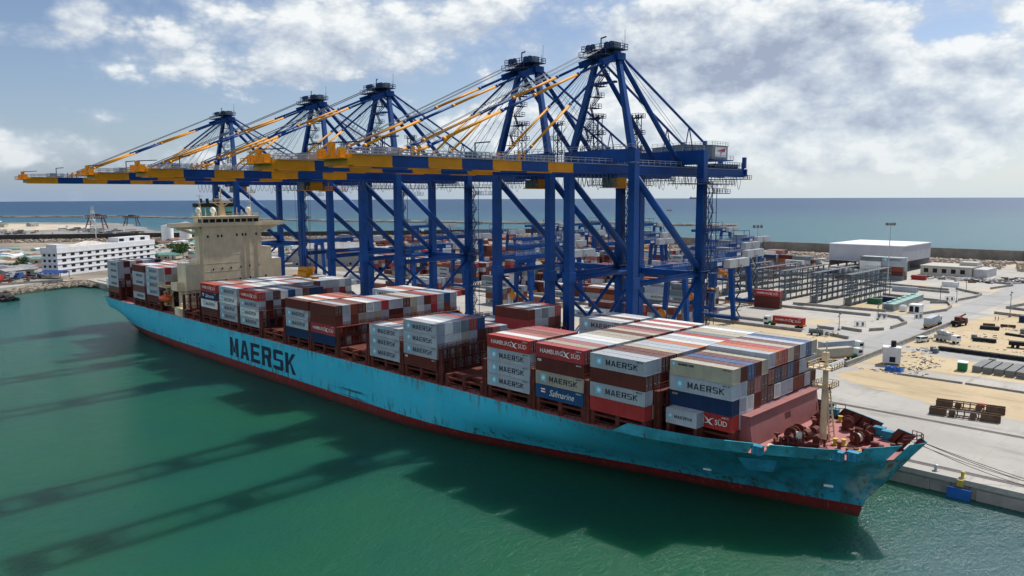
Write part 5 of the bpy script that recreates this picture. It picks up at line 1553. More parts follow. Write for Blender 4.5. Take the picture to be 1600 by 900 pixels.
def deep_dup(o, parent=None):
    c = o.copy(); COL.objects.link(c)
    if parent: c.parent = parent
    for ch in list(o.children): deep_dup(ch, c)
    return c
for i, (x, lab) in enumerate(CR):
    c = crane if i == 0 else deep_dup(crane)
    c.location = (x, 47.0, GZ); c['label'] = lab
# bay numbers on the seaward sill of the middle crane
n1_ = text_mesh('3-03', 2.0, WH, .02)
for c in [o for o in COL.objects if o.name.startswith('gantry_crane')]:
    if abs(c.location.x - 70.7) < .1: link_part('lettering', n1_, c, (9.2, -1.0, 2.7))
# spreader hanging over the ship from the middle crane
sp = thing('container_spreader', 'yellow crane spreader hanging just above the containers on the ship', 'spreader', (66.0, 20.5, 28.3))
mb = MB()
mb.box(-6.1, -.5, 0, 6.1, .5, .5)
for x in (-5.9, 5.9): mb.box(x - .25, -1.2, -.2, x + .25, 1.2, .4)
mb.build('spreader_beam', CYEL, sp)
mb = MB(); mb.box(-2.6, -1.3, .6, 2.6, 1.3, 1.7); mb.box(-3.2, -.9, 1.7, 3.2, .9, 2.2)
for x in (-2.2, -.8, .8, 2.2): mb.tube((x, -.9, 2.6), (x, .9, 2.6), .75, n=12)
mb.build('headblock', CYEL, sp)
mb = MB()
for x in (-2.2, 2.2):
    for y in (-.7, .7): mb.tube((x, y, 2.8), (x * .9, y * 2.5, 30.4), .06, n=4)
mb.build('hoist_rope', ROPEG, sp)
for x in (-46.1, 29.1, 138.7, 166.2):
    pass
for c in [o for o in COL.objects if o.name.startswith('gantry_crane')]:
    if abs(c.location.x - 70.7) < .1:
        for ch in c.children:
            if ch.name.startswith('trolley'): ch.location.y = -32.0

# ================================================================ YARD CRANES
def make_armg():
    root = thing('yard_crane', 'x', 'yard crane', (0, 0, 0), 0, 'blue rail yard cranes over the container blocks')
    S_ = 17.0; T_ = 24.0
    for sy in (-1, 1):
        for sx in (-1, 1):
            mb = MB()
            mb.beam((sx * 5.2, sy * S_, 2.2), (sx * 3.6, sy * S_, T_ - 2.4), 1.3, 1.5, 0, 1.6, 1.9)
            mb.build('leg', CBLUE, root)
        mb = MB(); mb.box(-7.4, sy * S_ - .7, 1.3, 7.4, sy * S_ + .7, 2.6); mb.build('sill_beam', CBLUE, root)
        for u in (-6, 6):
            mb = MB(); mb.box(u - 1.8, sy * S_ - .5, .5, u + 1.8, sy * S_ + .5, 1.3)
            for v in (-1.2, 0, 1.2): mb.tube((u + v, sy * S_ - .3, .42), (u + v, sy * S_ + .3, .42), .42, n=10)
            mb.build('bogie', BOGIE, root)
        mb = MB(); mb.box(-4.2, sy * S_ - .8, T_ - 2.4, 4.2, sy * S_ + .8, T_ - .7); mb.build('cross_beam', CBLUE, root)
    for sx in (-1, 1):
        mb = MB()
        mb.prism_axis([(sx * 3.6 - .6, T_ - .7), (sx * 3.6 + .6, T_ - .7), (sx * 3.6 + .6, T_ + 1.3), (sx * 3.6 - .6, T_ + 1.3)], -26, 26, 'y')
        mb.build('girder', CBLUE, root)
    mb = MB()
    for sx in (-1, 1): mb.rail([(sx * 4.5, -26, T_ + 1.3), (sx * 4.5, 26, T_ + 1.3)], 1.1, .12, 3, 0)
    mb.box(-4.2, -26.6, T_ - .2, 4.2, -26.0, T_ + 1.0, 1); mb.box(-4.2, 26, T_ - .2, 4.2, 26.6, T_ + 1, 1)
    mb.build('walkway', [RAILG, CBLUE], root)
    mb = MB(); mb.box(4.4, 9.5, T_ - 1.4, 7.2, 15.5, T_ + 1.9); mb.box(4.4, 17.0, T_ - 1.4, 7.2, 25.0, T_ + 1.9); mb.build('electrical_house', paint('house_grey', (.40, .42, .43), .6, .08), root)
    mb = MB(); mb.box(-4.5, -2, T_ + 1.35, 4.5, 5, T_ + 1.9, 0); mb.box(-3.4, -1, T_ + 1.9, 3.2, 3.4, T_ + 3.4, 1); mb.box(-1.5, 3.5, T_ + 1.9, 2.6, 4.8, T_ + 2.9, 0)
    for u in (-4, 4): mb.tube((u, -1.6, T_ + 1.9), (u, -1.6, T_ + 6.0), .14, n=5, mi=2)
    mb.beam((-4, -1.6, T_ + 6), (4, -1.6, T_ + 6), .25, .25, 2); mb.beam((4, -1.6, T_ + 6), (4, 5, T_ + 6), .25, .25, 2); mb.tube((4, 5, T_ + 1.9), (4, 5, T_ + 6.0), .14, n=5, mi=2)
    mb.build('trolley', [CBLUE, HOUSE, CDARK], root)
    mb = MB(); mb.box(5.3, -14.6, T_ - 3.6, 5.36, -11.6, T_ - 1.8); mb.box(4.24, 5.0, T_ - .4, 4.3, 8.6, T_ + .9); mb.build('sign', SIGNW, root)
    mb = MB(); mb.box(-6.0, -1.2, T_ - 9, 6.0, 1.2, T_ - 8.5); mb.box(-1.6, -1.0, T_ - 8.5, 1.6, 1.0, T_ - 7.2)
    for u in (-1.4, 1.4):
        for v in (-.8, .8): mb.tube((u, v, T_ - 7.2), (u, v, T_ + 1.3), .05, n=4)
    mb.build('spreader', BOGIE, root)
    mb = MB()
    for k in range(8):
        z = 2.6 + k * 2.6; s_ = 1 if k % 2 else -1
        mb.beam((6.6 - s_ * .8, S_ + 1.0, z), (6.6 + s_ * .8, S_ + 1.0, z + 2.6), .12, .5); mb.box(5.4, S_ + .6, z + 2.5, 7.8, S_ + 1.4, z + 2.6)
    mb.build('stair', CDARK, root)
    mb = MB(); mb.tube((-5.2, -S_ - 1.2, 6.5), (-5.2, -S_ - 1.7, 6.5), 2.0, n=18); mb.build('cable_reel', BOGIE, root)
    return root
AR = [(132, 153, 'yard crane nearest the quay, behind the landward leg of the nearest quay crane'), (53, 153, 'yard crane with one row seen between the second and third quay cranes'),
      (-125, 158, 'yard crane over the first block, far left near the grey shed'), (112, 205, 'yard crane over the second block, beside the three piled red containers'),
      (84, 256, 'yard crane over the third block, beside the grey reefer racks'), (-95, 226, 'yard crane over the second block at mid distance, behind the middle quay crane'),
      (-118, 283, 'yard crane over the third block, behind the gap of the two right quay cranes'), (-180, 410, 'yard crane over the fifth block, low against the sea wall'),
      (-20, 425, 'yard crane at the sea wall seen just right of the nearest crane stair tower'), (-172, 466, 'yard crane farthest inland, seen between the legs of the two right quay cranes'),
      (-250, 330, 'yard crane at mid left of the far blocks, behind the middle quay crane'), (-120, 478, 'yard crane near the sea wall behind the nearest quay crane'), (-10, 320, 'yard crane over the fourth block in the middle of the yard'),
      (5, 205, 'yard crane over the second block between the second and middle quay cranes'), (-42, 256, 'yard crane over the third block behind the middle quay crane legs'), (30, 256, 'yard crane over the third block behind the second quay crane'),
      (-30, 153, 'yard crane over the first block just behind the middle quay crane'), (62, 312, 'yard crane over the fourth block behind the leftmost reefer rack'), (-60, 306, 'yard crane over the fourth block left of the nearest quay crane legs'),
      (-70, 360, 'yard crane between the fourth and fifth blocks with its girder over the stacks')]
armg = make_armg()
for i, (x, y, lab) in enumerate(AR):
    c = armg if i == 0 else deep_dup(armg)
    c.location = (x, y, GZ + .02); c['label'] = lab

# ================================================================ REEFER RACKS
RACKM = paint('rack_steel', (.13, .155, .165), .6, .2, .4)
def make_rack(L):
    root = thing('reefer_rack', 'x', 'steel rack', (0, 0, 0), 0, 'grey steel reefer racks')
    n = int(L / 5.6); st = L / n
    for i in range(n + 1):
        mb = MB()
        for x in (-1.5, 1.5): mb.box(x - .16, i * st - .16, 0, x + .16, i * st + .16, 14.6)
        for z in (3.2, 6.0, 8.8, 11.6, 14.4): mb.box(-1.34, i * st - .1, z - .12, 1.34, i * st + .1, z + .12)
        mb.build('post_frame', RACKM, root)
    for z in (3.2, 6.0, 8.8, 11.6, 14.4):
        mb = MB()
        for x in (-1.5, 1.5): mb.box(x - .12, .16, z - .14, x + .12, L - .16, z + .14)
        mb.box(-1.38, .2, z + .15, 1.38, L - .2, z + .19)
        for x in (-1.62, 1.62): mb.rail([(x, 0, z + .15), (x, L, z + .15)], 1.1, .07, st / 2)
        mb.build('floor_grating', RACKM, root)
    mb = MB()
    for i in range(n):
        if i % 2 == 0:
            for z in (.3, 3.3, 6.1, 8.9, 11.7): mb.beam((1.5, i * st, z), (1.5, (i + 1) * st, z + 2.7), .12)
    mb.build('bracing', RACKM, root)
    mb = MB(); mb.box(-1.3, .4, 0, 1.3, 2.2, 2.9); mb.build('switch_cabinet', paint('cabinet_grey', (.17, .185, .19), .6), root)
    return root
rk = make_rack(50.0)
RK = [(151.5, 248.5, 'rightmost grey reefer rack with open steel floors beside the green container'), (136.5, 246.5, 'grey reefer rack second from the right'), (121.5, 245.5, 'grey reefer rack third from the right'),
      (106.5, 245.0, 'grey reefer rack fourth from the right'), (91.5, 244.5, 'grey reefer rack fifth from the right, partly behind the crane stair tower')]
for i, (x, y, lab) in enumerate(RK):
    c = rk if i == 0 else deep_dup(rk)
    c.location = (x, y, GZ + .02); c['label'] = lab

# ================================================================ BUILDINGS ON THE RIGHT
wr = thing('warehouse', 'big white flat-roofed shed with open front in front of the sea wall', 'warehouse', (94, 452, GZ))
mb = MB()
X0, X1, Y0, Y1 = 70, 118, 424, 480
mb.box(X0, Y0, GZ + 7, X1, Y0 + .4, GZ + 17.0); mb.box(X1 - .4, Y0 + .41, GZ + 7, X1, Y1, GZ + 17.0); mb.box(X0, Y0 + .41, GZ + 2, X0 + .4, Y1, GZ + 17.0)
mb.box(X0 + .41, Y1 - .4, GZ, X1 - .41, Y1, GZ + 17)
mb.box(X0 + 22, Y0 - 3.5, GZ + 2.5, X0 + 31, Y0 - .01, GZ + 8.6); mb.box(X0 - 6, Y0 - 6, GZ + 6.6, X0 + 21, Y0 - .01, GZ + 7.0)
mb.build('wall', paint('shed_cladding', (.42, .425, .455), .6, .06, .2), wr, True)
mb = MB(); mb.box(X0 - .3, Y0 - .3, GZ + 17.0, X1 + .3, Y1 + .3, GZ + 17.6); mb.build('roof', paint('shed_roof', (.72, .72, .75), .5, .04), wr, True)
for i in range(9):
    mb = MB(); x = X0 + .6 + i * 5.85; mb.box(x - .3, Y0 + .45, GZ, x + .3, Y0 + 1.0, GZ + 7); mb.box(x - .3, Y0 + 14, GZ, x + .3, Y0 + 14.6, GZ + 17); mb.build('column', STEELG, wr, True)
mb = MB(); mb.box(X0 + 23.5, Y0 - 3.6, GZ + 6.4, X0 + 29, Y0 - 3.52, GZ + 7.6); mb.build('window', DARKW, wr, True)
WALLS_ = paint('annex_wall', (.46, .46, .46), .8, .15)
lb_ = thing('site_office', 'pale single-storey building with dark openings near the right rocks', 'building', (146, 434, GZ))
mb = MB(); mb.box(129, 424, GZ, 158, 450, GZ + 5.4); mb.box(128.6, 423.6, GZ + 5.4, 158.4, 450.4, GZ + 6.0); mb.box(148, 436, GZ + 6.0, 158, 446, GZ + 8.2)
mb.build('wall', paint('office_wall', (.44, .42, .38), .8, .1, .4), lb_, True)
for i in range(5):
    mb = MB(); mb.box(131 + i * 5.2, 423.9, GZ + 1.6, 133.6 + i * 5.2, 423.98, GZ + 4.2); mb.build('window', DARKW, lb_, True)
mb = MB(); mb.box(158.5, 426, GZ, 166, 448, GZ + 5.0); mb.build('annex', WALLS_, lb_, True)

def light_mast(x, y, h, lab):
    root = thing('light_mast', lab, 'light mast', (x, y, GZ), 0, 'tall floodlight masts')
    mb = MB(); mb.tube((0, 0, 0), (0, 0, h), .42, .16, 8); mb.cbox(0, 0, 0, 1.6, 1.6, .5); mb.build('pole', GALV, root)
    mb = MB(); mb.tube((0, 0, h - .4), (0, 0, h - .1), 2.1, n=12)
    mb.build('lamp_ring', GALV, root)
    for k in range(6):
        a = k * math.pi / 3
        mb = MB(); mb.cbox(2.2 * math.cos(a), 2.2 * math.sin(a), h - 1.0, 1.0, 1.0, 1.5); mb.build('floodlight', STEELG, root)
    return root
light_mast(87, 286, 34, 'tall floodlight mast rising behind the reefer racks, left of the white warehouse')
light_mast(129, 366, 34, 'thin tall mast in front of the white warehouse')
light_mast(-150, 560, 36, 'distant floodlight mast standing against the sea between the middle quay cranes')

# kerbs: rows of precast barrier blocks, each run a thing
def kerb(pts, lab, w=.9, h=1.1):
    mb = MB()
    for p, q in zip(pts[:-1], pts[1:]):
        p, q = Vector(p), Vector(q); n = max(1, int((q - p).length / 4)); d = (q - p).normalized()
        for i in range(n):
            a = p.lerp(q, i / n) + d * .06; c = p.lerp(q, (i + 1) / n) - d * .06
            nn = Vector((-d.y, d.x))
            for z0, z1, u in ((GZ, GZ + .35, w / 2), (GZ + .35, GZ + h, w / 3)):
                vs = [a - nn * u, c - nn * u, c + nn * u, a + nn * u]
                mb.prism([(v.x, v.y) for v in vs], z0, z1)
    o = mb.build('kerb_barrier', KERBM); tag(o, lab, 'barrier', 'concrete kerb barriers round the traffic lanes')
kerb([(-120, 181), (150, 181.5), (152, 181)], 'long grey kerb behind the lane of the lone red-box truck')
kerb([(167, 181.5), (173, 181)], 'short kerb piece just right of the red-box truck')
kerb([(-120, 169.5), (166, 169)], 'long grey kerb nearest the ship, in front of the red-box truck')
kerb([(174.1, 185.5), (182.2, 183.6)], 'lone kerb piece on the open paving between the pole and the road')
kerb([(183.5, 188), (186.5, 193.7)], 'small kerb piece slanting beside the road corner')
kerb([(-120, 224.5), (170.4, 225)], 'long grey kerb along the rear edge of the paving with the red piles')
kerb([(131, 237), (171.0, 241.5)], 'long kerb running under the front ends of the reefer racks')
kerb([(172.2, 229.3), (181.4, 226.2), (187.8, 214.7), (187.6, 198.3)], 'bent kerb wrapping round the paved island beside the road')
kerb([(149.3, 300.4), (174.2, 294), (181.3, 291.5)], 'kerb behind the green-topped generators')
kerb([(176.1, 284), (182.1, 289.4), (187, 276.7), (188.8, 262.4), (184.3, 243.1)], 'bent kerb around the white cabins by the road')
kerb([(122, 352), (167.7, 343)], 'far straight kerb, upper of the close pair right of the racks')
kerb([(122, 337.6), (171.4, 331)], 'far straight kerb, lower of the close pair right of the racks')
kerb([(169, 351.8), (174.1, 345.1), (185.2, 333.8), (186, 321.1), (183.2, 302.5)], 'bent kerb at the far corner beyond the dark grey container')
kerb([(134.2, 409.7), (185.2, 395.5), (187.2, 388.9), (182.3, 364.3)], 'farthest bent kerb below the single-storey building')
kerb([(174.8, 169.2), (184.2, 165.9)], 'kerb piece behind the two parked container trucks')
kerb([(201, 121), (201.2, 131), (201.2, 150)], 'kerb wall at the near end of the right roadside', 1.2, 1.5)
kerb([(201.2, 151), (201.3, 233)], 'long roadside kerb wall passing the white van', 1.2, 1.5)
kerb([(209.2, 306), (206, 289.2), (216, 285)], 'bent kerb at the right edge across the road')
kerb([(206, 268), (230, 262)], 'straight kerb at the right edge below the bent one')
kerb([(214.6, 121.0), (232, 121.6)], 'low broken kerb lying along the sand behind the blue tarpaulin', .7, .5)
kerb([(232.6, 121.6), (262, 121)], 'low kerb along the sand at the right edge', .7, .5)
kerb([(195, 136), (201.5, 137.4)], 'short kerb piece on the road beside the white cabin')

# ================================================================ VEHICLES
CABW = paint('cab_white', (.70, .72, .70), .35, .05); CABG = paint('cab_green', (.02, .16, .06), .45, .1); TYRE = paint('tyre', (.018, .018, .018), .85, .1); TRAIL = paint('trailer_yellow', (.52, .26, .04), .55, .2); LAMP = paint('lamp_red', (.4, .02, .02), .4)
def make_truck():
    r = thing('container_truck', 'x', 'truck', (0, 0, 0), 0, 'terminal tractor trucks')
    mb = MB(); mb.prism_axis([(6.9, 1.1), (9.2, 1.1), (9.2, 2.1), (8.9, 3.5), (6.9, 3.5)], -1.2, 1.15, 'y'); mb.build('cab', CABW, r)
    mb = MB(); mb.box(9.0, -1.1, 2.05, 9.22, .2, 3.0); mb.box(7.4, -1.24, 2.1, 8.8, -1.19, 2.95); mb.box(7.4, 1.14, 2.1, 8.8, 1.19, 2.95); mb.build('windscreen', DARKW, r)
    mb = MB(); mb.box(4.6, -.6, .7, 9.3, .6, 1.1); mb.box(4.8, -1.2, 1.1, 6.98, 1.2, 1.7); mb.build('chassis', CABG, r)
    mb = MB(); mb.box(-7.0, -.9, 1.05, 5.6, -.55, 1.45); mb.box(-7.0, .55, 1.05, 5.6, .9, 1.45)
    for x in (-6.8, -3.4, 0, 3, 5.4): mb.box(x - .15, -1.25, 1.15, x + .15, 1.25, 1.45)
    mb.box(-7.3, -1.25, .9, -6.98, 1.25, 1.5); mb.box(-5, -1.25, .8, 2, -1.15, 1.1); mb.build('trailer', TRAIL, r)
    for x in (8.3, 5.5, -4.2, -5.6):
        for y in (-1.05, 1.05):
            mb = MB(); mb.tube((x, y - .28, .5), (x, y + .28, .5), .5, n=12); mb.build('wheel', TYRE, r)
    for y in (-1, 1):
        mb = MB(); mb.box(-7.36, y - .15, 1.05, -7.3, y + .15, 1.3); mb.build('tail_lamp', LAMP, r)
    return r
trk = make_truck()
TR = [(157.0, 175.4, math.pi, 'white and green tractor truck carrying a red box on the lane behind the ship', ('red', 'H', 'red container with a white bird mark riding on the lone lane truck')),
      (197.2, 214.5, R_(92), 'truck seen from behind on the road beside the kerb wall, carrying two grey boxes', ('grey', None, 'dark-ended grey container on the truck by the roadside kerb wall')),
      (191.5, 139, R_(62), 'green cabbed truck waiting behind the ship foremast, rear one of two', ('grey', None, 'grey container on the rear of the two trucks behind the foremast')),
      (195.5, 127.5, R_(62), 'green cabbed truck waiting behind the ship foremast, nearer one of two', ('tan', None, 'tan container on the nearer of the two trucks behind the foremast')),
      (88.0, 203.5, math.pi, 'white cabbed truck passing behind the landward legs of the nearest quay crane', ('white', 'M', 'pale container on the truck behind the nearest quay crane legs')),
      (40, 176, math.pi, 'tractor truck on the lane between the second and middle quay cranes', ('grey', 'M', 'grey container on the truck between the second and middle quay cranes'))]
for i, (x, y, rz, lab, ct) in enumerate(TR):
    c = trk if i == 0 else dup(trk, (0, 0, 0))
    c.location = (x, y, GZ + .03); c.rotation_euler = (0, 0, rz); c['label'] = lab
    off = Matrix.Rotation(rz, 4, 'Z') @ Vector((-.8, 0, 0))
    q = dict(x=x + off.x, y=y + off.y, z=GZ + 1.50, L=CL, col=ct[0], brand=None, label=ct[2], group='containers riding on trucks', r=.2, always=True, rz=rz, tier=0, n=1, row=0, bay=300, top=True)
    rt_ = make_container(q)
    if ct[1]: 
        rt2 = thing('tmp', 't', 't'); marks(rt2, ct[1], CL)
        for ch in list(rt2.children):
            ch.parent = rt_
            if abs(rz - math.pi) < .1:
                ch.location = (-ch.location.x, CW / 2 + .012, ch.location.z); ch.rotation_euler = (0, 0, math.pi)
        bpy.data.objects.remove(rt2)
van = thing('van', 'white passenger van with dark windows parked on sand beside the roadside kerb wall', 'van', (204.8, 178.5, GZ + .02), R_(70))
mb = MB(); mb.prism_axis([(-2.4, .45), (2.3, .45), (2.45, 1.0), (1.75, 1.25), (1.2, 2.05), (-2.3, 2.1), (-2.45, 1.2)], -.92, .92, 'y'); mb.build('body', CABW, van)
mb = MB(); mb.box(-2.1, -.94, 1.3, 1.2, -.921, 1.85); mb.box(-2.1, .921, 1.3, 1.2, .94, 1.85); mb.box(-2.44, -.8, 1.35, -2.39, .8, 1.9); mb.add([(1.80, -.8, 1.28), (1.80, .8, 1.28), (1.30, .8, 1.98), (1.30, -.8, 1.98)], [(0, 1, 2, 3)]); mb.build('window', DARKW, van)
for x in (-1.5, 1.5):
    for y in (-.9, .9):
        mb = MB(); mb.tube((x, y - .12, .36), (x, y + .12, .36), .36, n=12); mb.build('wheel', TYRE, van)
for y in (-.65, .65):
    mb = MB(); mb.box(2.42, y - .18, .8, 2.47, y + .18, 1.0); mb.build('headlight', WHITEP, van)
def lorry(x, y, rz, lab, col, colt):
    r = thing('lorry', lab, 'lorry', (x, y, GZ + .02), rz, 'lorries and plant on the sand')
    mb = MB(); mb.box(-4.2, -1.2, .9, 2.0, 1.2, 1.3); mb.box(-4.2, -1.25, 1.3, 1.6, 1.25, 2.2); mb.build('flatbed', colt, r)
    mb = MB(); mb.prism_axis([(2.1, .8), (4.2, .8), (4.2, 1.8), (3.8, 2.8), (2.1, 2.8)], -1.2, 1.2, 'y'); mb.build('cab', col, r)
    mb = MB(); mb.box(4.0, -1.0, 1.9, 4.12, 1.0, 2.6); mb.build('windscreen', DARKW, r)
    for u in (3.1, -1.6, -3.0):
        for v in (-1.0, 1.0):
            mb = MB(); mb.tube((u, v - .2, .5), (u, v + .2, .5), .5, n=10); mb.build('wheel', TYRE, r)
    return r
DRED = paint('dark_red_paint', (.16, .03, .025), .6, .2)
a_ = lorry(204.2, 224, R_(80), 'dark red crane lorry with a long dark bed on the sand beside the road', DRED, BLACKM)
mb = MB(); mb.cbox(-1, 0, 2.2, 2.4, 2.0, 1.4); mb.beam((-1, 0, 3.4), (4.5, 0, 4.2), .5); mb.build('crane_jib', DRED, a_)
a_ = lorry(211, 184, R_(-20), 'white mixer lorry with a drum on the sand right of the van', WHITEP, GALV)
mb = MB(); mb.tube((-3.8, 0, 3.1), (-1.5, 0, 2.8), .7, 1.2, 12); mb.tube((-1.5, 0, 2.8), (1.2, 0, 2.4), 1.2, .7, 12); mb.build('drum', GALV, a_, smooth=True)
lorry(232.5, 189, R_(10), 'dark earth-covered lorry at the right edge of the sand', STEELG, BLACKM)

# ================================================================ SMALL THINGS ON THE RIGHT QUAY
cb = thing('site_cabin', 'tall white site cabin with a black vent on top beside the blue tarpaulin', 'cabin', (209.5, 134, GZ), R_(20))
mb = MB(); mb.box(-2.4, -2, .6, 2.4, 2, 5.2); mb.box(-2.5, -2.1, 5.2, 2.5, 2.1, 5.4)
for x in (-2.1, 2.1):
    for y in (-1.7, 1.7): mb.box(x - .15, y - .15, 0, x + .15, y + .15, .6)
mb.build('wall', paint('cabin_white', (.60, .61, .60), .6, .08), cb)
mb = MB(); mb.tube((.4, 0, 5.4), (.4, 0, 7.2), .75, n=10); mb.build('vent', BLACKM, cb)
mb = MB(); mb.box(-.6, -2.06, 1.0, 1.0, -2.0, 2.6); mb.build('window', DARKW, cb)
mb = MB(); r = random.Random(5); nx, ny = 10, 7
P_ = [[(211 + i * .52, 123.2 + j * .52, GZ + .05 + (0 if i in (0, nx - 1) or j in (0, ny - 1) else 1.0 + r.uniform(-.3, .4))) for j in range(ny)] for i in range(nx)]
mb.add([p for row in P_ for p in row], [(i * ny + j, (i + 1) * ny + j, (i + 1) * ny + j + 1, i * ny + j + 1) for i in range(nx - 1) for j in range(ny - 1)])
tag(mb.build('tarpaulin', paint('tarp_blue', (.03, .12, .42), .6, .2, 1.0)), 'crumpled blue tarpaulin over a heap at the foot of the white cabin', 'tarpaulin')
def frame_beam(x, y, rz, lab, red=False):
    r_ = thing('lifting_frame', lab, 'steel frame', (x, y, GZ + .02), rz, 'long brown steel frames on the quay')
    mb = MB()
    for yy in (-.9, .9):
        for z in (.1, 1.5): mb.beam((-7, yy, z), (7, yy, z), .22)
        for i in range(11): mb.beam((-7 + i * 1.4, yy, .1), (-7 + i * 1.4, yy, 1.6), .18)
        for u0, u1 in ((-7, -3.6), (3.2, 7)): mb.box(u0, yy - .06, .1, u1, yy + .06, 1.55)
    for i in range(8): mb.beam((-7 + i * 2, -.9, .15), (-7 + i * 2, .9, .15), .2)
    mb.build('truss', RUSTST, r_)
    for u in (-2.4, 1.8):
        mb = MB(); mb.tube((u, -1.0, .85), (u, -.6, .85), .75, n=12); mb.build('wheel_guard', RUSTST, r_)
    if red:
        mb = MB(); mb.cbox(2.2, 0, .9, 1.5, 1.2, .9); mb.build('motor_box', LAMP, r_)
frame_beam(241.5, 86.4, R_(11), 'nearer of two long brown steel frames lying on the quay paving')
frame_beam(240.6, 94.6, R_(11), 'farther of two long brown steel frames on the quay, with a red motor', True)
def bundle(x0, y0, x1, y1, lab, h=1.3, n=5, mat=BLACKM):
    mb = MB(); p, q = Vector((x0, y0)), Vector((x1, y1)); d = (q - p).normalized(); nn = Vector((-d.y, d.x)); r = random.Random(int(x0 * 7 + y1)); L = (q - p).length
    k = max(1, int(L / 2.3))
    for i in range(k):
        for j in range(n):
            for l in range(3):
                a = p + d * (L * i / k + r.uniform(0, .25)) + nn * ((j - n / 2) * .42 + r.uniform(-.05, .05)); b_ = a + d * (L / k - .2)
                mb.tube((a.x, a.y, GZ + .25 + l * h / 3), (b_.x, b_.y, GZ + .25 + l * h / 3), .2, n=6)
    tag(mb.build('pipe_bundle', mat), lab, 'pipe bundle', 'dark bundles stacked on the sand')
DKP = paint('dark_pipe', (.03, .033, .036), .6, .3)
bundle(213, 167.5, 238, 166.6, 'longest dark pipe bundle, in a row along the paved strip', mat=DKP)
bundle(216.5, 193.2, 223.6, 193.6, 'dark pipe bundle on sand beside the white mixer lorry', mat=DKP)
bundle(211.7, 222, 218, 223, 'dark pipe bundle on sand in front of the two workers', mat=DKP)
bundle(222, 214, 232, 211, 'thin dark bundle near the right edge of the sand', .6, 3, DKP)
bundle(210.5, 231, 214.5, 232, 'short low bundle close behind the crane lorry', .8, 3, RUSTST)
bundle(216, 233, 221, 234, 'low bundle left of the dark blue site container', .8, 3, RUSTST)
SLAB = paint('precast_slab', (.20, .205, .20), .9, .12)
for i in range(6):
    mb = MB(); x = 229.8 + i * 2.75
    for l in range(3): mb.box(x, 139.3 - i * .1, GZ + .05 + l * .62, x + 2.3, 151.5 - i * .1, GZ + .58 + l * .62)
    tag(mb.build('precast_slab_pile', SLAB), f'{ORD[i]} pile of long grey precast slabs from the green generator', 'slab pile', 'grey precast slab piles beside the green generator')
gn = thing('generator_set', 'green and white generator box on the sand at the end of the slab piles', 'generator', (227.3, 139.5, GZ), R_(10))
mb = MB(); mb.box(-1.2, -1.6, .2, 1.2, 1.6, 2.4); mb.build('housing', CABG, gn)
mb = MB(); mb.box(-1.3, -1.7, 2.4, 1.3, 1.7, 2.6); mb.box(-1.26, -1.62, .3, -1.2, 1.0, 2.2); mb.build('roof', WHITEP, gn)
for i, (x, y, s, lab) in enumerate([(231.4, 154, 1.6, 'black crate standing on the paved strip'), (214.0, 161, 1.5, 'dark crate at the left end of the paved strip'), (212.3, 164, 1.4, 'second dark crate behind the one at the strip end'), (209.5, 192.5, 1.6, 'dark crate left of the mixer lorry'), (216.0, 197.0, 1.5, 'dark crate at the end of the pipe bundle near the mixer'), (226, 221, 1.7, 'dark crate near the right edge of the sand')]):
    mb = MB(); mb.cbox(x, y, GZ + .04, s, s, s * .9); mb.cbox(x, y, GZ + .04 + s * .9, s * 1.06, s * 1.06, .12)
    for u in (-.3, 0, .3): mb.cbox(x + u * s, y - s / 2 - .02, GZ + .1, .1, .06, s * .8)
    tag(mb.build('crate', BLACKM if i == 0 else STEELG), lab, 'crate', 'dark crates on the sand')
# loose debris nobody could count
def litter(name, pts, n, s, mats, seed):
    r = random.Random(seed); mb = MB()
    for i in range(n):
        cx, cy, rx, ry = r.choice(pts); x = cx + r.gauss(0, rx); y = cy + r.gauss(0, ry); k = s * r.uniform(.3, 1.4); a = r.random() * 3.14
        d = Vector((math.cos(a), math.sin(a))) * k * r.uniform(.6, 2.4)
        mb.beam((x - d.x, y - d.y, GZ + k * .3), (x + d.x, y + d.y, GZ + k * .3 + r.uniform(0, .2)), k * .5, k * .6, r.randrange(len(mats)))
    tag(mb.build(name, mats), None, None, kind='stuff')
litter('site_debris', [(210, 162, 2, 3), (217, 141, 3, 3), (213, 148, 3, 4), (222, 229, 6, 4), (208, 190, 2, 4), (220, 200, 6, 4), (236, 222, 6, 5), (214, 121.6, 5, .6), (228, 180, 9, 1.2), (216, 129, 3, 3)], 420, .30, [STEELG, RUSTST, WHITE, BLACKM, GALV], 12)
litter('site_debris', [(165, 402, 6, 5), (172, 408, 6, 5), (182, 412, 7, 5), (190, 430, 12, 8), (150, 405, 8, 4), (205, 420, 10, 6)], 380, 1.2, [STEELG, RUSTST, BLACKM, GALV, WHITE], 13)

# green-topped generators and white cabins by the road
for i in range(6):
    x, y = 170.4 - i * .35, 249 + i * 7.6
    g_b = thing('reefer_generator', f'{ORD[i]} grey generator box with pale green roof, counted from the front', 'generator', (x, y, GZ + .02), 0, 'row of green-topped generator boxes')
    mb = MB(); mb.box(-2.6, -3.3, 0, 2.6, 3.3, 3.0); mb.build('housing', paint('gen_grey', (.30, .33, .32), .6, .1), g_b)
    mb = MB(); mb.box(-2.7, -3.4, 3.0, 2.7, 3.4, 3.15); mb.cbox(-1, 0, 3.15, 1.4, 3, .5); mb.build('roof', paint('gen_roof', (.26, .42, .38), .6, .1), g_b)
    mb = MB(); mb.box(-2.0, -3.34, .4, 2.0, -3.3, 2.6); mb.build('louvre', STEELG, g_b)
wc_ = thing('guard_cabin', 'white cabin with two dark openings on the kerbed island by the road', 'cabin', (180.6, 249.5, GZ + .02))
mb = MB(); mb.box(-2.2, -2.6, 0, 2.2, 2.6, 3.4); mb.box(-2.3, -2.7, 3.4, 2.3, 2.7, 3.6); mb.build('wall', WHITEP, wc_)
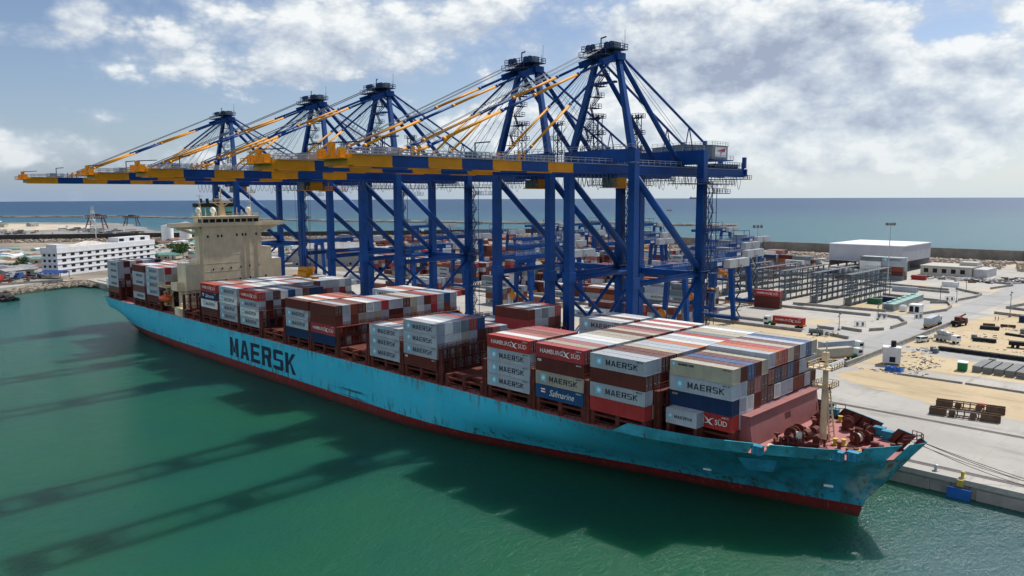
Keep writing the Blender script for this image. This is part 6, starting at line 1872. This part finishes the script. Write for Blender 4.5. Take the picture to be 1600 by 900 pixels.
for u in (-1.1, 1.1):
    mb = MB(); mb.box(u - .8, -2.66, .4, u + .8, -2.61, 2.9); mb.build('opening', DARKW, wc_)
w2_ = thing('tank_box', 'small white tank box between the generators and the white cabin', 'tank', (175.6, 249, GZ + .02))
mb = MB(); mb.cbox(0, 0, .2, 2.4, 2.4, 2.2); mb.tube((-.8, 0, 2.4), (.8, 0, 2.4), .5, n=8); mb.build('body', WHITEP, w2_)
mb = MB(); mb.box(-1.2, -1.2, 0, -.9, 1.2, .2); mb.box(.9, -1.2, 0, 1.2, 1.2, .2); mb.build('skid', STEELG, w2_)
g2 = thing('trailer_tank', 'small dark tank trailer parked behind the ship containers near the white gate', 'trailer', (172.4, 166.3, GZ + .02), R_(20))
mb = MB(); mb.tube((-2.4, 0, 1.5), (2.4, 0, 1.5), .85, n=12); mb.box(-2.6, -.7, .6, 2.6, .7, .8); mb.build('tank', STEELG, g2)
for u in (-1.4, 1.4):
    for v in (-.8, .8):
        mb = MB(); mb.tube((u, v - .12, .4), (u, v + .12, .4), .4, n=10); mb.build('wheel', TYRE, g2)
def camera_pole(x, y, lab, h=7.0):
    r_ = thing('camera_pole', lab, 'pole', (x, y, GZ + .02), 0, 'thin poles at the lane gates')
    mb = MB(); mb.tube((0, 0, 0), (0, 0, h), .16, .1, 6); mb.cbox(0, 0, 0, .8, .8, .6); mb.build('pole', STEELG, r_)
    mb = MB(); mb.cbox(.2, 0, h - 1.0, .7, .5, .5); mb.cbox(-.3, .2, h - 2, .5, .4, .5); mb.build('camera', STEELG, r_)
for a in ((174.5, 182, 'thin pole behind the white lane gate near the red-box truck'), (176.2, 217, 'thin pole right of the kerb in the middle paving'), (174.0, 164.0, 'short pole beside the small tank trailer', 4.5), (177, 296, 'thin pole behind the generators on the far lane'),
          (176.5, 341, 'farthest thin pole on the right lanes'), (184, 296, 'thin pole beside the far bent kerb'), (213, 262, 'thin tall pole on the sand left of the dark blue site container', 11)):
    camera_pole(*a)
def lane_gate(x, y, rz, lab):
    r_ = thing('lane_gate', lab, 'gate', (x, y, GZ + .02), rz, 'white lane gates')
    mb = MB()
    for u in (-2, 0, 2): mb.box(u - .1, -.1, 0, u + .1, .1, 2.2)
    mb.box(-2.1, -.06, 1.9, 2.1, .06, 2.2); mb.box(-2.1, -.06, .9, 2.1, .06, 1.1); mb.build('frame', WHITEP, r_)
    for u in (-1, 1):
        mb = MB(); mb.cbox(u, 0, .2, .8, .5, 1.5); mb.build('cabinet', STEELG, r_)
for a in ((177.0, 196, R_(40), 'small lane gate standing on the open paving'), (175.5, 166.5, R_(-15), 'white lane gate nearest the ship, with workers beside it'), (187, 232, R_(60), 'small lane gate at the road side of the middle island'), (180, 300, R_(30), 'far small lane gate behind the generators'), (176, 222, 0, 'lane gate beside the thin middle pole')):
    lane_gate(*a)

# ================================================================ PEOPLE
SHIRT = paint('shirt_hivis', (.55, .32, .05), .8, .1); TROU = paint('trousers', (.04, .045, .07), .8, .1); SKIN = paint('skin', (.22, .11, .07), .6, .05); HELM = paint('helmet_white', (.75, .74, .70), .4, .05)
def make_person():
    J = [(0, 0, .95, .15), (0, 0, 1.15, .14), (0, 0, 1.40, .17), (0, 0, 1.52, .065), (0, .02, 1.66, .10), (0, .02, 1.74, .085),
         (.10, 0, .90, .095), (.11, .02, .50, .065), (.12, 0, .08, .045), (.12, .14, .03, .035), (-.10, 0, .90, .095), (-.12, -.02, .50, .065), (-.13, -.05, .08, .045), (-.13, .10, .03, .035),
         (.20, 0, 1.42, .055), (.25, -.02, 1.13, .042), (.25, .08, .88, .032), (.25, .12, .80, .03), (-.20, 0, 1.42, .055), (-.25, -.02, 1.13, .042), (-.22, .10, .90, .032), (-.21, .14, .82, .03)]
    E_ = [(0, 1), (1, 2), (2, 3), (3, 4), (4, 5), (0, 6), (6, 7), (7, 8), (8, 9), (0, 10), (10, 11), (11, 12), (12, 13), (2, 14), (14, 15), (15, 16), (16, 17), (2, 18), (18, 19), (19, 20), (20, 21)]
    me = bpy.data.meshes.new('body'); me.from_pydata([j[:3] for j in J], E_, [])
    o = bpy.data.objects.new('tmp', me); COL.objects.link(o)
    o.modifiers.new('s', 'SKIN'); sm = o.modifiers.new('d', 'SUBSURF'); sm.levels = 1; sm.render_levels = 1
    for i, j in enumerate(J): me.skin_vertices[0].data[i].radius = (j[3], j[3])
    me.skin_vertices[0].data[0].use_root = True
    dg = bpy.context.evaluated_depsgraph_get()
    out = bpy.data.meshes.new_from_object(o.evaluated_get(dg)); bpy.data.objects.remove(o)
    out.name = 'body'; out.materials.clear()
    for m_ in (SHIRT, TROU, SKIN): out.materials.append(m_)
    for p in out.polygons:
        c = p.center; p.use_smooth = True
        p.material_index = 2 if c.z > 1.5 or (abs(c.x) > .17 and c.z < 1.12) else 0 if c.z > .95 or abs(c.x) > .19 else 1
    return out
PB = make_person()
mb = MB(); mb.sphere((0, .02, 1.76), .115, 10, 6, sz=.8); mb.tube((0, .03, 1.74), (0, .03, 1.755), .15, n=12); PH = mb.mesh('helmet', HELM, smooth=True)
for x, y, rz, lab in ((211.0, 247.6, 1.0, 'left worker in orange vest standing on the sand left of the dark blue site container'), (211.9, 248.3, 2.4, 'right worker in orange vest standing on the sand left of the dark blue site container'),
                      (178.4, 167.2, 0.3, 'left worker beside the white lane gate nearest the ship'), (180.0, 167.4, 3.0, 'right worker beside the white lane gate nearest the ship')):
    p_ = thing('person', lab, 'person', (x, y, GZ + .03), rz, 'workers on the quay'); link_part('body', PB, p_); link_part('helmet', PH, p_)

# ================================================================ QUAY EDGE: fenders, bollards, mooring lines
FENB = paint('fender_blue', (.025, .12, .42), .5, .15)
def fender(x, lab):
    r_ = thing('quay_fender', lab, 'fender', (x, 42.9, 1.2), 0, 'blue quay fenders')
    mb = MB(); mb.box(-1.9, -1.35, -1.4, 1.9, -1.0, .75); mb.build('panel', FENB, r_)
    mb = MB(); mb.tube((0, -1.0, -.3), (0, -.02, -.3), .75, n=12)
    for u in (-1.5, 1.5): mb.tube((u, -1.0, .5), (u, 0, 1.1), .06, n=4)
    mb.build('rubber_cone', TYRE, r_)
fender(252.3, 'blue fender panel on the quay wall just beyond the ship bow'); fender(265.3, 'blue fender panel at the right edge of the picture')
def quay_bollard(x, y, lab, mat):
    r_ = thing('quay_bollard', lab, 'bollard', (x, y, GZ + .03), 0, 'mooring bollards on the quay edge')
    mb = MB(); mb.cbox(0, 0, 0, 1.0, 1.0, .12); mb.tube((0, 0, .12), (0, 0, .85), .3, .26, 12); mb.build('post', mat, r_)
    mb = MB(); mb.sphere((0, .12, .95), .42, 12, 6, sz=.55); mb.build('head', mat, r_)
quay_bollard(252.2, 44.0, 'yellow topped bollard above the blue fender beyond the bow', YELL)
quay_bollard(247.6, 44.6, 'small grey ring bollard on the quay edge nearest the bow', GALV); quay_bollard(272.0, 44.2, 'bollard beyond the right edge holding the bow lines', BLACKM)
mb = MB(); mb.box(251.7, 42.5, 2.0, 252.8, 42.84, 3.2); tag(mb.build('fender_bracket', YELL), 'yellow bracket plate on the quay wall above the blue fender', 'bracket')
def line(p, q, sag, lab):
    p, q = Vector(p), Vector(q); mb = MB()
    pts = [p.lerp(q, k / 14) - Vector((0, 0, sag * (1 - (2 * k / 14 - 1) ** 2))) for k in range(15)]
    mb.path(pts, .055, 5); tag(mb.build('mooring_line', ROPED), lab, 'mooring line', 'mooring lines from the bow')
ROPED = paint('rope_dark', (.16, .14, .11), .9, .2)
line((251.6, 21.9, 15.0), (284, 44.2, 4.2), 1.0, 'uppermost mooring line running from the bow tip to the right edge')
line((250.8, 24.0, 14.4), (280, 44.2, 4.2), 1.2, 'middle mooring line from the bow to the right edge')
line((249.0, 26.6, 13.4), (272, 44.2, 4.2), 1.3, 'lowest mooring line from the bow fairlead')
line((236.0, 35.6, 13.4), (262, 47.5, 4.0), 1.0, 'mooring line leaving the far side of the forecastle low over the quay')

# ================================================================ THE LEFT SHORE
ob = thing('office_building', 'long white four-storey office block with dark windows on the left shore', 'office building', (-272, 36.5, GZ), math.atan2(.835, -.55))
LW, LD = 97.0, 12.0     # local x runs along the long face, +y away from the basin
mb = MB()
mb.box(0, 0, 0, LW, LD, 17.4)
for z in (3.9, 7.6, 11.3, 15.0):
    mb.box(-.5, -.5, z, LW + .5, LD + .5, z + .5)
mb.box(-.35, -.35, 15.5, LW + .35, LD + .35, 18.6); mb.box(0, 0, 18.6, 9, 8, 20.6); mb.box(60, 2, 18.6, LW - 2, 10, 22.0)
mb.build('wall', WHITE, ob)
mb = MB(); mb.prism_axis([(24, 18.6), (52, 18.6), (38, 21.0)], 3, 11, 'y'); mb.box(10, 1, 18.62, 22, 8, 19.6); mb.build('roof_shed', paint('roof_cream', (.62, .58, .50), .7), ob)
for z in (1.0, 4.9, 8.6, 12.3):
    for i in range(12):
        mb = MB(); x = 4.1 + i * 7.6; mb.box(x, -.10, z + .6, x + 3.4, -.02, z + 2.3); mb.build('window', DARKW, ob)
    for i in range(3):
        mb = MB(); y = 1.2 + i * 3.8; mb.box(-.10, y, z + .6, -.02, y + 1.8, z + 2.2); mb.build('window', DARKW, ob)
for x in (61, 72, 84):
    mb = MB(); mb.box(x, 1.9, 19.2, x + 5, 1.97, 21.2); mb.build('window', DARKW, ob)

GREENM = [paint('leaf_dark', (.035, .075, .022), .8, .3, .8), paint('leaf_mid', (.06, .11, .03), .8, .3, .8)]
BARK = paint('bark', (.10, .07, .05), .9, .2)
def tree_meshes(seed, h, w):
    r = random.Random(seed); mb = MB()
    mb.tube((0, 0, 0), (.2, 0, h * .45), .28, .18, 6)
    for k in range(5):
        a = k * 1.3 + r.random(); mb.tube((.2, 0, h * .4), (math.cos(a) * w * .35, math.sin(a) * w * .35, h * r.uniform(.6, .85)), .14, .05, 5)
    tk = mb.mesh('trunk', BARK)
    mb = MB(); cl = [(r.gauss(0, w * .26), r.gauss(0, w * .26), h * r.uniform(.45, .95), w * r.uniform(.14, .26)) for _ in range(15)]
    for i in range(620):
        cx, cy, cz, cr_ = r.choice(cl)
        d = Vector((r.gauss(0, 1), r.gauss(0, 1), r.gauss(0, .8))).normalized() * cr_ * r.uniform(.5, 1.1)
        c = Vector((cx, cy, cz)) + d; s = r.uniform(.18, .42) * w / 6
        a = Vector((r.gauss(0, 1), r.gauss(0, 1), r.gauss(0, 1))).normalized(); b_ = a.cross(Vector((r.gauss(0, 1), r.gauss(0, 1), r.gauss(0, 1)))).normalized()
        mb.add([c + a * s, c + b_ * s, c - a * s, c - b_ * s], [(0, 1, 2, 3)], r.randrange(2))
    return tk, mb.mesh('crown', GREENM)
TM = [tree_meshes(i, 7.5, 7) for i in range(4)]
r = random.Random(21)
TP_ = [(-360 + r.uniform(-14, 14), 118 + r.uniform(-14, 14)) for _ in range(14)] + [(-400 + r.uniform(-45, 45), 172 + r.uniform(-30, 30)) for _ in range(26)] + [(-470 + r.uniform(-30, 30), 160 + r.uniform(-40, 20)) for _ in range(22)] + [(-345, 165), (-330, 190), (-318, 22), (-330, 30), (-352, 60)]
for i, (x, y) in enumerate(TP_):
    t_ = thing('tree', 'dark green bushy tree among the sheds and roofs behind the white office block', 'tree', (x, y, GZ), r.uniform(0, 6.2), 'trees among the sheds behind the office block')
    tk, cr_ = TM[i % 4]; s = r.uniform(.7, 1.25); t_.scale = (s, s, s)
    link_part('trunk', tk, t_); link_part('crown', cr_, t_)

# low sheds and houses of the port village
ROOFS = [paint('roof_' + k, c, .7, .15, .3) for k, c in (('white', (.62, .63, .63)), ('rust', (.24, .12, .08)), ('blue', (.14, .22, .32)), ('green', (.12, .25, .20)), ('sand', (.45, .38, .28)), ('grey', (.30, .30, .30)))]
RN = ['white', 'rusty', 'blue', 'green', 'sand coloured', 'grey']
WALLS = [WHITE, paint('wall_sand', (.45, .40, .32), .8, .1), paint('wall_grey', (.32, .32, .31), .8, .1)]
def shed(x, y, rz, w_, d_, h, ri, wi, lab, grp='low sheds of the port village'):
    r_ = thing('shed', lab, 'shed', (x, y, GZ), rz, grp)
    mb = MB(); mb.box(-w_ / 2, -d_ / 2, 0, w_ / 2, d_ / 2, h); mb.build('wall', WALLS[wi], r_)
    mb = MB(); mb.prism_axis([(-d_ / 2 - .5, h), (d_ / 2 + .5, h), (0, h + d_ * .16)], -w_ / 2 - .5, w_ / 2 + .5, 'x'); mb.build('roof', ROOFS[ri], r_)
    n = max(1, int(w_ / 6))
    for i in range(n):
        mb = MB(); u = -w_ / 2 + w_ * (i + .5) / n; mb.box(u - .9, -d_ / 2 - .06, .9, u + .9, -d_ / 2 - .01, 2.4); mb.build('window', DARKW, r_)
    return r_
r = random.Random(8)
zones = [(-425, 180, 65, 45, 80, 'behind the white office block'), (-540, 230, 60, 50, 30, 'behind the white office block'), (-450, 60, 90, 32, 45, 'at the left edge behind the parked lorries'), (-350, 250, 80, 60, 45, 'behind the ship bridge'), (-270, 215, 50, 30, 12, 'behind the leftmost quay crane'), (-310, 8, 26, 26, 16, 'on the left shore beside the white office block'), (-390, 20, 70, 60, 30, 'at the left edge behind the parked lorries'), (-220, 330, 60, 30, 8, 'behind the yard cranes at mid left')]
for x, y, rx, ry, n, wh_ in zones:
    for i in range(n):
        ri = r.choice((0, 0, 1, 1, 2, 3, 4, 4, 5, 5)); 
        px_, py_ = x + r.uniform(-rx, rx), y + r.uniform(-ry, ry)
        if (Vector((px_ + 272, py_ - 36)).length < 30) or (0 < (Vector((px_ + 272, py_ - 36.5)).dot(Vector((-.55, .835)))) < 100 and 0 > (Vector((px_ + 272, py_ - 36.5)).dot(Vector((.835, .55)))) > -22): continue
        shed(px_, py_, r.choice((.4, .6, 2.1, 1.0)), r.uniform(8, 22), r.uniform(6, 11), r.uniform(3, 5), ri, r.randrange(3), f'low shed with {RN[ri]} roof {wh_}')
shed(-215, 205, R_(48), 52, 24, 13, 5, 2, 'big grey shed with a dark door behind the leftmost quay cranes', None)
wh2 = shed(-190, 300, R_(48), 26, 14, 8, 2, 0, 'white house with blue roof behind the middle quay crane', None)
# storage tanks and lattice tower behind
for i, (x, y, rr, h, lab) in enumerate([(-606, 236, 8, 19, 'left white storage silo beside the ship bridge wing'), (-590, 250, 8, 22, 'middle white storage silo beside the ship bridge wing'), (-575, 264, 7, 17, 'right white storage silo beside the ship bridge wing')]):
    t_ = thing('silo', lab, 'silo', (x, y, GZ), 0, 'white silos before the sea wall')
    mb = MB(); mb.tube((0, 0, 0), (0, 0, h), rr * .8, n=18); mb.build('shell', WHITEP, t_, smooth=False)
    mb = MB(); mb.tube((0, 0, h), (0, 0, h + 1.6), rr * .8, .8, n=18); mb.build('roof', GALV, t_)
def lattice(x, y, h, lab, w0=3.2):
    t_ = thing('lattice_tower', lab, 'lattice tower', (x, y, GZ), .3)
    mb = MB(); n = 8
    for sx in (-1, 1):
        for sy in (-1, 1): mb.beam((sx * w0, sy * w0, 0), (sx * w0 * .35, sy * w0 * .35, h), .35)
    for k in range(n):
        for sy in (-1, 1):
            a = w0 * (1 - .65 * k / n); c = w0 * (1 - .65 * (k + 1) / n); s_ = 1 if k % 2 else -1
            mb.beam((-a * s_, sy * a, h * k / n), (c * s_, sy * c, h * (k + 1) / n), .22); mb.beam((sy * a, -a * s_, h * k / n), (sy * c, c * s_, h * (k + 1) / n), .22)
    mb.build('frame', GALV, t_)
    mb = MB(); mb.cbox(0, 0, h, 3, 3, .3); mb.build('platform', GALV, t_)
lattice(-760, 205, 40, 'grey lattice tower rising before the dark sea wall above the white office block')
lattice(-815, 40, 34, 'grey lattice tower at far left before the dark sea wall', 2.4)
for x, y, lab in ((-800, 90, 'first thin pole from the left on the dark sea wall'), (-735, 200, 'second thin pole from the left on the dark sea wall'), (-630, 300, 'tall thin white pole beside the silos')):
    t_ = thing('lamp_pole', lab, 'pole', (x, y, GZ), 0, 'thin poles by the dark sea wall')
    mb = MB(); mb.tube((0, 0, 0), (0, 0, 26), .4, .25, 6); mb.build('pole', WHITEP, t_); mb = MB(); mb.cbox(0, 0, 26, 2.5, .6, .5); mb.build('lamp', STEELG, t_)
# red gantries on the reclaimed land
REDG = paint('gantry_red', (.11, .045, .045), .7, .2)
def far_gantry(x, y, s, rz, lab):
    t_ = thing('far_gantry', lab, 'gantry crane', (x, y, 2.2), rz, 'old gantry cranes on the reclaimed land')
    for sx in (-1, 1):
        for sy in (-1, 1):
            mb = MB(); mb.beam((sx * 17 * s, sy * 9 * s, 0), (sx * 12 * s, sy * 4 * s, 20 * s), 1.6 * s); mb.build('leg', REDG, t_)
        mb = MB(); mb.beam((sx * 15 * s, -7 * s, 8 * s), (sx * 15 * s, 7 * s, 8 * s), 1.1 * s); mb.build('tie', REDG, t_)
    mb = MB()
    for sy in (-1, 1):
        for z in (20, 25): mb.beam((-19 * s, sy * 4 * s, z * s), (19 * s, sy * 4 * s, z * s), 1.2 * s)
        for k in range(9): mb.beam(((-19 + k * 4.4) * s, sy * 4 * s, (20 if k % 2 else 25) * s), ((-15.6 + k * 4.2) * s, sy * 4 * s, (25 if k % 2 else 20) * s), .7 * s)
    mb.box(-6 * s, -5 * s, 25.6 * s, 8 * s, 5 * s, 28 * s); mb.build('girder', REDG, t_)
far_gantry(-1120, 318, .88, .8, 'larger dark red gantry crane standing on the sand spit')
far_gantry(-1210, 405, .72, .8, 'smaller dark red gantry crane nearer the water')
far_gantry(-1290, 20, 1.0, .8, 'dark gantry crane at the left edge of the reclaimed land')
for i in range(9):
    x, y = -1180 - 35 * r.uniform(0, 9), 60 + 26 * i
    shed(x, y, r.uniform(0, 3), r.uniform(14, 40), 10, 5, r.choice((0, 5, 3)), r.randrange(3), 'pale shed on the distant reclaimed land', 'pale sheds on the reclaimed land')
litter('site_debris', [(-1000, 280, 80, 14), (-1050, 150, 60, 30)], 260, 3.0, [STEELG, GALV, RUSTST], 15)
# parked lorries and red boxes at the left edge
LR = [(-262, 1, 'red', 'red box lorry nearest the left shore rocks'), (-268, -8, 'red', 'second red box lorry at the left edge'), (-275, -14, 'red', 'third red box lorry at the left edge'), (-286, 2, 'green', 'green lorry behind the red ones on the left shore'), (-272, 14, 'blue', 'blue lorry parked beside the blue awning'), (-281, 12, 'grey', 'grey lorry behind the blue one'), (-268, 23, 'dark', 'dark lorry next to the blue awning')]
CM_ = {'red': paint('lorry_red', (.33, .035, .03), .5, .2), 'green': CABG, 'blue': paint('lorry_blue', (.03, .08, .22), .5), 'grey': GALV, 'dark': STEELG}
for x, y, c, lab in LR:
    l_ = lorry(x, y, R_(-35), lab, CM_[c] if c != 'red' else WHITEP, CM_[c])
    l_['group'] = 'lorries parked on the left shore'
    mb = MB(); mb.box(-4.3, -1.25, 2.2, 1.7, 1.25, 4.0); mb.build('box_body', CM_[c], l_)
litter('site_debris', [(-275, 2, 14, 10), (-300, 8, 22, 10), (-340, 25, 30, 14), (-400, 60, 50, 16), (-360, 150, 30, 25)], 520, 1.1, [STEELG, RUSTST, BLACKM, DRED, GALV], 16)
aw = thing('awning', 'dark blue awning roof on posts beside the white office block', 'awning', (-262, 32, GZ), R_(30))
mb = MB(); mb.prism_axis([(-5, 3.6), (5, 3.6), (0, 5.2)], -8, 8, 'x'); mb.build('canopy', paint('awning_blue', (.025, .06, .20), .7), aw)
for u in (-7, 0, 7):
    for v in (-4, 4):
        mb = MB(); mb.box(u - .15, v - .15, 0, u + .15, v + .15, 3.6); mb.build('post', STEELG, aw)
mb = MB(); mb.box(-238.6, -60, 3.0, -238, 30, 4.6); tag(mb.build('shore_wall', KERBM), 'low grey wall along the left shore above the rocks', 'wall')
mb = MB(); rr_ = random.Random(3)
rocks('jetty_rock', [(-215, -24), (-181, -13)], 260, 7, 1.8, ROCKD, z0=.2, slope=1.5, seed=9)
# a ship on the horizon
hs = thing('distant_ship', 'tiny grey ship on the horizon right of the nearest quay crane', 'ship', (-5860, 9950, 0), R_(20))
hs.scale = (.62, .62, .62)
mb = MB(); mb.prism([(-150, -18), (120, -18), (160, 0), (120, 18), (-150, 18)], 0, 22); mb.build('hull', paint('far_ship', (.12, .14, .17), .7), hs)
mb = MB(); mb.box(-130, -14, 22, -100, 14, 50); mb.box(-80, -14, 22, 100, 14, 32); mb.build('deckhouse', paint('far_ship', (.12, .14, .17), .7), hs)
